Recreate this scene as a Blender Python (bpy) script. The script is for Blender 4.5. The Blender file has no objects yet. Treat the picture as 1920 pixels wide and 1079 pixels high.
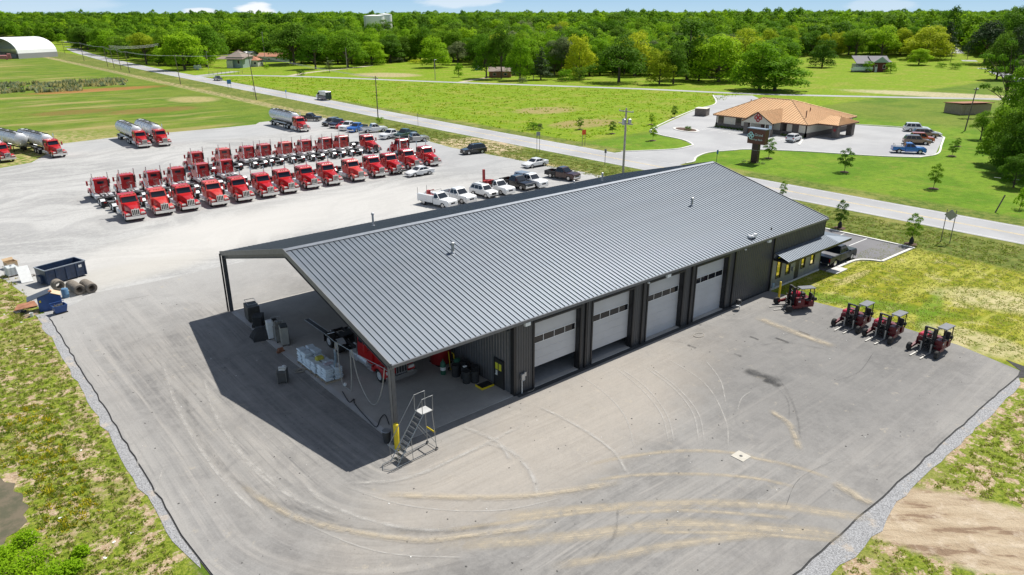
import bpy, math, random
import numpy as np
from mathutils import Vector, Matrix
R = math.radians
rnd = random.Random(7)
HAZE = False
SC = bpy.context.scene
COL = SC.collection
# ---------------------------------------------------------------- camera
FPX, PIT, ROL, YAW = 1349.78, 0.35921, -0.001848, 0.87283
CAM = Vector((-18.767, -33.191, 24.294))
_F = Vector((math.cos(YAW)*math.cos(PIT), math.sin(YAW)*math.cos(PIT), -math.sin(PIT)))
_r0 = Vector((math.sin(YAW), -math.cos(YAW), 0)); _u0 = _r0.cross(_F)
_R = _r0*math.cos(ROL)+_u0*math.sin(ROL); _U = _u0*math.cos(ROL)-_r0*math.sin(ROL)
cd = bpy.data.cameras.new('camera'); cam = bpy.data.objects.new('camera', cd); COL.objects.link(cam)
cd.sensor_width = 36; cd.lens = FPX/1920*36; cd.clip_start = .5; cd.clip_end = 20000
cam.matrix_world = Matrix.Translation(CAM) @ Matrix((_R, _U, -_F)).transposed().to_4x4()
SC.camera = cam
# ---------------------------------------------------------------- light
SUND = Vector((.636, .078, 1)).normalized()
w = bpy.data.worlds.new('World'); SC.world = w; w.use_nodes = True
nt = w.node_tree; nt.nodes.clear()
def wn(t, **k):
    n = nt.nodes.new(t)
    for a, b in k.items(): setattr(n, a, b)
    return n
sky = wn('ShaderNodeTexSky', sky_type='NISHITA', sun_disc=False, sun_elevation=math.asin(SUND.z),
         sun_rotation=math.atan2(SUND.x, SUND.y), altitude=200, air_density=1.15, dust_density=.25, ozone_density=2.2)
tc = wn('ShaderNodeTexCoord')
def wmath(op, a, b=None, c=None):
    n = wn('ShaderNodeMath', operation=op)
    for i, x in enumerate((a, b, c)):
        if x is None: continue
        if isinstance(x, (int, float)): n.inputs[i].default_value = x
        else: nt.links.new(x, n.inputs[i])
    return n.outputs[0]
sep = wn('ShaderNodeSeparateXYZ'); nt.links.new(tc.outputs['Generated'], sep.inputs[0])
az = wmath('ARCTAN2', sep.outputs[1], sep.outputs[0]); el = sep.outputs[2]
mp = wn('ShaderNodeCombineXYZ'); nt.links.new(wmath('MULTIPLY', az, 9.), mp.inputs[0]); nt.links.new(wmath('MULTIPLY', el, 40.), mp.inputs[1])
nz = wn('ShaderNodeTexNoise'); nz.inputs['Scale'].default_value = 1.3; nz.inputs['Detail'].default_value = 6; nz.inputs['Roughness'].default_value = .62
nt.links.new(mp.outputs[0], nz.inputs['Vector'])
def cloud(px0, py0, wx, wy, s):      # a cumulus bank: a direction in the sky with an angular size
    d = (_F*FPX+_R*(px0-960)-_U*(py0-539.5)).normalized()
    a0, e0 = math.atan2(d.y, d.x), d.z
    a = wmath('DIVIDE', wmath('SUBTRACT', az, a0), wx/FPX); e = wmath('DIVIDE', wmath('SUBTRACT', el, e0), wy/FPX)
    q = wmath('ADD', wmath('MULTIPLY', a, a), wmath('MULTIPLY', e, e))
    v = wmath('SUBTRACT', wmath('MULTIPLY_ADD', nz.outputs[0], 2.4, -.35), q)
    n = wn('ShaderNodeMapRange'); n.interpolation_type = 'SMOOTHSTEP'; nt.links.new(v, n.inputs[0])
    n.inputs[1].default_value = 0; n.inputs[2].default_value = .55; n.inputs[4].default_value = s
    return n.outputs[0]
cl = cloud(478, 18, 42, 14, .95)
for c in ((375, 22, 40, 7, .8), (850, 3, 90, 14, .45), (1655, 12, 60, 14, .25), (1180, -30, 160, 22, .5), (60, 6, 160, 16, .22), (-250, -10, 150, 30, .7), (2250, 0, 150, 25, .6)):
    cl = wmath('MAXIMUM', cl, cloud(*c))
# unseen broken cloud overhead, all round, raised to whiten and brighten the fill
sp = wn('ShaderNodeVectorMath', operation='SCALE'); nt.links.new(tc.outputs['Generated'], sp.inputs[0]); sp.inputs[3].default_value = 2.6
n2 = wn('ShaderNodeTexNoise'); n2.inputs['Scale'].default_value = 1.; n2.inputs['Detail'].default_value = 7; nt.links.new(sp.outputs[0], n2.inputs['Vector'])
mr = wn('ShaderNodeMapRange'); nt.links.new(n2.outputs[0], mr.inputs[0]); mr.inputs[1].default_value = .44; mr.inputs[2].default_value = .62; mr.inputs[4].default_value = .5
low = wn('ShaderNodeMapRange'); nt.links.new(el, low.inputs[0]); low.inputs[1].default_value = .08; low.inputs[2].default_value = .3; nt.links.new(wmath('MULTIPLY', mr.outputs[0], low.outputs[0]), mr.inputs[0]) if False else None
mrh = wmath('MULTIPLY', mr.outputs[0], low.outputs[0])
cl = wmath('MAXIMUM', cl, mrh)
mx = wn('ShaderNodeMix', data_type='RGBA'); nt.links.new(cl, mx.inputs[0]); nt.links.new(sky.outputs[0], mx.inputs[6]); mx.inputs[7].default_value = (13., 13.3, 13.8, 1)
bg = wn('ShaderNodeBackground'); bg.inputs[1].default_value = .06
tint = wn('ShaderNodeMix', data_type='RGBA', blend_type='MULTIPLY'); tint.inputs[0].default_value = 1
nt.links.new(sky.outputs[0], tint.inputs[6]); tint.inputs[7].default_value = (1.0, .98, .98, 1)
h1 = wn('ShaderNodeMapRange'); nt.links.new(el, h1.inputs[0]); h1.inputs[1].default_value = -.005; h1.inputs[2].default_value = .05
hc = wn('ShaderNodeMix', data_type='RGBA'); nt.links.new(h1.outputs[0], hc.inputs[0]); hc.inputs[6].default_value = (7.3, 9.9, 11.5, 1); hc.inputs[7].default_value = (3.5, 6.8, 11., 1)
h2 = wn('ShaderNodeMapRange'); nt.links.new(el, h2.inputs[0]); h2.inputs[1].default_value = .05; h2.inputs[2].default_value = .35
hm_ = wn('ShaderNodeMix', data_type='RGBA'); nt.links.new(h2.outputs[0], hm_.inputs[0]); nt.links.new(hc.outputs[2], hm_.inputs[6]); nt.links.new(tint.outputs[2], hm_.inputs[7]); nt.links.new(hm_.outputs[2], mx.inputs[6])
nt.links.new(mx.outputs[2], bg.inputs[0]); wo = wn('ShaderNodeOutputWorld'); nt.links.new(bg.outputs[0], wo.inputs[0])
sl = bpy.data.lights.new('sun', 'SUN'); sl.energy = 5.0; sl.angle = R(.53); sl.color = (1, .965, .9)
so = bpy.data.objects.new('sun', sl); COL.objects.link(so); so.rotation_euler = (-SUND).to_track_quat('-Z', 'Y').to_euler(); so.location = (0, 0, 80)
SC.view_settings.view_transform = 'Standard'; SC.view_settings.look = 'None'
SC.view_settings.exposure = .34; SC.view_settings.gamma = 1
# ---------------------------------------------------------------- terrain and measuring helpers
def S(t): t = min(1., max(0., t)); return t*t*(3-2*t)
def terr(x, y):
    r = math.hypot(x-CAM.x, y-CAM.y)
    if r < 420: return 0.
    a = S((x-130)/120)
    return 10*a*S((r-430)/200)+(1-a)*11*S((r-780)/350)+3.5*S((r-800)/400)+4.5*S((r-1500)/1500)
def ray(px, py): return (_F*FPX+_R*(px-960)-_U*(py-539.5)).normalized()
def g(px, py, z=0):          # the ground point seen at a photo position
    d = ray(px, py)
    if d.z > -.0005: d.z = -.0005
    t = (z-CAM.z)/d.z
    P = CAM+d*t
    if t < 400: return Vector((P.x, P.y, z))
    t = 380.
    while t < 6000:
        P = CAM+d*t
        if P.z < terr(P.x, P.y)+z: break
        t += 2
    return Vector((P.x, P.y, terr(P.x, P.y)+z))
def onx(px, py, X): d = ray(px, py); return CAM+d*((X-CAM.x)/d.x)
def ony(px, py, Y): d = ray(px, py); return CAM+d*((Y-CAM.y)/d.y)
def proj(P):
    d = Vector(P)-CAM; k = d.dot(_F)
    if k < 1: return (-9999, -9999)
    return (960+FPX*d.dot(_R)/k, 539.5-FPX*d.dot(_U)/k)
def height(P, py):           # height of something standing at P whose top is seen at row py
    lo, hi = 0., 90.
    for _ in range(30):
        m = (lo+hi)/2
        if proj((P[0], P[1], P[2]+m))[1] > py: lo = m
        else: hi = m
    return lo
def mpp(P): return (Vector(P)-CAM).dot(_F)/FPX   # metres per photo pixel there
# ---------------------------------------------------------------- materials
MATS = {}
def shader(m):
    m.use_nodes = True
    return m.node_tree, m.node_tree.nodes['Principled BSDF']
def mat(name, col, rough=.6, metal=0., var=.12, scale=3., coat=0., bump=0., bscale=20., dirt=0., dcol=(.3, .27, .22), emit=None, spec=None):
    if name in MATS: return MATS[name]
    m = bpy.data.materials.new(name); t, b = shader(m); L = t.links
    b.inputs['Roughness'].default_value = rough; b.inputs['Metallic'].default_value = metal
    if coat: b.inputs['Coat Weight'].default_value = coat; b.inputs['Coat Roughness'].default_value = .06
    if spec is not None: b.inputs['Specular IOR Level'].default_value = spec
    tcn = t.nodes.new('ShaderNodeTexCoord'); n = t.nodes.new('ShaderNodeTexNoise')
    n.inputs['Scale'].default_value = scale; n.inputs['Detail'].default_value = 5; L.new(tcn.outputs['Object'], n.inputs['Vector'])
    r = t.nodes.new('ShaderNodeMapRange'); L.new(n.outputs[0], r.inputs[0]); r.inputs[1].default_value = .3; r.inputs[2].default_value = .7
    r.inputs[3].default_value = 1-var; r.inputs[4].default_value = 1+var
    c = t.nodes.new('ShaderNodeMix'); c.data_type = 'RGBA'; c.blend_type = 'MULTIPLY'; c.inputs[0].default_value = 1
    c.inputs[6].default_value = (*col, 1); L.new(r.outputs[0], c.inputs[7]); out = c.outputs[2]
    if dirt:
        n3 = t.nodes.new('ShaderNodeTexNoise'); n3.inputs['Scale'].default_value = scale*.7; n3.inputs['Detail'].default_value = 8; n3.inputs['Roughness'].default_value = .7
        L.new(tcn.outputs['Object'], n3.inputs['Vector'])
        r3 = t.nodes.new('ShaderNodeMapRange'); L.new(n3.outputs[0], r3.inputs[0]); r3.inputs[1].default_value = .42; r3.inputs[2].default_value = .72; r3.inputs[4].default_value = dirt
        c3 = t.nodes.new('ShaderNodeMix'); c3.data_type = 'RGBA'; L.new(r3.outputs[0], c3.inputs[0]); L.new(out, c3.inputs[6]); c3.inputs[7].default_value = (*dcol, 1); out = c3.outputs[2]
    L.new(out, b.inputs['Base Color'])
    if bump:
        n4 = t.nodes.new('ShaderNodeTexNoise'); n4.inputs['Scale'].default_value = bscale; n4.inputs['Detail'].default_value = 4; L.new(tcn.outputs['Object'], n4.inputs['Vector'])
        bp = t.nodes.new('ShaderNodeBump'); bp.inputs['Strength'].default_value = bump; L.new(n4.outputs[0], bp.inputs['Height']); L.new(bp.outputs[0], b.inputs['Normal'])
    if emit: b.inputs['Emission Color'].default_value = (*col, 1); b.inputs['Emission Strength'].default_value = emit
    MATS[name] = m
    return m
class NT:      # small node-graph helper for the ground materials
    def __init__(s, name):
        s.m = bpy.data.materials.new(name); s.t, s.b = shader(s.m); s.L = s.t.links
        s.geo = s.t.nodes.new('ShaderNodeNewGeometry'); s.P = s.geo.outputs['Position']
        x = s.t.nodes.new('ShaderNodeSeparateXYZ'); s.L.new(s.P, x.inputs[0]); s.x, s.y = x.outputs[0], x.outputs[1]
    def put(s, v, i):
        if isinstance(v, (int, float)): i.default_value = v
        elif isinstance(v, tuple): i.default_value = (*v, 1) if len(v) == 3 and len(i.default_value) == 4 else v
        else: s.L.new(v, i)
    def math(s, op, a, b=None, c=None):
        n = s.t.nodes.new('ShaderNodeMath'); n.operation = op
        for i, v in enumerate((a, b, c)):
            if v is not None: s.put(v, n.inputs[i])
        return n.outputs[0]
    def vec(s, x, y, z=0.):
        n = s.t.nodes.new('ShaderNodeCombineXYZ'); s.put(x, n.inputs[0]); s.put(y, n.inputs[1]); s.put(z, n.inputs[2]); return n.outputs[0]
    def noise(s, sc, det=5, rough=.55, v=None, dist=0.):
        n = s.t.nodes.new('ShaderNodeTexNoise'); s.L.new(v or s.P, n.inputs['Vector']); n.inputs['Scale'].default_value = sc
        n.inputs['Detail'].default_value = det; n.inputs['Roughness'].default_value = rough; n.inputs['Distortion'].default_value = dist; return n.outputs[0]
    def rng(s, v, a, b, c=0., d=1., smooth=True):
        n = s.t.nodes.new('ShaderNodeMapRange'); n.interpolation_type = 'SMOOTHSTEP' if smooth else 'LINEAR'; s.put(v, n.inputs[0])
        for i, q in enumerate((a, b, c, d)): s.put(q, n.inputs[i+1])
        return n.outputs[0]
    def mix(s, f, a, b, mode='MIX'):
        n = s.t.nodes.new('ShaderNodeMix'); n.data_type = 'RGBA'; n.blend_type = mode; s.put(f, n.inputs[0]); s.put(a, n.inputs[6]); s.put(b, n.inputs[7]); return n.outputs[2]
    def ell(s, cx, cy, rx, ry, rot=0., soft=.5, wob=None):
        dx, dy = s.math('SUBTRACT', s.x, cx), s.math('SUBTRACT', s.y, cy); c, n_ = math.cos(rot), math.sin(rot)
        u = s.math('DIVIDE', s.math('ADD', s.math('MULTIPLY', dx, c), s.math('MULTIPLY', dy, n_)), rx)
        v = s.math('DIVIDE', s.math('SUBTRACT', s.math('MULTIPLY', dy, c), s.math('MULTIPLY', dx, n_)), ry)
        q = s.math('ADD', s.math('MULTIPLY', u, u), s.math('MULTIPLY', v, v))
        if wob is not None: q = s.math('ADD', q, wob)
        return s.rng(q, 1-soft, 1+soft, 1., 0.)
    def bump(s, h, st, dist=.05):
        n = s.t.nodes.new('ShaderNodeBump'); n.inputs['Strength'].default_value = st; n.inputs['Distance'].default_value = dist; s.L.new(h, n.inputs['Height']); s.L.new(n.outputs[0], s.b.inputs['Normal'])
# ---------------------------------------------------------------- mesh building
class MB:
    def __init__(s): s.v = []; s.f = []
    def add(s, vs, fs):
        o = len(s.v); s.v += [tuple(v) for v in vs]; s.f += [tuple(i+o for i in f) for f in fs]; return s
    def box(s, x0, x1, y0, y1, z0, z1, m=None):
        vs = [(x, y, z) for z in (z0, z1) for y in (y0, y1) for x in (x0, x1)]
        if m is not None: vs = [m @ Vector(v) for v in vs]
        return s.add(vs, [(0, 2, 3, 1), (4, 5, 7, 6), (0, 1, 5, 4), (1, 3, 7, 5), (3, 2, 6, 7), (2, 0, 4, 6)])
    def bbox(s, x0, x1, y0, y1, z0, z1, c=.03, m=None):   # box with chamfered vertical and top edges
        def ring(i, z): return [(x0+i, y0, z), (x1-i, y0, z), (x1, y0+i, z), (x1, y1-i, z), (x1-i, y1, z), (x0+i, y1, z), (x0, y1-i, z), (x0, y0+i, z)]
        a = ring(c, z0); b = ring(c, z1-c); t = [(min(max(x, x0+c), x1-c), min(max(y, y0+c), y1-c), z1) for x, y, z in a]
        return s.loft([a, b, t], m=m)
    def loft(s, rings, cap=True, m=None, closed=True):
        n = len(rings[0]); vs = [p for r in rings for p in r]
        if m is not None: vs = [m @ Vector(v) for v in vs]
        fs = [(k*n+i, k*n+(i+1) % n, (k+1)*n+(i+1) % n, (k+1)*n+i) for k in range(len(rings)-1) for i in range(n if closed else n-1)]
        if cap: fs += [tuple(range(n))[::-1], tuple((len(rings)-1)*n+i for i in range(n))]
        return s.add(vs, fs)
    def prism(s, prof, y0, y1, ch=0., m=None):    # profile in x,z swept along y, edges chamfered
        if ch:
            cx = sum(p[0] for p in prof)/len(prof); cz = sum(p[1] for p in prof)/len(prof)
            pin = [(x+(cx-x)*ch*1.2/max(abs(cx-x), .3)*(1 if abs(cx-x) > .05 else 0), z+(ch if z < cz else -ch)) for x, z in prof]
            rings = [[(x, y0, z) for x, z in pin], [(x, y0+ch, z) for x, z in prof], [(x, y1-ch, z) for x, z in prof], [(x, y1, z) for x, z in pin]]
        else: rings = [[(x, y0, z) for x, z in prof], [(x, y1, z) for x, z in prof]]
        return s.loft(rings, m=m)
    def tube(s, pts, r, n=6, cap=True, r1=None):
        pts = [Vector(p) for p in pts]; rings = []; up = None
        for i, p in enumerate(pts):
            d = (pts[min(i+1, len(pts)-1)]-pts[max(i-1, 0)]).normalized()
            if up is None: up = Vector((0, 0, 1)) if abs(d.z) < .9 else Vector((1, 0, 0))
            a = d.cross(up).normalized(); b = d.cross(a)
            rr = r if r1 is None else r+(r1-r)*i/(len(pts)-1)
            rings.append([p+(a*math.cos(2*math.pi*k/n)+b*math.sin(2*math.pi*k/n))*rr for k in range(n)])
        return s.loft(rings, cap)
    def cyl(s, p0, p1, r, n=12, r1=None): return s.tube([p0, p1], r, n, True, r1)
    def lathe(s, prof, c=(0, 0, 0), n=16, axis='z'):
        rings = []
        for r, h in prof:
            q = []
            for k in range(n):
                a, b = r*math.cos(2*math.pi*k/n), r*math.sin(2*math.pi*k/n)
                q.append((c[0]+a, c[1]+b, c[2]+h) if axis == 'z' else (c[0]+a, c[1]+h, c[2]+b) if axis == 'y' else (c[0]+h, c[1]+a, c[2]+b))
            rings.append(q)
        return s.loft(rings)
    def quad(s, *p): return s.add(p, [tuple(range(len(p)))])
    def slab(s, pts, th):       # flat quad with thickness along its normal
        p = [Vector(q) for q in pts]; n = (p[1]-p[0]).cross(p[-1]-p[0]).normalized()*th
        return s.loft([p, [q+n for q in p]])
    def mesh(s, name):
        me = bpy.data.meshes.new(name); me.from_pydata(s.v, [], s.f); me.validate(); me.update()
        import bmesh
        b = bmesh.new(); b.from_mesh(me); bmesh.ops.recalc_face_normals(b, faces=b.faces); b.to_mesh(me); b.free()
        return me
    def build(s, name, m, parent=None, smooth=0, kind=None, label=None):
        me = s.mesh(name); me.materials.append(m)
        if smooth:
            me.shade_smooth(); me.set_sharp_from_angle(angle=R(smooth))
        return link(name, me, parent, kind, label)
def link(name, me, parent=None, kind=None, label=None):
    o = bpy.data.objects.new(name, me); COL.objects.link(o)
    if parent is not None: o.parent = parent
    if kind: o['kind'] = kind
    if label: o['label'] = label
    return o
def thing(name, label, cat, loc=(0, 0, 0), rz=0., group=None):
    o = bpy.data.objects.new(name, None); o.empty_display_size = .3; COL.objects.link(o); o.location = loc; o.rotation_euler = (0, 0, rz)
    return tag(o, label, cat, group)
def tag(o, label, cat, group=None):
    o['label'] = label; o['category'] = cat
    if group: o['group'] = group
    return o
KIDS = {}
def kids(o):
    return [c for c in COL.objects if c.parent == o]
def tree_of(o): return [(c, [(d, []) for d in kids(c)]) for c in kids(o)]
def dup(root, tr, loc, rz, label, group=None, scale=None, mats=None):
    r = root.copy(); COL.objects.link(r); r.location = loc; r.rotation_euler = (0, 0, rz); r['label'] = label
    if group: r['group'] = group
    if scale is not None: r.scale = scale if hasattr(scale, '__len__') else (scale,)*3
    for c, sub in tr:
        k = c.copy(); COL.objects.link(k); k.parent = r
        if mats and c.name.split('.')[0] in mats: k.material_slots[0].link = 'OBJECT'; k.material_slots[0].material = mats[c.name.split('.')[0]]
        for d, _ in sub: e = d.copy(); COL.objects.link(e); e.parent = k
    return r
def sheet(name, pts, z, m, kind='structure', parent=None, sub=0):
    b = MB(); b.quad(*[(x, y, z) for x, y in pts]); o = b.build(name, m, parent)
    if parent is None: o['kind'] = kind
    if o.data.polygons[0].normal.z < 0: o.data.flip_normals()
    return o
ORD = ['first', 'second', 'third', 'fourth', 'fifth', 'sixth', 'seventh', 'eighth', 'ninth', 'tenth', 'eleventh', 'twelfth', 'thirteenth', 'fourteenth', 'fifteenth', 'sixteenth']
# ================================================================ GROUND
def ground_mat():
    n = NT('grass_and_dirt'); rg, mx, ns = n.rng, n.mix, n.noise
    wob = n.math('MULTIPLY_ADD', ns(.12, 6, .6), 14., -7.); wobs = n.math('MULTIPLY_ADD', ns(.5, 6, .65), 3., -1.5)
    x, y = n.math('ADD', n.x, wobs), n.math('ADD', n.y, wobs)
    big, mid, fin, vf = ns(.018, 6, .6), ns(.11, 7, .62), ns(.9, 8, .68), ns(5., 6, .7)
    # far field grass
    c = mx(rg(mid, .4, .6), (.09, .165, .012), (.145, .21, .02)); c = mx(rg(big, .42, .62, 0, .6), c, (.185, .215, .035)); c = mx(rg(fin, .42, .6, 0, .35), c, (.07, .11, .015))
    # tall meadow beyond the road: yellow-green, clumpy
    tall = mx(rg(fin, .42, .58), (.13, .215, .008), (.20, .285, .014)); tall = mx(rg(mid, .48, .62, 0, .7), tall, mx(rg(fin, .4, .6), (.2, .22, .025), (.29, .29, .06)))
    tall = mx(rg(ns(.35, 7, .7), .56, .7, 0, .4), tall, (.08, .16, .01))
    mead = n.math('MULTIPLY', rg(n.x, 87.5, 90), rg(n.math('ADD', y, n.math('MULTIPLY', wobs, 1.5)), 71, 75))
    c = mx(mead, c, tall)
    # grass left of the road with dry brown swathes along the lot and the bank
    dry = rg(ns(.06, 6, .6, n.vec(n.math('MULTIPLY', n.x, .35), n.math('MULTIPLY', n.y, 1.6))), .5, .66, 0, .75)
    left = n.math('MULTIPLY', rg(n.x, 62, 40), rg(n.y, 140, 143)); c = mx(n.math('MULTIPLY', left, dry), c, (.34, .27, .11))
    c = mx(n.math('MULTIPLY', rg(n.y, 172, 148), n.math('MULTIPLY', rg(n.y, 118, 121), n.math('MULTIPLY', rg(n.x, 30, 5), rg(fin, .42, .6)))), c, (.42, .34, .17))
    lane = n.math('ABSOLUTE', n.math('ADD', n.math('SUBTRACT', n.x, n.math('MULTIPLY_ADD', n.y, .0, 65.5)), n.math('MULTIPLY', wobs, .5)))
    c = mx(n.math('MULTIPLY', rg(lane, 1.6, .5), n.math('MULTIPLY', rg(n.y, 143, 150), rg(fin, .35, .58, 0, .8))), c, (.46, .38, .22))
    for e in ((40, 268, 22, 7, .1, (.32, .13, .05)), (19, 200, 10, 6, 0, (.2, .13, .04)), (37, 190, 12, 7, 0, (.2, .13, .04)), (55, 212, 7, 10, 0, (.4, .32, .15)), (155, 262, 12, 16, .3, (.42, .33, .2)), (248, 62, 9, 30, .25, (.5, .42, .28)), (120, 118, 9, 7, 0, (.33, .24, .12)), (185, 84, 9, 5, 0, (.3, .2, .1)), (110, 92, 10, 6, 0, (.3, .22, .1)), (163, 62, 4, 5, 0, (.22, .17, .1))):
        c = mx(n.math('MULTIPLY', n.ell(*e[:5], soft=.6, wob=n.math('MULTIPLY', wobs, .5)), rg(fin, .3, .6, .3, .9)), c, e[5])
    # mown lawns round the bank and between road and bank
    mow = mx(rg(mid, .4, .6), (.10, .2, .01), (.155, .25, .018)); mow = mx(rg(fin, .45, .6, 0, .4), mow, (.075, .13, .01)); mow = mx(rg(ns(.3, 6, .7), .52, .66, 0, .5), mow, (.22, .23, .04))
    c = mx(n.math('MULTIPLY', rg(n.x, 85, 86), n.math('MULTIPLY', rg(y, 72, 70), rg(x, 175, 165))), c, mow)
    # road verges, coarse and olive with dry yellow stems
    ver = mx(rg(fin, .42, .58), (.07, .1, .018), (.19, .2, .05)); ver = mx(rg(mid, .52, .64, 0, .6), ver, (.35, .29, .11))
    c = mx(n.math('MULTIPLY', rg(n.x, 64, 66), rg(n.x, 90, 88)), c, mx(.72, c, ver))
    c = mx(n.math('MULTIPLY', n.math('MULTIPLY', rg(n.math('ABSOLUTE', n.math('SUBTRACT', x, 67.3)), 2.2, .6), rg(n.y, 44, 60)), rg(fin, .4, .6, 0, .85)), c, (.45, .34, .2))
    c = mx(n.math('MULTIPLY', n.ell(71, 84, 6, 10, 0, .5, wobs), rg(fin, .3, .6)), c, (.52, .4, .27))
    # lawn beside the apron: thin new grass, straw and mowing lines
    lw = mx(rg(fin, .4, .6), (.15, .19, .010), (.27, .265, .022)); stripe = n.noise(1., 3, .5, n.vec(n.math('MULTIPLY', n.x, .09), n.math('MULTIPLY', n.y, .9)))
    lw = mx(rg(stripe, .45, .62, 0, .8), lw, (.37, .36, .07)); lw = mx(rg(ns(.28, 8, .7), .53, .66, 0, .8), lw, (.5, .43, .22))
    for e in ((44.5, -7.3, 1.3, 8.5, .45, (.10, .2, .012)), (47, -12, 6, .8, .25, (.12, .22, .015)), (43.2, -17, 2.2, 4, 0, (.48, .42, .24)), (55, -16, 3, 6, .4, (.5, .44, .25)), (50.5, -3.4, 3.5, .5, 0, (.5, .42, .2))):
        lw = mx(n.math('MULTIPLY', n.ell(*e[:5], soft=.6, wob=n.math('MULTIPLY', wobs, .35)), rg(fin, .3, .6, .2, .85)), lw, e[5])
    inl = n.math('MULTIPLY', n.math('MULTIPLY', rg(n.x, 40, 41), rg(x, 66, 64)), rg(n.y, 26, 24)); c = mx(inl, c, lw)
    # bare ground with weeds, left of and below the apron
    dirt = mx(rg(fin, .4, .6), (.46, .34, .225), (.34, .24, .155)); dirt = mx(rg(vf, .48, .6, 0, .7), dirt, (.56, .46, .34)); dirt = mx(rg(ns(2.2, 8, .75), .56, .64, 0, .6), dirt, (.22, .15, .095))
    wd = mx(rg(vf, .42, .58), (.11, .16, .012), (.23, .265, .035)); bal = n.noise(.85, 10, .78)
    w1 = mx(rg(bal, .435, .505), dirt, wd); w1 = mx(rg(mid, .54, .62, 0, .55), w1, mx(rg(fin, .4, .6), (.17, .19, .035), (.3, .27, .1)))
    a = n.math('MULTIPLY', rg(n.x, -12.6, -13), rg(n.y, 57, 54)); c = mx(a, c, w1)
    sw_ = n.noise(1., 6, .65, n.vec(n.math('MULTIPLY', n.math('ADD', n.x, n.y), .9), n.math('MULTIPLY', n.math('SUBTRACT', n.x, n.y), .16)))
    sand = mx(rg(sw_, .4, .6), (.46, .37, .26), (.36, .275, .185)); sand = mx(rg(sw_, .56, .62, 0, .75), sand, (.2, .13, .085)); sand = mx(rg(fin, .5, .66, 0, .5), sand, (.58, .49, .38))
    c = mx(rg(n.y, -21.2, -21.5), c, mx(n.ell(18.2, -25.6, 7.4, 3.1, -1.1, .25, n.math('MULTIPLY', wobs, .3)), mx(rg(bal, .5, .44), w1, dirt), sand))
    n.put(c, n.b.inputs['Base Color']); n.b.inputs['Roughness'].default_value = .95; n.b.inputs['Specular IOR Level'].default_value = .12
    n.bump(n.math('ADD', n.math('MULTIPLY', fin, .7), n.math('MULTIPLY', vf, .3)), .9, .32)
    return n.m
GM = ground_mat()
gb = MB(); NR = [0, 30, 60, 100, 160, 240, 330, 400, 440, 480, 520, 560, 600, 640, 680, 740, 800, 870, 940, 1020, 1100, 1200, 1350, 1500, 1750, 2000, 2400, 2800, 3400, 4200, 6000, 9000]; NA = 180
pts = [(CAM.x, CAM.y, 0)]
for r in NR[1:]:
    for k in range(NA):
        a = 2*math.pi*k/NA; X, Y = CAM.x+r*math.cos(a), CAM.y+r*math.sin(a); pts.append((X, Y, terr(X, Y)))
fs = [(0, 1+k, 1+(k+1) % NA) for k in range(NA)]
for j in range(len(NR)-2):
    for k in range(NA): o = 1+j*NA; fs.append((o+k, o+NA+k, o+NA+(k+1) % NA, o+(k+1) % NA))
gb.add(pts, fs); gr = gb.build('grass_ground', GM, kind='structure', smooth=80)

def gravel_mat():
    n = NT('pale_gravel'); rg, mx = n.rng, n.mix
    sw = n.noise(.35, 8, .65, n.vec(n.math('MULTIPLY', n.x, .35), n.math('ADD', n.y, n.math('MULTIPLY', n.noise(.03, 2), 40.))), .6)
    c = mx(rg(n.noise(.05, 6, .6), .4, .6), (.30, .296, .287), (.40, .393, .38)); c = mx(rg(sw, .45, .6, 0, .5), c, (.475, .47, .455)); c = mx(rg(n.noise(1.6, 9, .8), .45, .6, 0, .45), c, (.47, .463, .445)); c = mx(rg(n.noise(2.4, 9, .85), .5, .62, 0, .5), c, (.255, .25, .243))
    c = mx(rg(sw, .52, .4, 0, .45), c, (.31, .308, .305)); c = mx(rg(n.noise(5, 9, .85), .5, .62, 0, .5), c, (.27, .268, .262))
    for e in ((5, 52, 16, 7, .3, (.53, .51, .475)), (26, 55, 22, 8, 0, (.5, .485, .46)), (-5, 45, 9, 3, .1, (.43, .41, .37)), (60, 85, 14, 25, 0, (.33, .335, .34)), (40, 133, 40, 8, 0, (.36, .365, .37))):
        c = mx(n.math('MULTIPLY', n.ell(*e[:5], soft=.9), .6), c, e[5])
    c = mx(rg(n.noise(.45, 7, .7), .67, .74, 0, .6), c, (.25, .24, .22))
    n.put(c, n.b.inputs['Base Color']); n.b.inputs['Roughness'].default_value = .95; n.b.inputs['Specular IOR Level'].default_value = .1; n.bump(n.noise(6, 8, .8), .5, .06)
    return n.m
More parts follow.
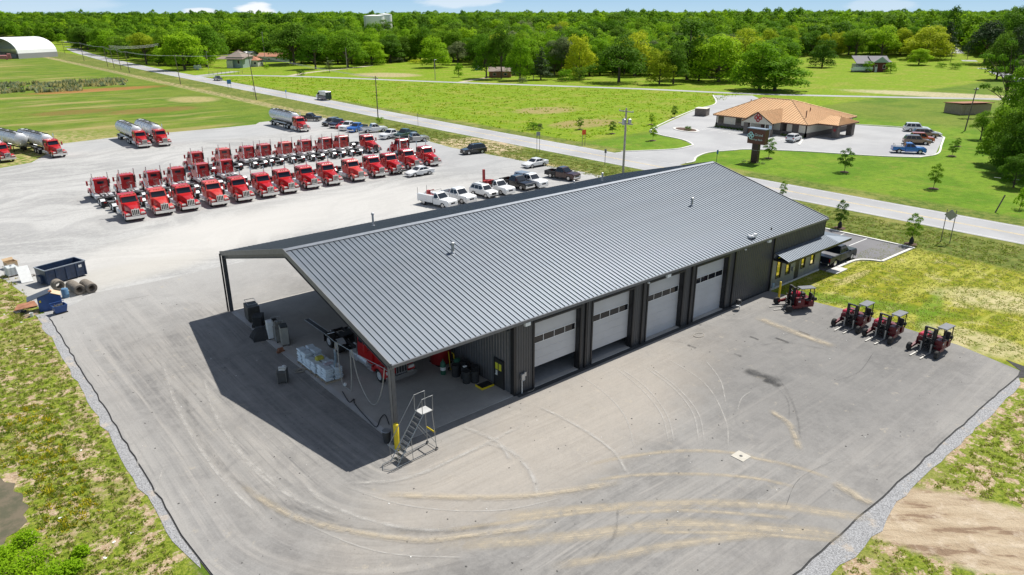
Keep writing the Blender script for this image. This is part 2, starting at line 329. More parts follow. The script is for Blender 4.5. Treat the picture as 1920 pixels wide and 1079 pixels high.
def asphalt_mat(name, base, light, streak=True):
    n = NT(name); rg, mx = n.rng, n.mix
    dx = n.math('MAXIMUM', n.math('MULTIPLY', n.x, -1), 0.); dy = n.math('MAXIMUM', n.math('MULTIPLY', n.math('ADD', n.y, 1.), -1), 0.)
    r = n.math('SQRT', n.math('ADD', n.math('MULTIPLY', dx, dx), n.math('MULTIPLY', dy, dy)))
    al = n.math('SUBTRACT', n.x, n.y); r = n.math('ADD', r, n.math('MULTIPLY_ADD', n.noise(.03, 1), 3., -1.5))
    st = n.noise(1., 6, .68, n.vec(n.math('MULTIPLY', r, 1.5), n.math('MULTIPLY', al, .045), 3.)); st2 = n.noise(1., 5, .6, n.vec(n.math('MULTIPLY', r, 5.), n.math('MULTIPLY', al, .09), 9.))
    c = mx(rg(n.noise(.09, 7, .62), .34, .66), base, light)
    if streak:
        st3 = n.noise(1., 5, .6, n.vec(n.math('MULTIPLY', r, .75), n.math('MULTIPLY', al, .022), 17.)); km = n.math('MULTIPLY', n.math('MULTIPLY_ADD', rg(n.math('ADD', n.x, n.math('MULTIPLY_ADD', n.noise(.12, 5), 16., -8.)), 20, 2), .55, .45), rg(n.noise(.16, 6, .65), .32, .6, .3, 1.)); c = mx(n.math('MULTIPLY', rg(st3, .46, .6, 0, .55), km), c, (.335, .315, .288)); c = mx(n.math('MULTIPLY', rg(st, .49, .62, 0, .75), km), c, (.36, .337, .308)); c = mx(n.math('MULTIPLY', rg(st2, .5, .7, 0, .5), km), c, (.31, .30, .285)); c = mx(n.math('MULTIPLY', rg(st2, .5, .35, 0, .5), km), c, (.125, .123, .122)); c = mx(rg(n.noise(1.1, 9, .8, None, .4), .45, .62, 0, .4), c, (.29, .278, .262)); c = mx(rg(n.noise(.5, 9, .78), .47, .58, 0, .45), c, (.29, .278, .262)); c = mx(rg(n.noise(.33, 8, .75, None, .8), .5, .64, 0, .32), c, (.14, .136, .133))
        c = mx(n.ell(10, -5, 16, 4.5, .12, .9, n.math('MULTIPLY_ADD', n.noise(.5, 6), 1.2, -.6)), c, mx(.5, c, (.42, .37, .31)))
        c = mx(n.math('MULTIPLY', n.ell(31, -11, 13, 8, 0, .8), .4), c, (.13, .129, .127))
        c = mx(n.math('MULTIPLY', rg(n.math('ADD', n.y, n.math('MULTIPLY_ADD', n.noise(.2, 7, .7), 22., -11.)), 22, 42), .85), c, (.37, .362, .348)); c = mx(n.math('MULTIPLY', rg(n.math('ADD', n.x, n.math('MULTIPLY_ADD', n.noise(.3, 7, .7), 8., -4.)), -9, -12), .3), c, (.36, .35, .335))
        cr = n.noise(.8, 9, .75); c = mx(rg(cr, .6, .68, 0, .5), c, (.42, .37, .29)); c = mx(rg(n.noise(1.7, 5, .7), .70, .76, 0, .7), c, (.12, .12, .115))
    c = mx(rg(n.noise(11, 8, .8), .42, .75, 0, .35), c, tuple(.55*v for v in base)); c = mx(rg(n.noise(3, 8, .75), .45, .75, 0, .3), c, light)
    n.put(c, n.b.inputs['Base Color']); n.b.inputs['Roughness'].default_value = .9; n.b.inputs['Specular IOR Level'].default_value = .15; n.bump(n.noise(14, 6, .8), .35, .02)
    return n.m
AP = asphalt_mat('worn_asphalt', (.178, .171, .163), (.25, .24, .226))
ROADM = asphalt_mat('road_asphalt', (.32, .32, .325), (.40, .40, .405), False)
LOTM = asphalt_mat('bank_concrete_paving', (.34, .34, .345), (.41, .41, .41), False)
DARKA = asphalt_mat('new_asphalt', (.165, .16, .165), (.20, .195, .2), False)
lot = sheet('gravel_lot', [(-12.5, 27), (-12.5, 36.3), (-13.2, 44), (-14.4, 52), (-22, 54.5), (-60, 57), (-60, 118.3), (-7, 118.6), (-2, 121), (2, 130), (5.6, 141), (16, 143.2), (40, 142.6), (47.8, 143), (50, 146.2), (60, 146.8), (65.8, 144), (66, 130), (64.8, 111), (68.4, 104), (68.8, 98.5), (65.5, 94), (64.6, 85), (66, 67.5), (67.4, 49), (68, 27)], .008, gravel_mat())
lb = []
def wob(a, b, n, amp, seed):
    r = random.Random(seed); out = []
    for i in range(n):
        t = i/n; p = (a[0]+(b[0]-a[0])*t, a[1]+(b[1]-a[1])*t); out.append((p[0]+r.uniform(-amp, amp), p[1]+r.uniform(-amp, amp)))
    return out
edgeL = wob((-12.5, 36.3), (-12.5, 1), 40, .06, 1); corner = [(-12.55, 0), (-12.3, -4), (-11.2, -8.5), (-8.5, -13), (-4, -17.5), (2, -20.6), (6, -21.2)]
edgeR = wob((8, -21.2), (39.84, -21.1), 34, .05, 2)
apron_pts = edgeL+corner+edgeR+[(39.9, -20.95), (41.2, -16.5), (41.45, -12.3), (41.7, -7.7), (41.2, -4), (40.6, -.2), (50, 2), (50, 28), (40, 40.5), (20, 40.8), (4, 40.6), (-3, 40.2), (-8.1, 40.6)]
b = MB(); b.loft([[(x, y, -.02) for x, y in apron_pts], [(x, y, .07) for x, y in apron_pts]]); apron = b.build('asphalt_apron', AP, kind='structure')
ZA = .07
strip = NT('crushed_stone'); c = strip.mix(strip.rng(strip.noise(14, 6, .8), .42, .58), (.20, .198, .2), (.42, .42, .425)); c = strip.mix(strip.rng(strip.noise(.8, 6, .6), .55, .66, 0, .6), c, (.5, .42, .33))
strip.put(c, strip.b.inputs['Base Color']); strip.b.inputs['Roughness'].default_value = .95; strip.bump(strip.noise(9, 6, .75), 1., .08)
o1 = wob((-13.3, 38), (-13.15, 8), 24, .16, 3)+wob((-13.15, 8), (-12.95, -1.5), 8, .12, 4)
sheet('stone_border', [(-12.2, 38)]+o1+[(-12.6, -3), (-11.9, 0)], .02, strip.m)
o2 = wob((6, -22.3), (17, -22.35), 10, .22, 5)+wob((17.5, -21.95), (38.5, -21.8), 22, .12, 6)
sheet('stone_border', o2+[(39.4, -21), (6, -21)][0:2], .02, strip.m)
def sheet_line(name, pts, w, z, m, kind='structure', parent=None, zf=None, uv=False):
    P = [Vector((p[0], p[1])) for p in pts]; L, Rr = [], []
    for i, p in enumerate(P):
        d = (P[min(i+1, len(P)-1)]-P[max(i-1, 0)]).normalized(); nn = Vector((-d.y, d.x)); ww = (w[i] if isinstance(w, (list, tuple)) else w)/2
        L.append(p+nn*ww); Rr.append(p-nn*ww)
    b = MB(); b.loft([[(l.x, l.y, (z+(zf(l.x, l.y) if zf else 0))), (r.x, r.y, (z+(zf(r.x, r.y) if zf else 0)))] for l, r in zip(L, Rr)], cap=False, closed=False)
    o = b.build(name, m, parent)
    if o.data.polygons[0].normal.z < 0: o.data.flip_normals()
    if uv:
        u = o.data.uv_layers.new(name='uv')
        for lp in o.data.loops: k = lp.vertex_index; u.data[lp.index].uv = (k//2/(len(P)-1), k % 2)
    if parent is None: o['kind'] = kind
    return o
sheet_line('asphalt_edge_shade', [(x-.03, y) for x, y in edgeL+corner[:4]], .1, .024, mat('crumble_and_edge_shade', (.035, .034, .034), .9, var=.4, scale=4.)); sheet_line('asphalt_edge_shade', [(x, y-.03) for x, y in edgeR+[(39.9, -20.95)]], .1, .024, mat('crumble_and_edge_shade', (0, 0, 0)))  # edge shadow drawn as near-black bands along the broken asphalt
sheet('broken_asphalt', [(38.6, -21.2), (40.0, -21.0), (41.3, -19.6), (41.0, -21.2), (39.6, -22.0)], .022, mat('crumble_and_edge_shade', (0, 0, 0)))
def smooth_path(pts, n=8):
    out = []; P = [Vector((p[0], p[1])) for p in pts]; P = [P[0]*2-P[1]]+P+[P[-1]*2-P[-2]]
    for i in range(1, len(P)-2):
        for k in range(n):
            t = k/n; a, b_, c_, d_ = P[i-1], P[i], P[i+1], P[i+2]
            out.append(.5*((2*b_)+(-a+c_)*t+(2*a-5*b_+4*c_-d_)*t*t+(-a+3*b_-3*c_+d_)*t**3))
    return out+[P[-2]]
# ---- roads
rp = smooth_path([(80.4, -260), (80.4, -60), (80.4, 0), (80.6, 60), (80.8, 110), (81.6, 150), (82.9, 190), (83.2, 240), (84, 300), (86, 400), (92.5, 520), (103, 650), (125, 800), (165, 1000)], 6)
wr = [10.6 if p.y > 70 and p.y < 130 else 8.3 for p in rp]
road = sheet_line('road', rp, 8.6, .012, ROADM, zf=terr)
yel = mat('faded_yellow_paint', (.62, .47, .2), .8, var=.25, scale=1.2, dirt=.5, dcol=(.4, .38, .34)); whi = mat('faded_white_paint', (.62, .62, .6), .8, var=.2, scale=1.)
whk = mat('white_kerb_paint', (.7, .69, .67), .85, var=.1)
def offs(path, d):
    out = []
    for i, p in enumerate(path): t = (path[min(i+1, len(path)-1)]-path[max(i-1, 0)]).normalized(); out.append(p+Vector((-t.y, t.x))*d)
    return out
for d in (-.16, .16): sheet_line('centre_line', offs(rp, d), .13, .017, yel, parent=road, zf=terr)
for d in (-3.75, 3.75): sheet_line('edge_line', offs(rp, d), .11, .017, whi, parent=road, zf=terr)
lane1 = smooth_path([(84, 312), (93, 308), (107.4, 299.4), (126.7, 270), (149.3, 220.7), (170.4, 179.4), (189.2, 142.7), (202.9, 107.7), (221.3, 80), (246, 47.8), (275, 10)], 6)
sheet_line('country_lane', lane1, 4.6, .014, ROADM)
sheet_line('country_lane', [(83.5, 312), (96, 318), (112, 330)], 5, .010, ROADM)
dirtm = mat('dirt_track', (.42, .37, .26), .95, var=.2, scale=.3)
sheet_line('dirt_track', smooth_path([(118, 284), (136, 300), (160, 312), (190, 330), (215, 352)], 5), 3.6, .011, dirtm)
sheet_line('dirt_track', smooth_path([(156, 208), (170, 215), (190, 224), (212, 236)], 5), 3, .011, dirtm)
far = smooth_path([(560, 190), (479.2, 145), (420, 112), (380, 89.6), (331.6, 65), (300, 46), (262, 20)], 5)
sheet_line('far_road', far, 7, .03, LOTM, zf=terr)
# ---- bank paving, in pieces that butt against each other
bank_pts = [(84.8, 44.4), (86.6, 44.4), (89, 44.6), (93, 46.9), (98.5, 48.2), (104, 46.8), (107.5, 45.2), (113.2, 37.9), (119, 26.4), (123.6, 20.2), (130, 19.6), (152, 26.6), (161, 36.5), (155, 53), (150, 60), (150, 72), (160, 80), (185, 88.7), (199, 103), (190, 112), (169, 96), (150.5, 90.4), (115.2, 75.2), (109.6, 69.2), (107.4, 61), (103.6, 55.8), (96, 54.6), (86.6, 59.5), (84.8, 59.8)]
bank_pave = sheet('bank_parking_lot', bank_pts, .02, LOTM)
KM = mat('concrete_kerb', (.62, .6, .56), .85, var=.12, scale=2., bump=.2)
def kerb(pts, w=.3, h=.13, name='kerb', m=None, par=None):
    P = smooth_path(pts, 5) if len(pts) > 2 else [Vector(p) for p in pts]
    L, Q = offs(P, w/2), offs(P, -w/2); b = MB(); b.loft([[(l.x, l.y, 0), (l.x, l.y, h), (r.x, r.y, h), (r.x, r.y, 0)] for l, r in zip(L, Q)])
    return b.build(name, m or KM, par, kind=None if par else 'structure')
kerb([(86.5, 44.3), (89, 44.5), (93, 46.8), (98.5, 48.1), (104, 46.6), (107.4, 45), (113, 37.7), (119, 26), (123.6, 20)], .35, par=bank_pave)
kerb([(123.6, 20), (130, 19.3), (141, 22.8), (152, 26.4)], .35, par=bank_pave); kerb([(152.2, 26.5), (161.2, 36.4), (155, 53.2)], .35, par=bank_pave)
kerb([(86.6, 59.7), (96, 54.9), (101, 54.8), (104, 56), (107.2, 61), (109.4, 69.4), (115.2, 75.5), (150.5, 90.7), (169, 96.3), (190, 112)], .35, par=bank_pave)
kerb([(126.6, 45), (126.6, 51.5)], .5, par=bank_pave); kerb([(126.6, 58), (126.6, 68.6)], .5, par=bank_pave)
kerb([(126.8, 44.8), (119.5, 41.5)], .5, par=bank_pave)
sheet('bank_footpath', [(126.8, 45), (128.9, 45), (128.9, 68.4), (126.8, 68.4)], .06, mat('pale_concrete', (.56, .54, .5), .85))
isl = g(1286, 244); b = MB(); b.lathe([(2.4, 0), (2.4, .13), (2.05, .14), (0.01, .2)], (0, 0, 0), 20); isl_o = b.build('planting_island', KM, kind='structure'); isl_o.location = (isl.x, isl.y, 0); isl_o.scale = (1.7, 1, 1); isl_o.rotation_euler.z = 1.2
b = MB(); b.lathe([(2.02, .13), (1.8, .17), (.01, .26)], (0, 0, 0), 20); b.build('mulch', mat('mulch', (.09, .05, .035), .95, var=.4, scale=5., bump=.8), isl_o)
for y0 in (47.5, 50.2, 59.5, 62, 64.6, 67.1): sheet('bay_line', [(121.6, y0), (126.2, y0), (126.2, y0+.12), (121.6, y0+.12)], .026, whi, parent=bank_pave)
for i in range(8): x0 = 130+i*2.75; sheet('bay_line', [(x0-.5, 21+i*.95), (x0-.38, 21+i*.95), (x0-2., 26+i*.95), (x0-2.12, 26+i*.95)], .026, whi, parent=bank_pave)
# ---- office car park
off_pts = [(50.15, 10), (50.15, -.75), (52, -.75), (55.6, -.7), (57.6, -2.6), (65, -2.95), (65, 9), (60, 12)]
opk = sheet('office_parking_lot', off_pts, .03, DARKA)
kerb([(65.1, 11), (65.1, 7.3), (65.1, -3.05)][0:3:2], .3, par=opk); kerb([(65.2, -3.1), (57.6, -3.0)], .3, par=opk); kerb([(57.6, -2.95), (56.9, -1.7), (55.6, -1.0), (52.2, -.95)], .3, par=opk)
b = MB(); b.box(50.1, 52.4, -1.9, -.75, 0, .1); b.build('concrete_pad', mat('pale_concrete', (0, 0, 0)), kind='structure')
for y0 in (1.9, 4.6): sheet('bay_line', [(60.5, y0), (64.8, y0), (64.8, y0+.12), (60.5, y0+.12)], .036, whi, parent=opk)
# ---- pond at the lower left
pw = NT('muddy_water'); pw.put(pw.mix(pw.rng(pw.noise(.8, 7, .7), .4, .62), (.15, .12, .075), (.09, .085, .045)), pw.b.inputs['Base Color']); pw.b.inputs['Roughness'].default_value = .22; pw.bump(pw.noise(3, 4), .15)
sheet('pond', [(-18.9, 11.8), (-18.75, 11.0), (-18.3, 10.5), (-18.5, 9.7), (-18.1, 9.1), (-18.25, 8.3), (-18.0, 7.6), (-18.4, 7.0), (-18.3, 6.3), (-18.8, 5.7), (-19.3, 5.5), (-19.6, 4.6), (-20.6, 4.1), (-26, 2.5), (-30, 8), (-24, 13), (-20, 13)], .015, pw.m)
# ---- stains, dust and tyre tracks lying on the apron
def stain_mat(name, col, sx, sy, lo, hi, amax, edge=.35):
    n = NT(name); u = n.t.nodes.new('ShaderNodeUVMap'); s = n.t.nodes.new('ShaderNodeSeparateXYZ'); n.L.new(u.outputs[0], s.inputs[0])
    v = n.math('ABSOLUTE', n.math('MULTIPLY_ADD', s.outputs[1], 2., -1.)); e = n.rng(v, 1-edge*2, 1., 1, 0)
    q = n.math('ABSOLUTE', n.math('MULTIPLY_ADD', s.outputs[0], 2., -1.)); e = n.math('MULTIPLY', e, n.rng(q, .7, 1., 1, 0))
    k = n.noise(1., 7, .7, n.vec(n.math('MULTIPLY', s.outputs[0], sx), n.math('MULTIPLY', s.outputs[1], sy)))
    k = n.math('MULTIPLY', n.rng(k, lo, hi), n.rng(n.noise(1.6, 7, .7), .2, .65)); n.b.inputs['Base Color'].default_value = (*col, 1); n.b.inputs['Roughness'].default_value = .95; n.b.inputs['Specular IOR Level'].default_value = .05
    n.put(n.math('MULTIPLY', n.math('MULTIPLY', e, k), amax), n.b.inputs['Alpha']); return n.m
SAND = stain_mat('sand_dust', (.49, .42, .315), 3.5, 11, .17, .64, .85, .5); PALE = stain_mat('pale_dust', (.47, .45, .42), 8, 1.5, .15, .7, .85, .5); DARK = stain_mat('tyre_rubber', (.14, .138, .135), 6, 1.5, .35, .65, .4, .5); OIL = stain_mat('oil_stain', (.07, .07, .07), 2, 2, .3, .5, .75, .5)
zc = [ZA+.003]
def streak(name, pxs, w, m):
    zc[0] += .0012
    P = smooth_path([g(*p)[:2] for p in pxs], 8); return sheet_line(name, P, w, zc[0], m, parent=apron, uv=True)
for q, w_ in (([(900, 975), (1000, 965), (1120, 955), (1300, 946), (1450, 950), (1560, 965), (1650, 975)], 1.1), ([(800, 1025), (960, 1018), (1100, 1005), (1260, 985), (1400, 990), (1520, 1000), (1600, 1012)], 1.3), ([(820, 1000), (1000, 975), (1200, 950)], .5), ([(1200, 1000), (1400, 1003), (1580, 1018)], .5), ([(1150, 965), (1300, 960), (1500, 975)], .5),
           ([(1080, 878), (1180, 858), (1270, 848), (1360, 850), (1420, 862), (1500, 880), (1570, 905)], .55), ([(1100, 905), (1200, 893), (1330, 892), (1420, 900), (1500, 918)], .5), ([(1020, 1068), (1150, 1045), (1260, 1025), (1370, 1010), (1450, 1005)], .9)):
    streak('dust_streak', q, w_, SAND)
for q in ([(1080, 700), (1140, 745), (1175, 790), (1190, 850)], [(1240, 668), (1320, 720), (1360, 790), (1365, 850)], [(620, 905), (760, 950), (930, 960), (1080, 930)], [(520, 960), (700, 1035), (900, 1050)], [(1148, 688), (1200, 730), (1240, 780), (1256, 842)], [(1156, 688), (1210, 728), (1250, 780), (1266, 842)], [(1200, 684), (1262, 730), (1300, 780), (1312, 846)], [(1210, 684), (1270, 730), (1310, 780), (1322, 846)], [(1320, 675), (1350, 715), (1362, 765)], [(1410, 735), (1390, 750), (1382, 775)]):
    streak('tyre_mark', q, .17, PALE)
for q, w_ in (([(560, 900), (620, 950), (740, 990), (880, 1000)], .5), ([(420, 800), (455, 860), (540, 930), (680, 985)], .6), ([(380, 700), (400, 770), (450, 850), (560, 940)], .5), ([(300, 660), (330, 760), (400, 880), (520, 1000)], .5), ([(900, 830), (960, 850), (1000, 900), (1010, 960)], .6), ([(270, 830), (262, 860), (257, 880)], .25), ([(310, 870), (300, 900), (290, 930)], .25), ([(860, 800), (930, 830), (960, 870)], .5), ([(1000, 760), (1080, 800), (1150, 850), (1180, 900)], .4), ([(640, 910), (760, 900), (880, 850), (1000, 790)], .5)):
    streak('tyre_mark', q, w_, PALE)
for q, w_ in (([(1452, 702), (1478, 740), (1495, 785), (1500, 835)], .3), ([(1440, 715), (1475, 750), (1480, 790)], .2), ([(500, 930), (640, 985), (820, 1000), (960, 985)], .9), ([(340, 720), (370, 810), (440, 900), (560, 980)], .8), ([(1100, 1060), (1150, 1010), (1160, 950)], .3), ([(1560, 660), (1480, 645), (1420, 650)], .5)):
    streak('tyre_mark', q, w_, DARK)
for (px, py, w_, l) in ((1428, 707, 1.5, 34), (1448, 720, 1.0, 18), (1508, 627, .35, 12), (1466, 640, .4, 14), (1414, 636, .3, 10), (1297, 652, .35, 9), (1383, 668, .3, 8), (1310, 610, .3, 6)):
    streak('oil_stain', [(px-l, py-l*.35), (px, py), (px+l, py+l*.4)], w_, OIL)
streak('dust_streak', [(1415, 596), (1480, 622), (1570, 655)], 1.3, SAND); streak('dust_streak', [(1440, 770), (1480, 800), (1500, 850)], .7, SAND); streak('dust_streak', [(1560, 905), (1600, 930), (1640, 950)], 1.0, SAND); streak('dust_streak', [(440, 905), (560, 975), (760, 1015), (900, 1005), (1050, 985)], .7, SAND); streak('dust_streak', [(700, 930), (960, 935), (1180, 905)], .8, SAND)
GRT = bld0 = None
for pts_, w_ in (([(1170, 630), (1250, 640), (1330, 655)], .05), ([(1560, 720), (1610, 700), (1640, 660)], .05), ([(230, 565), (262, 560), (283, 556)], .1), ([(1470, 960), (1500, 900), (1580, 860)], .05)): streak('crack', pts_, w_, OIL)
for k, (nm, m_, s_) in enumerate((('pebbles', mat('pebble_dark', (.09, .085, .08), .9), .03), ('paper_scraps', mat('scrap_white', (.6, .59, .56), .7), .028))):
    b = MB(); r = random.Random(9+k)
    for _ in range(260 if k == 0 else 35):
        x, y = (r.uniform(-12, 40), r.uniform(-20.5, -.8)) if r.random() < .7 else (r.uniform(-12, -.8), r.uniform(0, 36)); q = s_*r.uniform(.5, 1.6)
        b.box(-q, q, -q*.7, q*.7, 0, q*.5, Matrix.Translation((x, y, ZA)) @ Matrix.Rotation(r.uniform(0, 3), 4, 'Z'))
    o = b.build(nm, m_); tag(o, ('dark pebbles and clods' if k == 0 else 'tiny white scraps')+' scattered over the asphalt apron', 'debris'); o['kind'] = 'stuff'
cover = g(1389, 858)
b = MB(); b.box(-.42, .42, -.42, .42, 0, .03); co = b.build('drain_pad', mat('drain_pad_concrete', (.46, .43, .37), .85, var=.1, bump=.2)); co.location = (cover.x, cover.y, ZA); tag(co, 'square pale concrete drain pad with dark lid in the open asphalt', 'drain cover')
b = MB(); b.lathe([(.1, .0), (.1, .035), (.01, .036)], n=12); b.build('lid', mat('dark_steel', (.06, .06, .06), .5, .6), co)
# ================================================================ WORKSHOP BUILDING
BL, BW, HE, HR, XG = 49.96, 27.77, 5.5, 9.04, 9.26
ROOFM = mat('roof_metal', (.138, .16, .188), .47, .5, var=.07, scale=.6, dirt=.12, dcol=(.3, .3, .3))
WALLM = mat('charcoal_siding', (.075, .077, .082), .42, .25, var=.1, scale=.5, dirt=.08, dcol=(.13, .13, .13))
TRIM = mat('black_trim', (.028, .028, .03), .4, .3, var=.1); STEEL = mat('painted_steel', (.11, .115, .125), .5, .3, var=.15, dirt=.3, dcol=(.2, .18, .16))
GLASS = mat('dark_glass', (.012, .014, .018), .04, 0, var=.0); DOORM = mat('door_panel_grey', (.50, .505, .52), .5, .1, var=.05, scale=.8, dirt=.12, dcol=(.4, .38, .34)); WHT = mat('white_enamel', (.72, .72, .7), .45, var=.06)
CONC = asphalt_mat('shop_concrete', (.34, .32, .29), (.50, .475, .44), False)
shop = thing('workshop_building', 'long charcoal metal workshop with grey ribbed roof, open canopy bay and four doors', 'workshop', (0, 0, 0))
slab_h = .12
cols4 = [[(XX, yy) for XX, yy in ((x0, y0), (x1, y0), (x1, y1), (x0, y1))] for x0, x1 in ((0, 4.5), (4.515, XG), (XG+.015, 22), (22.015, 36), (36.015, BL)) for y0, y1 in ((0, 9.2), (9.215, 18.5), (18.515, BW))]
b = MB()
for q in cols4: x0, x1 = q[0][0], q[1][0]; y0, y1 = q[0][1], q[2][1]; b.box(x0-(.12 if x0 == 0 else 0), x1, y0, y1, 0, slab_h)
sl_o = b.build('floor_slab', CONC, kind='structure')
b = MB(); b.box(0, 0+.5, 0, .02, 0, 0)
sheet('slab_edge_strip', [(-.1, .05), (.28, .05), (.28, BW), (-.1, BW)], slab_h+.004, mat('slab_edge_concrete', (.42, .41, .4), .85, var=.12, scale=.7))
b = MB(); b.box(4.05, 4.42, 13.5, 21.6, slab_h, slab_h+.012); b.build('trench_drain', mat('drain_grate', (.02, .02, .022), .6, .4), sl_o)
b = MB(); b.box(4.0, 4.05, 13.5, 21.6, slab_h, slab_h+.016); b.box(4.42, 4.47, 13.5, 21.6, slab_h, slab_h+.016); b.build('drain_frame', mat('galvanised', (.45, .46, .47), .45, .7), sl_o)
# roof: one standing-seam panel after another on each slope
NP = 123; PW = (BL+.24)/NP; sl_len = math.hypot(BW/2+.12, (HR-HE)*(BW/2+.12)/(BW/2)); ang = math.atan2(HR-HE, BW/2)
def panel_mesh():
    b = MB(); L = sl_len; t = .035
    prof = [(0, 0), (0, .085), (.05, .095), (.10, .085), (.115, .0), (PW-.14, 0), (PW-.14, 0), (PW, 0), (PW, -t), (0, -t)]
    prof = [(0, 0), (.010, .058), (.028, .058), (.038, 0), (PW, 0), (PW, -t), (0, -t)]
    b.loft([[(x, 0, z) for x, z in prof], [(x, L, z) for x, z in prof]]); return b.mesh('roof_panel')
pm = panel_mesh(); pm.materials.append(ROOFM)
for i in range(NP):
    o = link('roof_panel', pm, shop); o.location = (-.12+i*PW, -.12, HE+.0-.12*math.tan(ang)+.04); o.rotation_euler = (ang, 0, 0)
pm2 = bpy.data.meshes.new_from_object(link('tmp', pm)) if False else pm
for i in range(NP):
    o = link('roof_panel', pm, shop); o.location = (-.12+(i+1)*PW, BW+.12, HE-.12*math.tan(ang)+.04); o.rotation_euler = (ang, 0, R(180))
def part(name, m, par, *boxes, **k):
    b = MB()
    for q in boxes: b.box(*q)
    return b.build(name, m, par, **k)
b = MB(); zz = HR+.075
b.loft([[(x, BW/2-.28, zz+.03-.28*math.tan(ang)), (x, BW/2, zz+.06), (x, BW/2+.28, zz+.03-.28*math.tan(ang)), (x, BW/2, zz)] for x in (-.13, BL+.13)]); b.build('ridge_cap', mat('ridge_grey', (.13, .145, .17), .5, .4), shop)
EDGE = mat('edge_trim_grey', (.16, .165, .175), .45, .4)
for yy, s in ((-.12, -1), (BW+.12, 1)):
    y0, y1 = sorted((yy, yy+s*.13)); b = MB(); b.box(-.14, BL+.14, y0, y1, HE-.17, HE+.02); b.build('gutter', EDGE, shop)
for xx in (-.2, BL+.13):       # rake trim and the rafters of the open gable
    for s in (0, 1):
        b = MB(); ys = (-.12, BW/2) if s == 0 else (BW+.12, BW/2)
        z0 = HE-.12*math.tan(ang)
        b.loft([[(xx, y, z-.26), (xx+.07, y, z-.26), (xx+.07, y, z+.13), (xx, y, z+.13)] for y, z in ((ys[0], z0), (ys[1], HR+.02))]); b.build('rake_trim', EDGE, shop)
for s in (0, 1):
    for xx in (0, XG-.35):
        b = MB(); ys = (0.1, BW/2) if s == 0 else (BW-.1, BW/2)
        for (xa, xb, za, zb) in ((xx-.1, xx+.14, -.10, -.08), (xx+.01, xx+.03, -.55, -.1), (xx-.1, xx+.14, -.57, -.55)):
            b.loft([[(xa, y, z+za), (xb, y, z+za), (xb, y, z+zb), (xa, y, z+zb)] for y, z in ((ys[0], HE+.02), (ys[1], HR))])
        b.build('rafter', STEEL, shop)
for k in range(9):             # purlins
    for s in (0, 1):
        y = .8+k*1.5; z = HE+y*math.tan(ang)-.07; y = y if s == 0 else BW-y
        b = MB(); b.box(.15, XG-.05, y-.03, y+.03, z-.2, z-.01); b.build('purlin', STEEL, shop)
for (x, y) in ((0, 0), (0, BW), (0, BW*.5)):
    if y == BW*.5: continue
    b = MB(); b.box(x-.12, x+.14, y+.02 if y == 0 else y-.3, y+.04 if y == 0 else y-.28, 0, HE-.2); b.box(x-.12, x+.14, y+.28 if y == 0 else y-.04, y+.3 if y == 0 else y-.02, 0, HE-.2); b.box(x, x+.02, y+.04 if y == 0 else y-.28, y+.28 if y == 0 else y-.04, 0, HE-.2)
    b.build('column', mat('column_paint', (.10, .10, .105), .5, .2, var=.2) if y else STEEL, shop)
    part('downspout', EDGE if y == 0 else TRIM, shop, (x-.28, x-.16, y, y+.1, .1, HE-.1))
b = MB(); b.box(-.5, .5, -.6, .35, 0, .14); b.build('column_footing', mat('footing_concrete', (.56, .54, .5), .85), shop)
# ribbed siding
def ribwall(name, a, bpt, z0f, z1f, m, par, pitch=.305, out=1, th=.05):
    a, c = Vector(a), Vector(bpt); L = (c-a).length; d = (c-a)/L; nn = Vector((d.y, -d.x))*out; b = MB(); n = max(1, int(L/pitch)); pr = []
    for i in range(n):
        x = i*L/n; pr += [(x, 0), (x+L/n*.62, 0), (x+L/n*.72, .035), (x+L/n*.9, .035)]
    pr.append((L, 0)); bot, top = [], []
    for s_, h in pr:
        p = a+d*s_+nn*h; bot.append((p.x, p.y, z0f(s_))); top.append((p.x, p.y, z1f(s_)))
    b.loft([bot, top], cap=False, closed=False); q = [(p[0]-nn.x*th, p[1]-nn.y*th, p[2]) for p in (top[0], top[-1], bot[-1], bot[0])]
    b.quad(*q); return b.build(name, m, par)
fz = lambda v: (lambda s: v)
gab = lambda s: HE+min(s, BW-s)*math.tan(ang)-.06
ribwall('gable_wall', (XG, BW), (XG, 0.32), fz(slab_h), lambda s: gab(BW-(BW-s)) if False else HE+min(BW-s, s)*math.tan(ang)-.06, mat('gable_siding', (.16, .16, .165), .4, .35, var=.1), shop, out=1)
ribwall('end_wall', (BL, 0), (BL, BW), fz(0), gab, WALLM, shop, out=1)
ribwall('back_wall', (BL, BW), (XG, BW), fz(0), fz(HE-.1), WALLM, shop, out=1)
doors = [(11.05, 15.4, 1.3), (16.75, 21.1, .8), (22.9, 27.25, 0), (29.0, 33.4, 0)]; DH = 5.0
bays = [XG+.0, 15.95, 22.2, 28.3, 34.4, 40.6]
segs = []; xs = XG
for d in doors: segs.append((xs, d[0], 0, HE-.12)); segs.append((d[0], d[1], DH, HE-.12)); xs = d[1]
segs.append((xs, 40.6, 0, HE-.12))
for x0, x1, z0, z1 in segs:
    ribwall('wall_section', (x0, 0), (x1, 0), fz(z0), fz(z1), WALLM, shop, pitch=.3 if x0 > 33 else .2, out=1)
for x in bays[1:]: part('downspout', TRIM, shop, (x-.07, x+.07, -.17, -.04, .1, HE-.1))
part('corner_trim', TRIM, shop, (XG-.08, XG+.1, -.06, .3, .0, HE-.12)); part('corner_trim', TRIM, shop, (BL-.04, BL+.06, -.05, .08, .0, HE-.12)); part('corner_trim', TRIM, shop, (BL-.04, BL+.06, BW-.08, BW+.06, .0, HE-.12))
part('base_flashing', TRIM, shop, (XG, 11.05, -.08, -.045, 0, .16)); part('base_flashing', TRIM, shop, (33.4, 40.6, -.08, -.045, 0, .16))
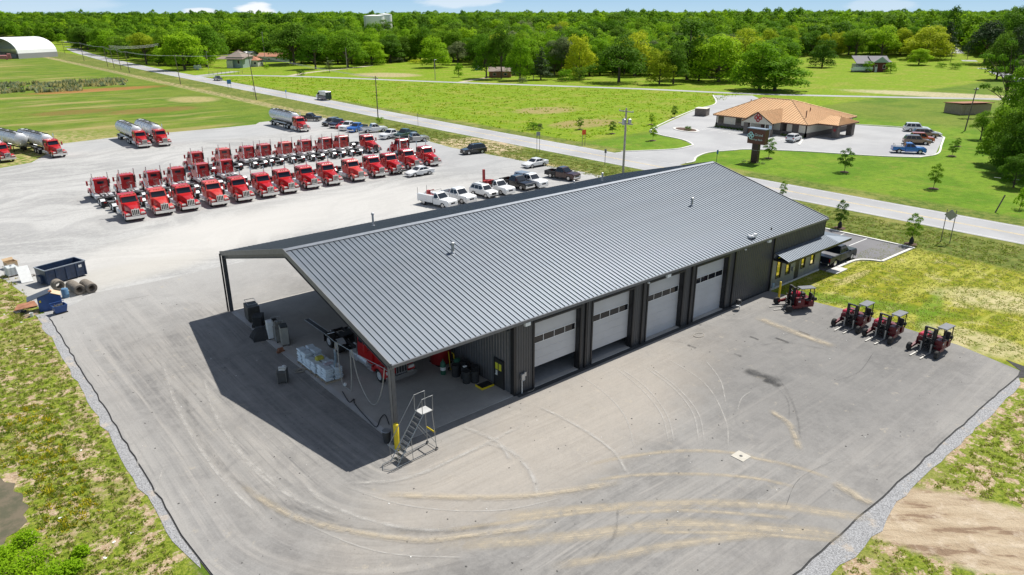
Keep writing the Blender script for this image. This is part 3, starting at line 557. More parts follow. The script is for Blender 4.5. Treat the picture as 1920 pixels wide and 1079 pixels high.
sheet('door_threshold', [(XG+.1, -.42), (34.5, -.42), (34.5, -.03), (XG+.1, -.03)], ZA+.012, mat('threshold_dark', (.05, .05, .05), .9))
for i, (x0, x1, lift) in enumerate(doors):
    for jx in ((x0-.02, x0+.03), (x1-.03, x1+.02)): part('door_jamb', TRIM, shop, (jx[0], jx[1], 0, .42, slab_h, DH+.02))
    for jx in ((x0-.16, x0-.02), (x1+.02, x1+.16)): part('door_casing', TRIM, shop, (jx[0], jx[1], -.075, -.03, 0, DH+.14))
    part('door_header', TRIM, shop, (x0-.02, x1+.02, -.075, .42, DH, DH+.14))
    d0 = part('overhead_door', DOORM, shop, *[(x0+.03, x1-.03, .36, .41, max(slab_h+.01, lift+slab_h)+k*.62+(.004 if k else 0), max(slab_h+.01, lift+slab_h)+(k+1)*.62-.004) for k in range(8) if lift+slab_h+(k+1)*.62 < DH+.02])
    zt = DH; ww = (x1-x0-.06)/4
    for k in range(8):
        pass
    zb = 3.22
    part('section_top', DOORM, d0, (x0+.03, x1-.03, .365, .41, DH-.9, DH))
    f = part('window_row', WHT, d0, (x0+.1, x1-.1, .335, .36, zb, zb+.04), (x0+.1, x1-.1, .335, .36, zb+.52, zb+.56), *[(x0+.1+q*(x1-x0-.24)/4, x0+.14+q*(x1-x0-.24)/4, .335, .36, zb+.04, zb+.52) for q in range(5)])
    for q in range(4):
        xa = x0+.14+q*(x1-x0-.24)/4; part('window', GLASS, d0, (xa, xa+(x1-x0-.24)/4-.04, .348, .356, zb+.04, zb+.52))
# interior that shows under the half-open doors
sheet('interior_floor', [(XG+.1, .42), (BL-.1, .42), (BL-.1, BW-.1), (XG+.1, BW-.1)], slab_h+.004, mat('interior_concrete', (.3, .3, .3), .6))
# personnel door in the canopy wall
md = part('personnel_door', mat('dark_door', (.045, .045, .045), .4, .2), shop, (XG-.09, XG-.04, 1.06, 2.0, slab_h, 2.22))
part('door_frame', TRIM, shop, (XG-.11, XG-.03, .98, 1.06, slab_h, 2.3), (XG-.11, XG-.03, 2.0, 2.08, slab_h, 2.3), (XG-.11, XG-.03, 1.06, 2.0, 2.22, 2.3))
YEL = mat('safety_yellow', (.75, .56, .02), .5, var=.08)
for y0 in (1.28, 1.66): part('notice', mat('notice_yellow', (.7, .68, .05), .6), md, (XG-.097, XG-.092, y0, y0+.28, 1.45, 1.95))
part('notice', WHT, md, (XG-.097, XG-.092, 1.7, 1.9, 1.0, 1.38)); b = MB(); b.cyl((XG-.13, 1.9, 1.05), (XG-.09, 1.9, 1.05), .03, 8); b.build('handle', WHT, md)
# wall lights, meter, vents
for x in (10.26, 25.05, 39.5):
    l = part('wall_light', mat('light_housing', (.75, .77, .76), .4), shop, (x-.22, x+.22, -.26, -.05, 5.08, 5.32)); part('lens', mat('lamp_lens', (.55, .6, .6), .2), l, (x-.18, x+.18, -.22, -.08, 5.06, 5.08))
for x in (22.65, 35.69): b = MB(); b.lathe([(.02, 0), (.11, .03), (.11, .09), (.02, .16)], (x, -.17, 5.1), 10); b.build('camera', WHT, shop, 40)
part('meter_box', mat('galvanised', (.45, .46, .47)), shop, (9.75, 10.0, -.22, -.05, 1.15, 1.6), (10.05, 10.22, -.16, -.05, 1.35, 1.65)); b = MB(); b.tube([(9.87, -.1, 1.15), (9.87, -.1, .1)], .035, 6); b.tube([(10.1, -.1, 1.35), (10.12, -.14, 1.1), (9.95, -.14, 1.05)], .02, 5); b.build('conduit', WHT, shop)
def vent(px, py, z, h, r, cap='straight', lean=None):
    P = g(px, py, z); b = MB(); b.lathe([(r*1.9, -.12), (r*1.5, .05), (r, .1), (r, h), (r*1.45, h+.01), (r*1.45, h+.16), (.01, h+.22)], n=12); o = b.build('roof_vent', mat('galvanised', (.45, .46, .47)), shop, 40); o.location = P; return o
def roofz(y): return HE+min(y, BW-y)*math.tan(ang)
for px, py, h, r in ((849, 474, .62, .11), (1297, 386, .62, .1)):
    z = 7.
    for _ in range(20): P = g(px, py, z); z = roofz(P.y)+.05
    vent(px, py, z, h, r)
for px, py, h in ((700, 424, 1.0), (1129, 340, .75), (1076, 345, .2)):
    z = 7.
    for _ in range(30): P = g(px, py, z); z = z*.6+.4*(roofz(P.y)+.05)
    vent(px, py, z, h, .09)
P = g(1411, 445, 5.75); b = MB(); b.box(-.45, .45, -.14, .14, 0, .14); b.box(-.35, -.2, -.3, .3, .05, .2); b.box(.1, .4, -.25, .02, .12, .3); o = b.build('roof_unit', mat('white_plastic', (.75, .75, .75), .4), shop); o.location = P
b = MB(); b.lathe([(.06, 0), (.06, .25), (.01, .26)], n=8); o = b.build('roof_vent', TRIM, shop); z = 6.; P = g(1446, 432, 6.1); o.location = P
# office front: lighter reflective siding, windows, awning
OSID = mat('office_siding', (.34, .35, .36), .3, .35, var=.08)
x_s = 40.62; win = [(41.65, 42.5), (43.35, 44.15), (46.15, 46.95), (47.95, 48.75)]; WZ0, WZ1 = 1.0, 3.15; dr = (45.1, 45.95)
xs = x_s
for (a, c) in sorted(win+[dr]): ribwall('office_wall', (xs, -.0), (a, -.0), fz(.0), fz(3.6), OSID, shop, pitch=.2); xs = c
ribwall('office_wall', (xs, 0), (BL, 0), fz(0), fz(3.6), OSID, shop, pitch=.2)
for a, c in win:
    ribwall('office_wall', (a, 0), (c, 0), fz(0), fz(WZ0), OSID, shop, pitch=.2); ribwall('office_wall', (a, 0), (c, 0), fz(WZ1), fz(3.6), OSID, shop, pitch=.2)
    f = part('window_frame', TRIM, shop, (a-.03, a+.05, -.06, .2, WZ0-.04, WZ1+.04), (c-.05, c+.03, -.06, .2, WZ0-.04, WZ1+.04), (a+.05, c-.05, -.06, .2, WZ0-.04, WZ0+.03), (a+.05, c-.05, -.06, .2, WZ1-.03, WZ1+.04))
    part('window', mat('grass_reflection_glass', (.85, .72, .28), .03, .95, var=0), f, (a+.05, c-.05, .02, .04, WZ0+.03, WZ1-.03))  # yellow of the reflected grass is put into the glass colour
part('office_door', mat('dark_door', (.045, .045, .045)), shop, (dr[0], dr[1], .0, .06, .1, 2.35)); ribwall('office_wall', dr[:1]+(0,), (dr[1], 0), fz(2.37), fz(3.6), OSID, shop, pitch=.2)
ribwall('upper_wall', (x_s, 0), (BL, 0), fz(3.6), fz(HE-.12), WALLM, shop, pitch=.3)
part('office_plinth', mat('footing_concrete', (.56, .54, .5)), shop, (x_s, BL, -.12, -.04, 0, .16)); part('meter_box', mat('galvanised', (.45, .46, .47)), shop, (44.5, 44.72, -.2, -.05, 1.15, 1.55))
aw = part('awning_frame', TRIM, shop, (40.9, 53.0, -1.5, -1.42, 2.95, 3.17), (40.9, 40.98, -1.42, -.05, 3.0, 3.2), (40.98, 52.9, -1.42, -.05, 3.0, 3.05), (50.1, 53.0, -.05, 3, 3.0, 3.06))
b = MB(); b.box(0, 0, 0, 0, 0, 0); n = 40
am = MB(); pw_ = 12.1/n; am.loft([[(x, y, z) for x, z in ((0, zt), (.01, zt+.04), (.05, zt+.04), (.06, zt), (pw_, zt), (pw_, zt-.02), (0, zt-.02))] for y, zt in ((-1.54, 3.19), (-.06, 3.72))]); amm = am.mesh('awning_panel'); amm.materials.append(ROOFM)
for i in range(n):
    if 40.9+i*pw_ > BL+.1: break
    o = link('awning_panel', amm, aw); o.location = (40.9+i*pw_, 0, 0)
am = MB(); x0 = 40.9+i*pw_
am.loft([[(x0, -1.54, 3.19), (x0, -1.54, 3.22), (53.05, -1.54, 3.22), (53.05, -1.54, 3.19)], [(x0, -.06, 3.70), (x0, -.06, 3.73), (BL+.2, -.06, 3.73), (BL+.2, -.06, 3.70)]])
am.loft([[(53.05, -1.54, 3.19), (53.05, -1.54, 3.22), (53.05, 6, 3.22), (53.05, 6, 3.19)], [(BL+.12, -.06, 3.70), (BL+.12, -.06, 3.73), (BL+.12, 6, 3.73), (BL+.12, 6, 3.7)]]); am.build('awning_roof', ROOFM, aw)
b = MB(); b.box(52.6, 52.75, 5.7, 5.85, 0, 3.0); b.build('awning_post', TRIM, aw)
# bollards
def bollard(P, label, h=1.45, r=.13):
    b = MB(); b.lathe([(r, 0), (r, h-.06), (r*.8, h), (.01, h+.03)], n=16); o = b.build('bollard', YEL, None, 40); o.location = P; tag(o, label, 'bollard'); return o
bollard((-.28, -.45, ZA), 'yellow steel bollard guarding the canopy corner post, beside the rolling stair', 1.75, .17); bollard((39.6, -1.75, ZA), 'thin yellow bollard by the office wall, next to the lone forklift', 1.6, .1)
# ================================================================ VEHICLES
RED = mat('truck_red', (.44, .006, .008), .32, 0, var=.1, scale=.9, coat=.35, dirt=.06, dcol=(.45, .2, .15)); CHR = mat('chrome', (.72, .72, .72), .16, 1., var=.05); ALU = mat('polished_aluminium', (.70, .71, .72), .45, .45, var=.08, scale=1.2, dirt=.15, dcol=(.5, .47, .42))
BLK = mat('black_frame', (.02, .02, .022), .55, .1, var=.2, dirt=.25, dcol=(.13, .11, .09)); TYR = mat('tyre_rubber_black', (.022, .021, .02), .85, var=.2, dirt=.3, dcol=(.1, .09, .08)); LAMP = mat('headlamp', (.7, .68, .62), .12, .2, var=0); AMB = mat('amber_lens', (.7, .25, .02), .3); TLR = mat('tail_lens', (.4, .01, .01), .25); WGL = mat('vehicle_glass', (.015, .02, .028), .05, 0, var=0)
RIM = mat('rim_metal', (.55, .55, .56), .3, .8); DEF = mat('grille_dark', (.03, .03, .03), .5, .3); REDD = mat('truck_red_inner', (.35, .01, .01), .5)
def wheel(par, x, y, r, w_, name='wheel', rimm=None, deep=.06):
    s = 1 if y > 0 else -1
    b = MB(); b.lathe([(r*.58, -w_/2), (r*.9, -w_/2), (r, -w_/2+.05), (r, w_/2-.05), (r*.9, w_/2), (r*.58, w_/2)], (0, 0, 0), 16, 'y')
    o = b.build(name, TYR, par, 40); o.location = (x, y, r)
    b = MB(); b.lathe([(r*.6, s*(w_/2+.003)), (r*.5, s*(w_/2-deep)), (r*.22, s*(w_/2-deep*.8)), (r*.2, s*(w_/2+.02)), (.01, s*(w_/2+.03))], (0, 0, 0), 12, 'y'); b.build('rim', rimm or RIM, o, 30)
    return o
def arc(cx, cz, r, a0, a1, n=8): return [(cx+r*math.cos(R(a0+(a1-a0)*i/n)), cz+r*math.sin(R(a0+(a1-a0)*i/n))) for i in range(n+1)]
def bld(name, m, par, fn, smooth=0, label=None):
    b = MB(); fn(b); return b.build(name, m, par, smooth, None, label)
def make_semi():
    t = thing('tractor_truck', 'x', 'truck')
    bld('frame', BLK, t, lambda b: [b.box(-8.5, .9, s*.43-.05, s*.43+.05, .78, 1.02) for s in (-1, 1)]+[b.box(x, x+.12, -.4, .4, .8, 1.0) for x in (-8.5, -7.1, -5.6, -4.4, -3.4, -1.6)]+[b.box(-7.75, -7.45, -.95, .95, .42, .62), b.box(-6.45, -6.15, -.95, .95, .42, .62), b.box(-.12, .12, -.9, .9, .42, .56)])
    bld('bumper', CHR, t, lambda b: b.loft([[(x-.05*abs(y)**2, y, z) for x, z in ((1.18, .42), (1.3, .46), (1.3, .8), (1.18, .84))] for y in (-1.22, -.9, -.4, .4, .9, 1.22)]))
    gl = bld('grille', CHR, t, lambda b: [b.box(1.13, 1.22, -.46, .46, 1.58, 1.68), b.box(1.13, 1.22, -.46, .46, .86, .94)]+[b.box(1.13, 1.22, y-.03, y+.03, .94, 1.58) for y in (-.43, -.215, 0, .215, .43)]); bld('grille_mesh', DEF, gl, lambda b: b.box(1.1, 1.15, -.43, .43, .9, 1.6))
    def hood(b):
        def rg_(x, w_, zt, zb=.95): return [(x, -w_, zb), (x, -w_, zt-.22), (x, -w_*.82, zt-.06), (x, -w_*.35, zt), (x, w_*.35, zt), (x, w_*.82, zt-.06), (x, w_, zt-.22), (x, w_, zb)]
        b.loft([rg_(1.1, .5, 1.70), rg_(.95, .54, 1.78), rg_(.3, .64, 1.93), rg_(-.6, .80, 2.08), rg_(-1.0, .9, 2.12)])
    bld('hood', RED, t, hood, 35)
    for s in (-1, 1):
        def fen(b):
            o = arc(0, .56, .72, -5, 175, 9); i = arc(0, .56, .60, 175, -5, 9)
            pr = [(1.05, .62), (1.08, .95), (.95, 1.12), (.72, 1.22)]+arc(0, .56, .76, 60, 150, 6)+[(-.95, .98), (-1.0, .62)]+[(-.62, .62)]+arc(0, .56, .60, 170, 10, 8)+[(.62, .6)]
            y0, y1 = sorted((s*.55, s*1.2)); b.prism(pr, y0, y1, .05)
        f = bld('fender', RED, t, fen); bld('headlight', LAMP, f, lambda b: b.bbox(.93, 1.12, min(s*.62, s*1.12), max(s*.62, s*1.12), .98, 1.17, .03))
    cabp = [(-1.0, 1.0), (-1.0, 2.08), (-1.12, 2.14), (-1.52, 2.92), (-1.7, 3.06), (-2.95, 3.1), (-3.08, 3.0), (-3.1, 1.0)]
    cab = bld('cab', RED, t, lambda b: b.loft([[(x, y*(1 if z < 2.1 else .92 if z > 2.8 else .95), z) for x, z in (cabp if abs(y) < 1.03 else [(x+(.04 if x < -2 else -.03), z-(.05 if z > 2.9 else 0)) for x, z in cabp])] for y in (-1.08, -1.02, 1.02, 1.08)]))
    bld('windshield', WGL, cab, lambda b: b.slab([(-1.125, -.88, 2.17), (-1.125, .88, 2.17), (-1.475, .82, 2.84), (-1.475, -.82, 2.84)], .02))
    bld('visor', RED, cab, lambda b: b.loft([[(-1.45, y, 2.86), (-1.28, y, 2.84), (-1.29, y, 2.88), (-1.5, y, 2.99)] for y in (-.95, .95)]))
    for s in (-1, 1):
        bld('side_window', WGL, cab, lambda b: b.quad(*[(x, s*(1.092 if z < 2.3 else 1.03), z) for x, z in ((-1.35, 2.12), (-2.15, 2.12), (-2.15, 2.82), (-1.62, 2.82))]))
        bld('side_window', WGL, cab, lambda b: b.quad(*[(x, s*(1.092 if z < 2.3 else 1.03), z) for x, z in ((-2.3, 2.2), (-2.85, 2.2), (-2.85, 2.8), (-2.3, 2.8))]))
        bld('door_handle', CHR, cab, lambda b: b.box(-2.2, -2.0, min(s*1.07, s*1.11), max(s*1.07, s*1.11), 1.75, 1.8))
        mi = bld('mirror', RED, t, lambda b: b.bbox(-1.3, -1.14, s*1.42-.12, s*1.42+.12, 1.95, 2.6, .03)); bld('mirror_arm', BLK, mi, lambda b: [b.box(-1.22, -1.19, min(s*1.05, s*1.35), max(s*1.05, s*1.35), z, z+.03) for z in (2.05, 2.5)])
        ex = bld('exhaust_stack', CHR, t, lambda b: [b.cyl((-3.28, s*.98, 1.2), (-3.28, s*.98, 3.4), .085, 10), b.cyl((-3.28, s*.98, 3.4), (-3.36, s*.98, 3.95), .07, 10)], 40)
        bld('heat_shield', DEF if s < 0 else ALU, ex, lambda b: b.cyl((-3.28, s*.98, 1.9), (-3.28, s*.98, 2.9), .11, 10))
        bld('fuel_tank', ALU, t, lambda b: [b.cyl((-3.1, s*.86, .78), (-1.75, s*.86, .78), .34, 14)]+[b.cyl((x, s*.86, .78), (x+.06, s*.86, .78), .355, 14) for x in (-2.9, -2.0)], 40)
        bld('cab_step', ALU, t, lambda b: b.box(-1.7, -.95, min(s*.75, s*1.12), max(s*.75, s*1.12), .45, .5)); bld('cab_step', ALU, t, lambda b: b.box(-1.7, -1.0, min(s*.8, s*1.1), max(s*.8, s*1.1), .72, .77)); bld('battery_box', ALU, t, lambda b: b.bbox(-4.3, -3.2, min(s*.55, s*1.15), max(s*.55, s*1.15), .5, 1.0))
        for x in (-6.3, -7.6): wheel(t, x, s*.9, .52, .56, rimm=ALU)
        [bld('mudguard', ALU, t, lambda b: b.loft([[(x, s*.62, z), (x, s*1.2, z)] for x, z in arc(cx, .52, .62, a0, a1, 5)], cap=False, closed=False)) for cx, a0, a1 in ((-6.3, 95, 30), (-7.6, 150, 85))]
        wheel(t, 0, s*.98, .52, .3, rimm=ALU)
        bld('tail_light', TLR, t, lambda b: b.box(-8.56, -8.5, s*.75-.15, s*.75+.15, .72, .86))
        bld('mudflap', BLK, t, lambda b: b.box(-8.4, -8.36, s*.9-.3, s*.9+.3, .25, .95))
    rw = bld('rear_window', WGL, cab, lambda b: b.box(-3.125, -3.1, -.42, .42, 2.35, 2.72)); bld('window_trim', CHR, rw, lambda b: b.box(-3.14, -3.1, -.46, .46, 2.68, 2.76))
    bld('grab_rail', CHR, cab, lambda b: [b.box(-3.16, -3.13, -.6, .1, 1.98, 2.01), b.box(-3.16, -3.13, .1, .13, 1.5, 2.0)])
    bld('roof_lights', AMB, cab, lambda b: [b.box(-1.75, -1.62, y-.06, y+.06, 3.06, 3.13) for y in (-.8, -.3, 0, .3, .8)])
    bld('deck_plate', ALU, t, lambda b: [b.box(-4.2, -3.2, -.4, .4, 1.03, 1.06), b.cyl((-5.2, -.25, .9), (-4.4, -.25, .9), .14, 8), b.cyl((-5.2, .25, .9), (-4.4, .25, .9), .14, 8), b.box(-8.6, -8.5, -.5, .5, .85, .95)])
    bld('fifth_wheel', BLK, t, lambda b: [b.loft([[(-7.4, -.4, z), (-7.4, -.15, z), (-6.9, -.05, z), (-6.9, .05, z), (-7.4, .15, z), (-7.4, .4, z), (-6.6, .48, z), (-6.4, .3, z), (-6.4, -.3, z), (-6.6, -.48, z)] for z in (1.1, 1.2)]), b.box(-7.2, -6.6, -.45, .45, 1.02, 1.1)])
    bld('hoses', BLK, t, lambda b: [b.tube([(-3.15, y, 2.0), (-3.5, y, 1.5), (-4.0, y*.5, 1.35), (-4.3, y*.5, 1.1)], .025, 5) for y in (-.15, 0, .15)])
    bld('wheel_hub_bolts', BLK, t, lambda b: [b.box(-7.0, -6.9, -.1, .1, .5, .8)])
    bld('emblem', CHR, t, lambda b: b.bbox(1.1, 1.2, -.06, .06, 1.72, 1.82, .02))
    return t
def fit(o, s): return o
semi = make_semi(); SEMI_T = tree_of(semi); SEMI_Z = .01; used = []
REDS = [RED, mat('truck_red_faded', (.55, .03, .025), .35, 0, var=.12, scale=.9, coat=.25, dirt=.35, dcol=(.55, .3, .22)), mat('truck_red_deep', (.47, .008, .012), .24, 0, var=.08, coat=.5)]
def place_semi(x, y, rz, label, group, v=0, z=SEMI_Z):
    if not used: used.append(1); o = semi; o.location = (x, y, z); o.rotation_euler.z = rz; o['label'] = label; o['group'] = group; return o
    M = REDS[v] if v else None
    o = dup(semi, SEMI_T, (x, y, z), rz, label, group)
    if M:
        for c in o.children_recursive:
            if c.type == 'MESH' and c.material_slots and c.material_slots[0].material == RED: c.material_slots[0].link = 'OBJECT'; c.material_slots[0].material = M
    return o
D, Up = R(-90), R(90)
fx = [1.75, 5.45, 8.75, 12.6, 16.3, 19.95, 23.4, 27.2, 30.85, 35.2, 39.3, 42.7, 47.1, 51.2]
fy = [66.5, 67.2, 67.3, 67.2, 67.5, 67.8, 68.4, 68.9, 69.1, 69.1, 69.7, 70.0, 71.4, 71.8]
for i, (x, y) in enumerate(zip(fx, fy)):
    ext = {0: 'at its left end', 1: 'dusty and paler, cream bumper', 13: 'at its far right end', 12: 'just behind the white saloon'}.get(i, f'the {ORD[i]} from the left')
    place_semi(x, y, D+R(rnd.uniform(-1.2, 1.2)), f'red tractor truck nose-on in front row, {ext}', 'red tractor trucks parked in the front row', [0, 1, 0, 1, 0, 2, 0, 2, 0, 1, 2, 0, 0, 2][i])
mr_ = [(.0, 76.3), (3.58, 77.0), (7.1, 76.8), (10.6, 77.3), (14.6, 78.3), (18.6, 79.0)]
for i, (x, y) in enumerate(mr_):
    place_semi(x+1.3, y+.2+7.6, Up+R(rnd.uniform(-1.5, 1.5)), f'red tractor truck seen from behind, {"leftmost" if i == 0 else ORD[i]+" from left"} of six backed against front row', 'red tractor trucks backed onto the front row', [2, 0, 2, 0, 0, 2][i])
place_semi(52.4, 85.9, Up, 'red tractor truck seen from behind, alone near the silver pickup', 'red tractor trucks backed onto the front row')
br = [g(390-7, 329), g(445-8, 321), g(487-6, 316), g(520-6, 311), g(560-5, 306.5), g(596-4, 302), g(637-6, 297), g(667-5, 293)]
for i, P in enumerate(br):
    place_semi(P.x+.55, P.y+7.6, Up+R(rnd.uniform(-1.5, 1.5)), f'red tractor truck seen from behind in the far back row, {"leftmost" if i == 0 else ORD[i]+" from the left"}', 'red tractor trucks in the far back row', i % 3)
P = g(480+845/3.996, 230+230/3.996); place_semi(P.x+1.0, P.y, D, 'red tractor truck facing forward at the right end of the far back row', 'red tractor trucks in the far back row')
# tank trailers
def make_tank():
    t = thing('tank_trailer', 'x', 'tank trailer')
    br_ = bld('barrel', ALU, t, lambda b: b.lathe([(.5, .32), (.95, .18), (1.16, 0), (1.18, -.6), (1.18, -12.2), (1.1, -12.5), (.5, -12.65)], (0, 0, 2.6), 24, 'x'), 35)
    bld('rib', CHR, br_, lambda b: [b.lathe([(1.19, x), (1.215, x+.02), (1.215, x+.08), (1.19, x+.1)], (0, 0, 2.6), 24, 'x') for x in (-.5, -3, -5.5, -8, -10.5, -12.2)])
    bld('walkway', BLK, t, lambda b: [b.box(-12, -.3, y-.03, y+.03, 3.7, 3.86) for y in (-.55, .55)]+[b.box(-11, -2, -.2, .2, 3.76, 3.8)])
    for x in (-2.5, -6, -9.5): bld('manhole', ALU, t, lambda b: b.lathe([(.26, 0), (.26, .14), (.05, .2)], (x, 0, 3.74), 12))
    bld('chassis', BLK, t, lambda b: [b.box(-12.4, 0, s*.45-.06, s*.45+.06, 1.1, 1.35) for s in (-1, 1)]+[b.box(-12.5, -12.4, -1.2, 1.2, .6, .8), b.box(-10.0, -9.8, -.9, .9, .45, .6), b.box(-11.35, -11.15, -.9, .9, .45, .6)])
    for s in (-1, 1):
        for x in (-9.9, -11.25): wheel(t, x, s*.92, .52, .56, rimm=ALU)
        bld('landing_leg', BLK, t, lambda b: [b.box(-2.6, -2.48, s*.8-.06, s*.8+.06, .1, 1.5), b.box(-2.7, -2.38, s*.8-.12, s*.8+.12, .05, .1)])
        bld('hose_tray', ALU, t, lambda b: b.cyl((-8.8, s*.95, 1.15), (-3.2, s*.95, 1.15), .14, 8)); bld('fender', ALU, t, lambda b: b.loft([[(x, s*.62, z), (x, s*1.22, z)] for x, z in [(-9.2, .7)]+arc(-9.9, .52, .66, 60, 95, 4)+arc(-11.25, .52, .66, 85, 140, 4)], cap=False, closed=False))
    bld('head_brace', CHR, t, lambda b: [b.tube([(.34, 0, 2.6), (.2, y, z)], .025, 5) for y, z in ((.7, 2.0), (-.7, 2.0), (0, 1.7), (.35, 1.75), (-.35, 1.75), (0, 3.4))])
    return t
tank = make_tank(); TANK_T = tree_of(tank); TW = []
def place_tank(x, y, label, rz=D):
    o = tank if not TW else dup(tank, TANK_T, (x, y, 0), rz, label)
    TW.append(1); o.location = (x, y, .01); o.rotation_euler.z = rz; o['label'] = label; o['group'] = 'silver tank trailers at the back of the yard'; return o
tk = [((50.5, 124.3), 'alone by the pickups at the back'), ((16.8, 124.9), 'left of the middle pair'), ((20.5, 124.4), 'right of the middle pair'), ((1.73, 124.1), 'rightmost at the left edge'), ((-6.28, 124.9), 'cut off by the left edge')]
for (x, y), s in tk:
    h_ = D+(R(11) if x < 5 else 0); place_semi(x+1.1, y, h_, f'red truck pulling a tank trailer, {s}', 'red trucks with tank trailers'); place_tank(x+1.1-4*math.cos(h_), y-4*math.sin(h_), f'silver tank trailer, {s}', h_)
P = g(52, 290); place_tank(P.x-.3, P.y+1.8, 'silver tank trailer standing without a truck at the left edge', D+R(12))
# the truck under the canopy
o = place_semi(4.3, 7.55, D, 'red tractor truck parked in the shade under the canopy of the workshop', 'red truck in the wash bay', z=slab_h+.003)
# ---- cars
PAINTS = {}
def paint(n, c, r=.3, met=.0): return mat('paint_'+n, c, r, met, var=.05, coat=.7, dirt=.05)
def make_car(name, cat, label, P, heading, kind, col, L=4.8, W=1.85, H=1.48, wb=2.8, wr=.34, bedcol=None, group=None, extra=None):
    t = thing(name, label, cat, P, heading, group); h = L/2; zc = .22; bel = H*.6; o = h
    if kind == 'sedan': nose, hoodh, ws0, ws1, rf1, rw, tail, dk = (.62, .86, .95, .18, -.95, -1.65, 1.0, 1.0)
    fa, ra = wb/2+.05, -wb/2+.05; ar = wr+.06
    def archs(zb): return arc(fa, wr, ar, 0, 180, 6), arc(ra, wr, ar, 0, 180, 6)
    A, B_ = archs(zc)
    if kind == 'sedan': top = [(-h, zc+.15), (-h, .9), (-h+.08, 1.0), (-h+.55, 1.04), (-.5, .98), (.9, .96), (1.5, .86), (h-.25, .72), (h-.02, .55), (h, zc+.1)]; cabb = ((-1.75, 1.0), (1.0, .94), (.25, H), (-.95, H))
    elif kind == 'suv': top = [(-h, zc+.2), (-h, 1.0), (-h+.06, 1.1), (.8, 1.08), (h-.9, 1.03), (h-.2, .95), (h-.02, .8), (h, zc+.1)]; cabb = ((-h+.1, 1.08), (1.05, 1.06), (.45, H), (-h+.45, H))
    else: top = [(-.75, zc+.25), (-.75, 1.22), (.95, 1.2), (h-.25, 1.14), (h-.05, 1.02), (h, .85), (h, .42)]; cabb = ((-.85, 1.2), (1.25, 1.18), (.55, H), (-.6, H))
    if kind == 'single': top[0] = (.05, zc+.25); top[1] = (.05, 1.22); cabb = ((0, 1.2), (1.3, 1.18), (.65, H), (.12, H))
    prof = [p for p in top]; bot = [(h-.05, zc)]+[p for p in A if p[1] > zc]
    bot += [p for p in B_ if p[1] > zc]+[(-h+.05, zc)] if kind in ('sedan', 'suv') else [(top[0][0], zc+.1)]
    body = bld('body', col, t, lambda b: b.prism(prof+bot, -W/2, W/2, .07), 30)
    (x0, z0), (x1, z1), (x2, z2), (x3, z3) = cabb; w0, w1 = W/2-.06, W/2-.26
    bld('cabin', col, t, lambda b: b.loft([[(x0, -w0, z0-.05), (x1, -w0, z1-.05), (x1, w0, z1-.05), (x0, w0, z0-.05)], [(x3+.05, -w1-.03, z3-.07), (x2-.0, -w1-.03, z2-.07), (x2-.0, w1+.03, z2-.07), (x3+.05, w1+.03, z3-.07)], [(x3+.12, -w1, z3), (x2-.12, -w1, z2), (x2-.12, w1, z2), (x3+.12, w1, z3)]]), 25)
    def lerp(a, c, f): return a+(c-a)*f
    def gq(xa0, xa1, f0, f1, s):   # side glass between two fractions of belt and roof lines
        out = []
        for xf, zf in ((xa0, f0), (xa1, f0), (xa1, f1), (xa0, f1)):
            xb = lerp(x0, x1, xf); xt = lerp(x3+.05, x2, xf); out.append((lerp(xb, xt, zf), s*(lerp(w0, w1+.03, zf)+.012), lerp(lerp(z0, z1, xf)-.05, z2-.07, zf)))
        return out
    bld('windshield', WGL, t, lambda b: b.slab([(lerp(x1, x2, .12)+.012, -w0+.13, lerp(z1, z2-.07, .12)), (lerp(x1, x2, .12)+.012, w0-.13, lerp(z1, z2-.07, .12)), (lerp(x1, x2, .93)+.012, w1-.03, lerp(z1, z2-.07, .93)), (lerp(x1, x2, .93)+.012, -w1+.03, lerp(z1, z2-.07, .93))], .012))
    bld('rear_window', WGL, t, lambda b: b.slab([(lerp(x0, x3, .2)-.0, w0-.14, lerp(z0, z3-.07, .25)), (lerp(x0, x3, .2)-.0, -w0+.14, lerp(z0, z3-.07, .25)), (lerp(x0, x3, .9)+.02, -w1+.03, lerp(z0, z3-.07, .9)), (lerp(x0, x3, .9)+.02, w1-.03, lerp(z0, z3-.07, .9))], .03))
    cuts = {'sedan': [(.1, .5), (.53, .9)], 'suv': [(.05, .3), (.33, .6), (.63, .93)], 'pickup': [(.08, .47), (.51, .93)], 'single': [(.12, .88)]}[kind if kind != 'crew' else 'pickup']
    for s in (-1, 1):
        for a, c in cuts: bld('side_window', WGL, t, lambda b: b.quad(*gq(a, c, .14, .9, s)))
        hl = bld('headlight', LAMP, t, lambda b: b.bbox(h-.16, h+.01, min(s*(W/2-.42), s*(W/2-.08)), max(s*(W/2-.42), s*(W/2-.08)), .64 if kind != 'sedan' else .54, .80 if kind != 'sedan' else .66, .03))
        bld('mirror', col, t, lambda b: b.bbox(x1-.35, x1-.2, min(s*W/2, s*(W/2+.2)), max(s*W/2, s*(W/2+.2)), z1+.0, z1+.17, .03))
        for q, x in (('wheel', fa), ('wheel', ra)):
            wheel(t, x, s*(W/2-.12), wr, .25)
    zt_ = {'sedan': (.72, .88), 'suv': (.8, 1.02)}.get(kind, (.75, 1.05))
    if kind in ('sedan', 'suv'):
        for s in (-1, 1): bld('tail_light', TLR, t, lambda b: b.bbox(-h-.015, -h+.15, min(s*(W/2-.35), s*(W/2-.03)), max(s*(W/2-.35), s*(W/2-.03)), *zt_, .02))
        bld('bumper', BLK if kind == 'suv' else col, t, lambda b: [b.bbox(h-.1, h+.03, -W/2+.1, W/2-.1, .25, .42, .03), b.bbox(-h-.04, -h+.1, -W/2+.1, W/2-.1, .3, .5, .03)])
        bld('underbody', BLK, t, lambda b: b.box(-h+.3, h-.3, -W/2+.15, W/2-.15, .2, .5))
    else:
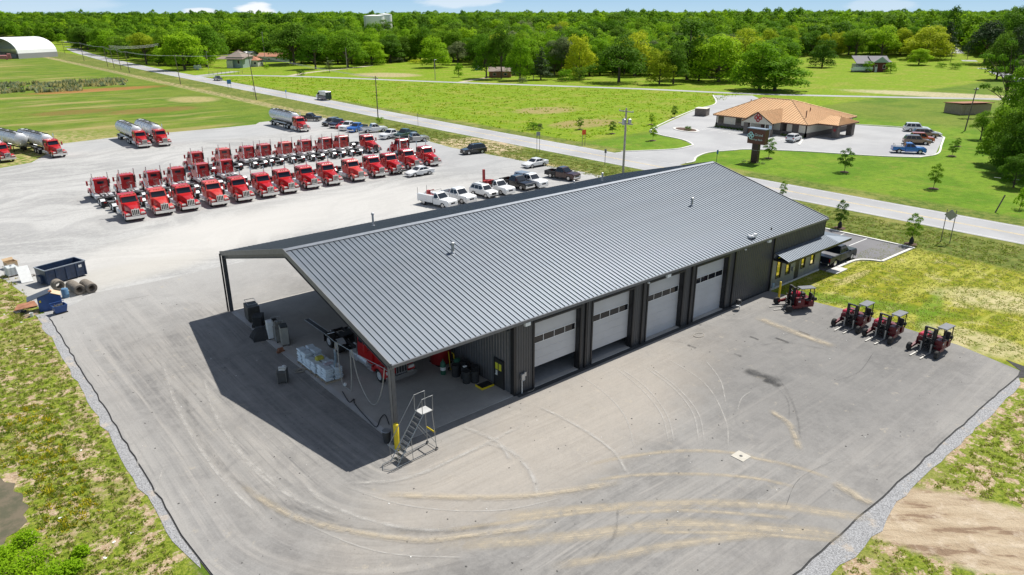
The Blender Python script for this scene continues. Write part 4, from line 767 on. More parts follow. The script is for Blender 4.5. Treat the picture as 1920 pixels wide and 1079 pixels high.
        bx = top[0][0]
        if bedcol is not False:
            bc = bedcol or col
            pr = [(-h, .5), (-h, 1.15), (bx-.03, 1.18), (bx-.03, .5)]+[p for p in B_ if p[1] > .5]
            bed = bld('bed', bc, t, lambda b: [b.prism(pr, s*(W/2-.05)-.06, s*(W/2-.05)+.06) for s in (-1, 1)]+[b.box(-h, -h+.07, -W/2+.12, W/2-.12, .5, 1.15), b.box(bx-.1, bx-.04, -W/2+.12, W/2-.12, .5, 1.15)]); bld('bed_floor', BLK, bed, lambda b: b.box(-h+.07, bx-.1, -W/2+.12, W/2-.12, .6, .66))
            for s in (-1, 1): bld('tail_light', TLR, t, lambda b: b.bbox(-h-.02, -h+.1, min(s*(W/2-.16), s*(W/2-.0)), max(s*(W/2-.16), s*(W/2-.0)), .75, 1.08, .02))
        bld('bumper', CHR if col not in (BLK,) else BLK, t, lambda b: [b.bbox(h-.1, h+.06, -W/2+.05, W/2-.05, .42, .62, .03), b.bbox(-h-.12, -h+.02, -W/2+.1, W/2-.1, .42, .6, .03)])
        bld('chassis', BLK, t, lambda b: b.box(-h+.1, h-.4, -.6, .6, .35, .55))
    bld('grille', DEF, t, lambda b: b.bbox(h-.12, h+.015, -.42, .42, .52 if kind != 'sedan' else .42, .85 if kind not in ('sedan',) else .56, .02))
    bld('number_plate', WHT, t, lambda b: b.box(-h-.14 if kind in ('pickup', 'single') else -h-.05, -h-.12 if kind in ('pickup', 'single') else -h-.03, -.16, .16, .5, .62))
    if extra: extra(t, h, W, H)
    return t
def rail(t, h, W, H): bld('roof_rail', BLK, t, lambda b: [b.box(-h+.7, .2, s*(W/2-.32)-.02, s*(W/2-.32)+.02, H, H+.06) for s in (-1, 1)])
def cover_bed(t, h, W, H): bld('bed_cover', mat('vinyl_cover', (.2, .2, .21), .35, .2), t, lambda b: b.box(-h+.05, -.8, -W/2+.1, W/2-.1, 1.15, 1.2))
def shell(c):
    def f(t, h, W, H): bld('camper_shell', c, t, lambda b: b.loft([[(-h+.05, -W/2+.08, 1.16), (-.85, -W/2+.08, 1.16), (-.85, W/2-.08, 1.16), (-h+.05, W/2-.08, 1.16)], [(-h+.2, -W/2+.25, H-.05), (-.85, -W/2+.25, H-.03), (-.85, W/2-.25, H-.03), (-h+.2, W/2-.25, H-.05)]])); bld('shell_window', WGL, t, lambda b: [b.quad((-h+.4, s*(W/2-.12), 1.32), (-1.1, s*(W/2-.12), 1.32), (-1.1, s*(W/2-.2), H-.2), (-h+.5, s*(W/2-.2), H-.2)) for s in (-1, 1)])
    return f
PW_, PBK, PGY, PBL, PSL, PBR, PRD, PNV, POR, PTN, PGN = paint('white', (.78, .78, .77)), paint('black', (.012, .013, .016), .2), paint('dark_grey', (.09, .095, .1), .3, .5), paint('bright_blue', (.015, .14, .5), .25, .2), paint('silver', (.42, .42, .42), .3, .6), paint('dark_brown', (.05, .02, .018), .25, .3), paint('car_red', (.5, .02, .02)), paint('navy', (.015, .03, .07), .25, .3), paint('burnt_orange', (.5, .09, .01)), paint('bronze', (.22, .16, .11), .3, .6), paint('dark_green', (.02, .06, .045), .3, .2)
PK = dict(kind='pickup', L=5.8, W=2.0, H=1.92, wb=3.6, wr=.41)
SV = dict(kind='suv', L=4.9, W=1.95, H=1.8, wb=2.9, wr=.38)
SD = dict(kind='sedan', L=4.85, W=1.85, H=1.46, wb=2.85, wr=.34)
def mid(a, c, off): a, c = Vector(a), Vector(c); d = (c-a).normalized(); return (a+c)/2+Vector((-d.y, d.x, 0))*off
def car(nm, cat, label, wa, wb_, col, side, z=.012, **k):    # wa, wb_: photo positions of rear and front wheel contacts on the visible side; side +1 if the car lies to their left
    a, c = g(*wa), g(*wb_); d = math.atan2(c.y-a.y, c.x-a.x)
    if 'head' in k: d = R(k.pop('head'))
    o = Vector((-math.sin(d), math.cos(d), 0)); Wd = k.get('W', 1.9); ctr = (a+c)/2+o*side*(Wd/2-.12)-Vector((math.cos(d), math.sin(d), 0))*.05
    return make_car(nm, cat, label, (ctr.x, ctr.y, z), d, col=col, **k)
car('pickup_truck', 'pickup', 'glossy black pickup with grey bed cover parked by the office awning', (1563, 501), (1594, 488), mat('paint_blue_black', (.010, .016, .03), .45, .1, coat=.15), 1, z=.035, head=0, extra=cover_bed, **PK)
car('sedan', 'car', 'white saloon with a door ajar beside the red trucks', (806, 328), (776.5, 332.6), PW_, -1, head=180, extra=lambda t, h, W, H: bld('open_door', PW_, t, lambda b: b.box(-.35, .6, -.02, .03, .3, .95, Matrix.Translation((.55, W/2, 0)) @ Matrix.Rotation(R(150), 4, 'Z'))), **SD)
car('sedan', 'car', 'white saloon parked alone by the verge, nearest the two-post road sign', (1020, 312), (997, 316), PW_, -1, head=180, **SD)
car('suv', 'car', 'black sport utility car parked nose left beside the grass verge', (906, 288), (877, 291), PBK, -1, head=172, extra=rail, **SV)
car('pickup_truck', 'pickup', 'dark brown pickup with red load at its cab, parked alone above the workshop roof', (1033, 334), (1065, 340), PBR, 1, head=-80, bedcol=BLK, **PK)
def toolbed(t, h, W, H):
    bld('service_body', PW_, t, lambda b: [b.bbox(-h, .0, s*(W/2-.2)-.25, s*(W/2-.2)+.25, .55, 1.5, .03) for s in (-1, 1)]+[b.box(-h+.05, .0, -W/2+.4, W/2-.4, .62, .7), b.box(-h, -h+.06, -W/2+.4, W/2-.4, .6, 1.3)])
    bld('pipe_rack', BLK, t, lambda b: [b.tube([(-h, s*.9, 1.5), (-h, s*.9, 2.3)], .025, 5) for s in (-1, 1)]+[b.tube([(-.1, -.9, 1.5), (-.1, -.9, 2.15), (-.1, .9, 2.15), (-.1, .9, 1.5)], .025, 5)])
    bld('crane', mat('crane_red', (.4, .03, .03), .5), t, lambda b: [b.box(-1.9, -1.5, -.2, .25, .7, 1.9), b.tube([(-1.7, 0, 1.8), (-.7, .1, 2.1)], .07, 6), b.bbox(-1.2, -.7, -.4, .1, .7, 1.4)]); bld('welder', PW_, t, lambda b: b.bbox(-1.3, -.5, .1, .6, .7, 1.6))
SP = dict(PK); SP['kind'] = 'single'; SP['bedcol'] = False
car('service_truck', 'truck', 'white service truck with tool body, hose rack and small red crane', (799, 385), (827, 391), PW_, 1, head=-78, extra=toolbed, **SP)
P = g(865, 383); make_car('pickup_truck', 'pickup', 'white crew-cab pickup between the service truck and the small white wagon', (P.x+.75, P.y+1.8, .012), R(-84), col=PW_, bedcol=PW_, **PK)
car('suv', 'car', 'small boxy white wagon with roof rails, parked between pickup and flatbed', (890, 366), (910, 373), PW_, 1, head=-86, extra=rail, kind='suv', L=4.5, W=1.8, H=1.72, wb=2.7, wr=.36)
def flat(t, h, W, H):
    bld('flatbed', BLK, t, lambda b: [b.box(-h-.3, -.0, -W/2, W/2, .85, 1.0), b.box(-.1, -.02, -W/2+.05, W/2-.05, 1.0, 1.9)]); bld('crane', mat('crane_red', (.4, .03, .03)), t, lambda b: [b.box(-1.6, -1.2, -.6, .6, 1.0, 1.6), b.box(-2.9, -2.6, -.25, .05, 1.0, 3.0), b.box(-2.4, -1.8, -.7, .0, 1.0, 1.5), b.tube([(-1.4, .2, 1.6), (-2.6, -.3, 1.5)], .1, 6)])
P = g(939, 366.5); make_car('flatbed_truck', 'truck', 'white flatbed truck carrying a dark red loader crane', (P.x+.8, P.y+1.9, .012), R(-86), col=PW_, extra=flat, **{**SP, 'L': 6.0})
P = g(978, 358); make_car('pickup_truck', 'pickup', 'black pickup with a grey hood between the flatbed and the last white pickup', (P.x+.85, P.y+2.1, .012), R(-86), col=PBK, bedcol=BLK, **PK)
P = g(1003, 354); make_car('pickup_truck', 'pickup', 'white pickup with a grey camper shell, rightmost of the row behind the roof', (P.x+.85, P.y+2.0, .012), R(-86), col=PW_, extra=shell(PSL), **PK)
# row at the back of the yard
z2 = lambda a, b_: (480+a/3.996, b_/3.996)
car('pickup_truck', 'pickup', 'black pickup beside the lone tank trailer at the back corner', z2(375, 905), z2(415, 915), PBK, 1, head=-55, **PK)
for q, (wa, cat_, nm, col, lab, kw) in enumerate((((548, 950), 'car', 'suv', PGY, 'dark grey van-like utility car, leftmost of the cars parked at the back fence line', SV), ((608, 962), 'pickup', 'pickup_truck', PNV, 'dark blue pickup, second of the cars at the back of the yard', PK), ((645, 970), 'car', 'sedan', PRD, 'small red car mostly hidden between the navy and white pickups', SD), ((682, 982), 'pickup', 'pickup_truck', PW_, 'white pickup with black windows, next to the bright blue one', PK), ((745, 994), 'pickup', 'pickup_truck', PBL, 'bright blue pickup at the back of the yard with a dark bed', {**PK, 'bedcol': PNV}))):
    P = g(*z2(*wa)); make_car(nm, cat_, lab, (P.x+1.4, P.y+1.6, .012), R(-152 if q else -155), col=col, **kw)
car('pickup_truck', 'pickup', 'long white crew-cab pickup side-on, nose right, next to the green bush', z2(843, 998), z2(948, 992), PW_, 1, head=-14, **PK)
car('pickup_truck', 'pickup', 'white crew-cab pickup facing left, next to the dark green one', z2(1075, 1035), z2(998, 1042), PW_, -1, head=-165, **PK)
P = g(*z2(1065, 1045)); make_car('pickup_truck', 'pickup', 'dark green pickup squeezed between the white and the silver pickups', (P.x+2.4, P.y+.9, .012), R(-160), col=PGN, **PK)
car('pickup_truck', 'pickup', 'silver grey crew-cab pickup, nose right, behind the lone red truck', z2(1145, 1070), z2(1255, 1066), PSL, 1, head=-14, bedcol=PGY, **PK)
# road traffic
car('pickup_truck', 'pickup', 'grey pickup driving on the highway, far up the road', (400, 151), (410, 152.5), PGY, 1, head=-92, z=.03, **PK)
a = g(610, 188.6)
t = thing('delivery_van', 'white cargo van with dark rear doors driving away along the highway', 'van', (a.x+.5, a.y+2, .03), R(92)); van = t
bld('body', PW_, t, lambda b: b.prism([(-3.2, .4), (-3.2, 2.55), (-3.05, 2.7), (1.3, 2.7), (2.1, 1.55), (3.0, 1.3), (3.15, .9), (3.15, .4)], -1.05, 1.05, .1))
bld('lower_panel', PNV, t, lambda b: b.bbox(-3.22, 2.0, -1.07, 1.07, .38, 1.55, .03)); bld('windshield', WGL, t, lambda b: b.slab([(2.05, -.85, 1.62), (2.05, .85, 1.62), (1.42, .8, 2.5), (1.42, -.8, 2.5)], .02))
for s in (-1, 1):
    bld('rear_door', PNV, t, lambda b: b.box(-3.24, -3.2, min(s*.03, s*.98), max(s*.03, s*.98), .6, 2.5)); bld('mirror', BLK, t, lambda b: b.box(1.5, 1.65, min(s*1.05, s*1.35), max(s*1.05, s*1.35), 1.6, 2.0)); bld('side_window', WGL, t, lambda b: b.quad((.6, s*1.06, 1.6), (1.7, s*1.06, 1.6), (1.2, s*1.06, 2.3), (.6, s*1.06, 2.3)))
    for x in (-2, 2.1): wheel(t, x, s*.95, .37, .25)
# bank customers
car('suv', 'car', 'small white crossover parked nose-in at the bank front door', (1476, 268), (1485, 262), PW_, -1, head=8, z=.03, **{**SV, 'L': 4.4, 'W': 1.85, 'H': 1.65, 'wb': 2.6})
z8 = lambda a, b_: (1440+a/3.996, 230+b_/3.996)
car('pickup_truck', 'pickup', 'bright blue pickup with a covered bed, nearest car at the bank', z8(985, 232), z8(1130, 238), PBL, 1, head=-57, z=.03, extra=lambda t, h, W, H: (cover_bed(t, h, W, H), bld('rack', BLK, t, lambda b: [b.tube([(x, -.8, 1.18), (x, -.8, 1.6), (x, .8, 1.6), (x, .8, 1.18)], .03, 5) for x in (-2.6, -1.2)])), **PK)
for wa, wb_, col, lab, kw, nm, cat_ in ((z8(1065, 162), z8(1170, 174), PTN, 'bronze crossover behind the bright blue pickup at the bank', SV, 'suv', 'car'), (z8(1100, 140), z8(1212, 158), POR, 'burnt orange off-road wagon among the cars right of the bank', {**SV, 'L': 4.6, 'H': 1.85}, 'suv', 'car'), (z8(1130, 112), z8(1230, 118), PTN, 'tan crossover between the orange wagon and the white cars at the bank', SV, 'suv', 'car'),
                            (z8(1160, 96), z8(1262, 112), PW_, 'low white car farthest to the right in the bank lot', SD, 'sedan', 'car'), (z8(1062, 72), z8(1170, 72), PW_, 'big white sport utility car farthest back in the bank lot', {**SV, 'L': 5.2, 'W': 2.0, 'H': 1.9}, 'suv', 'car')):
    car(nm, cat_, lab, wa, wb_, col, 1, head=-57, z=.03, **kw)
# ---- truck-mounted forklifts
FRED = mat('forklift_red', (.12, .003, .008), .4, 0, var=.12, coat=.2, dirt=.15, dcol=(.2, .06, .05)); FPK = mat('forklift_hood_red', (.45, .012, .04), .3, 0, coat=.5); ROOFG = mat('guard_roof_grey', (.13, .135, .145), .55)
def make_fork():
    t = thing('truck_mounted_forklift', 'x', 'forklift')
    bld('chassis', FRED, t, lambda b: [b.box(-1.5, .2, -1.0, 1.0, .38, .62), b.bbox(-1.7, -1.1, -.8, .8, .5, 1.0, .05)])
    h_ = bld('engine_hood', FPK, t, lambda b: b.bbox(-.95, .15, -1.05, -.35, 1.0, 1.4, .1)); bld('radiator', BLK, t, lambda b: b.bbox(-1.4, -.95, -1.03, -.35, .95, 1.3, .05)); bld('engine_box', FRED, t, lambda b: b.bbox(-1.4, .2, -1.08, -.33, .5, 1.02, .04))
    bld('operator_station', FRED, t, lambda b: b.bbox(-.5, .25, .4, 1.08, .5, 1.25, .05)); bld('battery_box', FRED, t, lambda b: b.bbox(-1.4, -.9, .4, 1.08, .5, 1.0, .04))
    bld('seat', BLK, t, lambda b: [b.bbox(-1.2, -.65, .5, 1.0, 1.0, 1.15, .04), b.bbox(-1.28, -1.12, .5, 1.0, 1.1, 1.75, .04)])
    bld('steering_wheel', BLK, t, lambda b: [b.cyl((-.35, .75, 1.2), (-.5, .75, 1.42), .03, 6), b.lathe([(.17, 0), (.2, .02), (.17, .04)], (-.5, .75, 1.42), 12)])
    [bld('guard_post', BLK, t, lambda b: b.tube([(x0, y, .9), (x1, y, 2.32)], .045, 6)) for y in (.42, 1.05) for x0, x1 in ((.15, -.0), (-1.4, -1.3))]; bld('guard_bar', BLK, t, lambda b: b.box(-1.4, -1.34, .42, 1.05, 1.5, 1.55))
    bld('guard_roof', ROOFG, t, lambda b: b.bbox(-1.45, .12, .32, 1.14, 2.3, 2.37, .03))
    m_ = bld('mast', BLK, t, lambda b: [b.box(.18, .4, y-.09, y+.09, .25, 2.25) for y in (-.42, .34)]+[b.box(.34, .44, y-.05, y+.05, .25, 2.0) for y in (-.36, .28)]+[b.box(.22, .34, -.42, .34, z, z+.11) for z in (.5, .8, 1.1, 1.65, 2.14)]+[b.box(.0, .2, -.33, .25, .4, 1.15)])
    bld('mast_cylinder', CHR, m_, lambda b: [b.cyl((.28, y, .4), (.28, y, 1.9), .035, 6) for y in (-.25, .17)]); bld('carriage', BLK, t, lambda b: [b.box(.46, .54, -.75, .67, .35, .45), b.box(.46, .54, -.75, .67, .75, .85), b.box(.46, .54, -.3, -.22, .35, 1.3), b.box(.46, .54, .15, .23, .35, 1.3), b.box(.46, .54, -.75, .67, 1.25, 1.3)])
    for y in (-.45, .37): bld('fork', mat('fork_steel', (.42, .41, .38), .45, .5), t, lambda b: [b.box(.54, .6, y-.06, y+.06, .1, .9), b.loft([[(x, y-.06, .06), (x, y+.06, .06), (x, y+.06, z), (x, y-.06, z)] for x, z in ((.54, .12), (2.3, .08))])])
    for s in (-1, 1):
        bld('wheel_arm', FRED, t, lambda b: [b.loft([[(x, s*1.0-.1, z0), (x, s*1.0+.1, z0), (x, s*1.0+.1, z1), (x, s*1.0-.1, z1)] for x, z0, z1 in ((-.2, .35, .75), (.5, .32, .58), (1.15, .3, .46))])]); wheel(t, 1.15, s*1.14, .36, .26, rimm=BLK)
    wheel(t, -1.5, -.15, .36, .28, rimm=BLK)
    bld('tank', BLK, t, lambda b: b.cyl((-1.6, .45, 1.15), (-1.6, 1.05, 1.15), .17, 10)); bld('work_light', LAMP, t, lambda b: b.bbox(.05, .15, .45, .6, 2.15, 2.28, .02)); bld('decal', WHT, t, lambda b: b.box(.0, .22, 1.082, 1.086, .95, 1.1))
    bld('hydraulic_hoses', BLK, t, lambda b: [b.tube([(-.2, y, 1.0), (.0, y, 1.5), (.2, y+.05, 1.3), (.25, y, .7)], .02, 5) for y in (-.2, -.1, .05)])
    return t
fk = make_fork(); FK_T = tree_of(fk)
for i, (a, c, lab) in enumerate((((1563.5, 612.6), (1606.5, 626.5), 'red forklift with grey roof, leftmost of the three in a row'), ((1622, 632), (1666, 646.8), 'red forklift with grey roof, middle of the three in a row'), ((1702.4, 657), (1755, 675), 'red forklift with grey roof, nearest of the three in a row'))):
    A, C = g(*a), g(*c); d = (C-A).normalized(); n_ = Vector((d.y, -d.x, 0)); n_ = n_ if n_.x < 0 else -n_; hd = math.atan2(n_.y, n_.x); ctr = (A+C)/2-n_*1.03
    if i == 0: fk.location = (ctr.x, ctr.y, ZA); fk.rotation_euler.z = hd; fk['label'] = lab; fk['group'] = 'red truck-mounted forklifts'; fk.scale = (.9, .9, .9)
    else: dup(fk, FK_T, (ctr.x, ctr.y, ZA), hd, lab, 'red truck-mounted forklifts')
A = g(1487, 578); dup(fk, FK_T, (A.x, A.y, ZA), R(150), 'red forklift standing apart beside the yellow bollard at the office wall', 'red truck-mounted forklifts')
# ================================================================ YARD OBJECTS
NAVY = mat('dumpster_navy', (.016, .04, .095), .4, .1, var=.2, dirt=.25, dcol=(.12, .11, .1)); BLUE = mat('bin_blue', (.02, .07, .24), .45, 0, var=.15, dirt=.15, dcol=(.1, .1, .12)); RUST = mat('rusty_steel', (.3, .13, .07), .85, .2, var=.3, dirt=.3, dcol=(.42, .25, .16)); CARD = mat('cardboard', (.48, .34, .2), .85, var=.12); PLY = mat('plywood', (.55, .4, .26), .8, var=.1); PLAST = mat('translucent_plastic', (.55, .58, .58), .35, var=.1); GLV = mat('galvanised', (.45, .46, .47)); WOOD = mat('weathered_wood', (.33, .27, .2), .85, var=.2); BAG = mat('shrink_wrap', (.60, .67, .71), .25, 0, var=.2, scale=4.); GREY = mat('machine_grey', (.23, .22, .2), .55, .2, var=.2, dirt=.3, dcol=(.12, .1, .09)); GRN = mat('tank_green', (.03, .12, .07), .45); TARP = mat('dark_tarp', (.03, .03, .03), .75, bump=.6, bscale=4.); LBL = WHT
t = thing('dumpster', 'big open navy blue roll-off dumpster with a row of tyres in front', 'dumpster', (0, 0, 0)); A, B2 = g(86, 521), g(163, 515)
dirv = (g(163, 517)-g(92, 537)).normalized(); c0 = (g(163, 517)+g(92, 537))/2; nrm = Vector((-dirv.y, dirv.x, 0)); ctr = c0+nrm*1.0; t.location = (ctr.x, ctr.y, .01); t.rotation_euler.z = math.atan2(dirv.y, dirv.x)
DL = (g(163, 517)-g(92, 537)).length/2+.1
def wall4(b, L, W, h, th, z0=.15, fl=0.12):
    def r(l, w_, z): return [(-l, -w_, z), (l, -w_, z), (l, w_, z), (-l, w_, z)]
    b.loft([r(L-fl, W-fl, z0), r(L, W, h)], cap=False); b.loft([r(L-th-fl, W-th-fl, z0+.05), r(L-th, W-th, h)], cap=False); b.loft([r(L, W, h), r(L-th, W-th, h)], cap=False); b.quad(*r(L-fl, W-fl, z0)); b.quad(*r(L-th-fl, W-th-fl, z0+.05)[::-1])
bld('container', NAVY, t, lambda b: wall4(b, DL, 1.0, 1.55, .06, .12, .05)); bld('rim', mat('dumpster_edge', (.3, .33, .37), .4, .2), t, lambda b: [b.box(-DL-.04, DL+.04, s*1.0-.05, s*1.0+.05, 1.52, 1.6) for s in (-1, 1)]+[b.box(s*DL-.05, s*DL+.05, -.95, .95, 1.52, 1.6) for s in (-1, 1)])
bld('side_post', NAVY, t, lambda b: [b.box(x-.05, x+.05, -1.08, -.96, .15, 1.5) for x in (-DL+.1, -DL/2, 0, DL/2, DL-.1)]); bld('sign_plate', LBL, t, lambda b: b.box(DL-.75, DL-.45, -1.11, -1.09, 1.05, 1.3)); bld('rubbish', mat('dark_rubbish', (.05, .03, .03), .9, var=.5, scale=8.), t, lambda b: b.loft([[(x, y, .45+.15*math.sin(x*3+y*2)) for y in (-.85, -.3, .3, .85)] for x in (-DL+.2, -DL/2, 0, DL/2, DL-.2)], cap=False, closed=False)); bld('hook', NAVY, t, lambda b: b.box(-DL-.25, -DL, -.4, .4, .2, .9))
def tyre_mesh():
    b = MB(); r, w_ = .5, .26; b.lathe([(r*.56, -w_/2+.03), (r*.62, -w_/2), (r*.92, -w_/2), (r, -w_/2+.05), (r, w_/2-.05), (r*.92, w_/2), (r*.62, w_/2), (r*.56, w_/2-.03)], (0, 0, 0), 20, 'y')
    f = b.f; n = len(b.v); 
    b.f = [q for q in b.f if len(q) == 4]; k = 20; b.f += [((7*k)+i, (7*k)+(i+1) % k, (i+1) % k, i) for i in range(k)]
    me = b.mesh('tyre'); me.materials.append(mat('old_tyre', (.19, .165, .135), .9, var=.25, scale=4., dirt=.4, dcol=(.28, .23, .18))); me.shade_smooth(); me.set_sharp_from_angle(angle=R(40)); return me
tm = tyre_mesh()
T1, T2 = g(151, 553), g(174, 549.5); rowd = (g(118, 535)-g(148, 552)).normalized()
def tyres(P, n, d, lab, rz):
    for i in range(n):
        o = link('tyre', tm); q = P+d*(.315*i); o.location = (q.x+rnd.uniform(-.03, .03), q.y, .5*(1-(.0))+.01); o.rotation_euler = (R(rnd.uniform(-4, 4)), rnd.uniform(0, 3), rz); tag(o, lab+(', the front one' if i == 0 else f', {ORD[i]} from the front'), 'tyre', 'used truck tyres stood in rows by the dumpster')
rz = math.atan2(rowd.y, rowd.x)-math.pi/2
tyres(T1+Vector((0, .0, 0)), 7, rowd, 'worn tyre in the left long row before the dumpster', rz); tyres(T2, 6, rowd, 'worn tyre in the right row before the dumpster', rz); tyres(g(112, 545), 3, rowd, 'worn tyre in the short row behind the blue box', rz)
def at3(n, lab, cat, px, py, rz=0, grp=None, z=.01): P = g(px, py); return thing(n, lab, cat, (P.x, P.y, z), rz, grp)
e0, e1 = g(75, 586), g(119, 578); dv = (e1-e0).normalized(); t = thing('storage_box', 'blue steel compactor box with a slanted dark roof panel and boards on top', 'container', ((e0.x+e1.x)/2-dv.y*.55, (e0.y+e1.y)/2+dv.x*.55, .01), math.atan2(dv.y, dv.x)); w2 = (e1-e0).length/2
bld('box', BLUE, t, lambda b: b.loft([[(-w2, y, 0), (w2, y, 0), (w2, y, 1.15), (.1, y, 1.55), (-w2, y, 1.3)] for y in (-.55, .6)])); bld('roof_panel', mat('slate_sheet', (.06, .07, .09), .5), t, lambda b: b.slab([(-w2-.75, -.65, 1.12), (.15, -.65, 1.62), (.15, .7, 1.62), (-w2-.75, .7, 1.12)], .05)); bld('board', PLY, t, lambda b: b.slab([(.2, -.6, 1.56), (w2, -.6, 1.22), (w2, .6, 1.22), (.2, .6, 1.56)], .04)); bld('label_plate', YEL, t, lambda b: b.box(-w2+.12, -w2+.26, -.57, -.55, .85, 1.05)); bld('roof_board', RUST, t, lambda b: b.box(.05, .3, -.3, .0, 1.6, 1.68))
P = g(124, 558); o = bld('plastic_barrel', mat('barrel_blue', (.1, .2, .32), .4), None, lambda b: b.lathe([(.27, 0), (.3, .05), (.3, .3), (.31, .32), (.31, .36), (.3, .38), (.3, .82), (.26, .88), (.02, .86)], n=16), 40); o.location = P; tag(o, 'grey-blue plastic barrel between the blue box and the tyres', 'barrel')
t = at3('scrap_bin', 'small open blue tilt bin full of metal scrap by the asphalt corner', 'bin', 114, 588, R(10), z=ZA); bld('tub', BLUE, t, lambda b: wall4(b, .55, .42, .75, .04, .1, .12)); bld('handle', BLUE, t, lambda b: b.tube([(-.6, .4, .9), (.6, .4, .9)], .03, 6)); bld('scrap', mat('metal_scrap', (.12, .12, .12), .6, .5, var=.8, scale=14.), t, lambda b: [b.box(-.02, .25, -.03, .03, -.02, .02, Matrix.Translation((rnd.uniform(-.35, .3), rnd.uniform(-.25, .25), rnd.uniform(.55, .72))) @ Matrix.Rotation(rnd.uniform(0, 3), 4, 'Z') @ Matrix.Rotation(rnd.uniform(-.4, .4), 4, 'X')) for _ in range(45)], 0); bld('skid', BLK, t, lambda b: [b.box(-.5, .5, y, y+.08, 0, .1) for y in (-.35, .25)])
P = g(48, 577); o = bld('steel_plate', RUST, None, lambda b: b.loft([[(-.95, -.6, 0), (.9, -.55, 0), (.8, .7, .12), (-.5, .6, .12)], [(-.95, -.6, .03), (.9, -.55, .03), (.8, .7, .15), (-.5, .6, .15)]])); o.location = (P.x, P.y, .1); tag(o, 'rust-brown flat sheet lying on the weeds left of the blue box', 'sheet metal')
P = g(52, 530); t = o = bld('white_panel', WHT, None, lambda b: b.slab([(-.5, 0, .0), (.5, 0, .0), (.42, 1.25, 1.35), (-.58, 1.25, 1.35)], .05)); o.location = (P.x, P.y, .02); tag(o, 'plain white sheet leaning upright beside the caged liquid tote', 'panel')
t = at3('liquid_tote', 'grey plastic liquid tote in a wire cage at the weedy edge of the yard', 'tote', 24, 517, .2); bld('bottle', PLAST, t, lambda b: b.bbox(-.5, .5, -.48, .48, .14, 1.0, .08)); bld('cage', GLV, t, lambda b: [b.tube([(-.53, -.51, z), (.53, -.51, z), (.53, .51, z), (-.53, .51, z), (-.53, -.51, z)], .015, 4) for z in (.2, .4, .6, .8, 1.02)]+[b.tube([(x, y, .12), (x, y, 1.04)], .015, 4) for x in (-.53, -.18, .18, .53) for y in (-.51, .51)]); bld('pallet', WOOD, t, lambda b: [b.box(-.5, .5, y, y+.12, .1, .13) for y in (-.5, -.2, .1, .38)]+[b.box(x, x+.1, -.5, .5, 0, .1) for x in (-.5, -.05, .4)]); bld('cap', mat('black_plastic', (.02, .02, .02), .4), t, lambda b: b.lathe([(.1, 1.0), (.1, 1.05), (.01, 1.06)], n=10))
t = at3('cardboard_box', 'open brown cardboard carton standing behind the liquid tote', 'carton', 22, 503, .3); bld('carton', CARD, t, lambda b: wall4(b, .5, .4, .75, .02, .01, 0)); bld('flap', CARD, t, lambda b: [b.slab([(-.5, .4, .75), (.5, .4, .75), (.5, .62, .98), (-.5, .62, .98)], .01), b.slab([(.5, -.4, .75), (.5, .4, .75), (.75, .4, .6), (.75, -.4, .6)], .01)])
P = g(58, 592); t = thing('timber_pile', 'short pale offcuts of timber beside the white bucket', 'timber', (P.x, P.y, .01), .3)
for i in range(5): bld('plank', [WOOD, PLY][i % 2], t, lambda b: b.box(-.55, .5, -.05, .05, 0, .04, Matrix.Translation((rnd.uniform(-.1, .1), i*.09-.2, .03*i)) @ Matrix.Rotation(rnd.uniform(-.15, .15), 4, 'Z')))
P = g(60, 594); t = thing('bucket', 'small white plastic bucket on the ground near the asphalt corner', 'bucket', (P.x, P.y, .01)); bld('pail', WHT, t, lambda b: b.lathe([(.12, 0), (.15, .32), (.16, .33), (.13, .31), (.11, .05)], n=12)); bld('handle', GLV, t, lambda b: b.tube([(-.15, 0, .3), (0, -.12, .38), (.15, 0, .3)], .008, 4))
for (px, py, lab) in ((66, 517, 'pile of small grey rocks right of the white panel'), (38, 586, 'dark rubber mat heap beneath the brown plate')):
    P = g(px, py); o = bld('rubble_pile', mat('rubble', (.3, .28, .26), .9, var=.3) if px > 50 else TARP, None, lambda b: [b.bbox(-.14, .14, -.1, .1, 0, .16, .04, Matrix.Translation((rnd.uniform(-.4, .4), rnd.uniform(-.3, .3), 0)) @ Matrix.Rotation(rnd.uniform(0, 3), 4, 'Z')) for _ in range(12)]); o.location = P; tag(o, lab, 'rubble')
o = bld('litter', mat('litter_white', (.8, .8, .78), .6), None, lambda b: [b.box(-.08, .08, -.05, .05, 0, .03, Matrix.Translation(g(px, py)) @ Matrix.Rotation(px, 4, 'Z')) for px, py in ((8, 590), (20, 640), (113, 972), (152, 845), (214, 1017), (248, 1000), (197, 1047), (40, 605), (50, 655))]); tag(o, 'scraps of white litter scattered over the weedy ground at the left', 'litter'); o['kind'] = 'stuff'
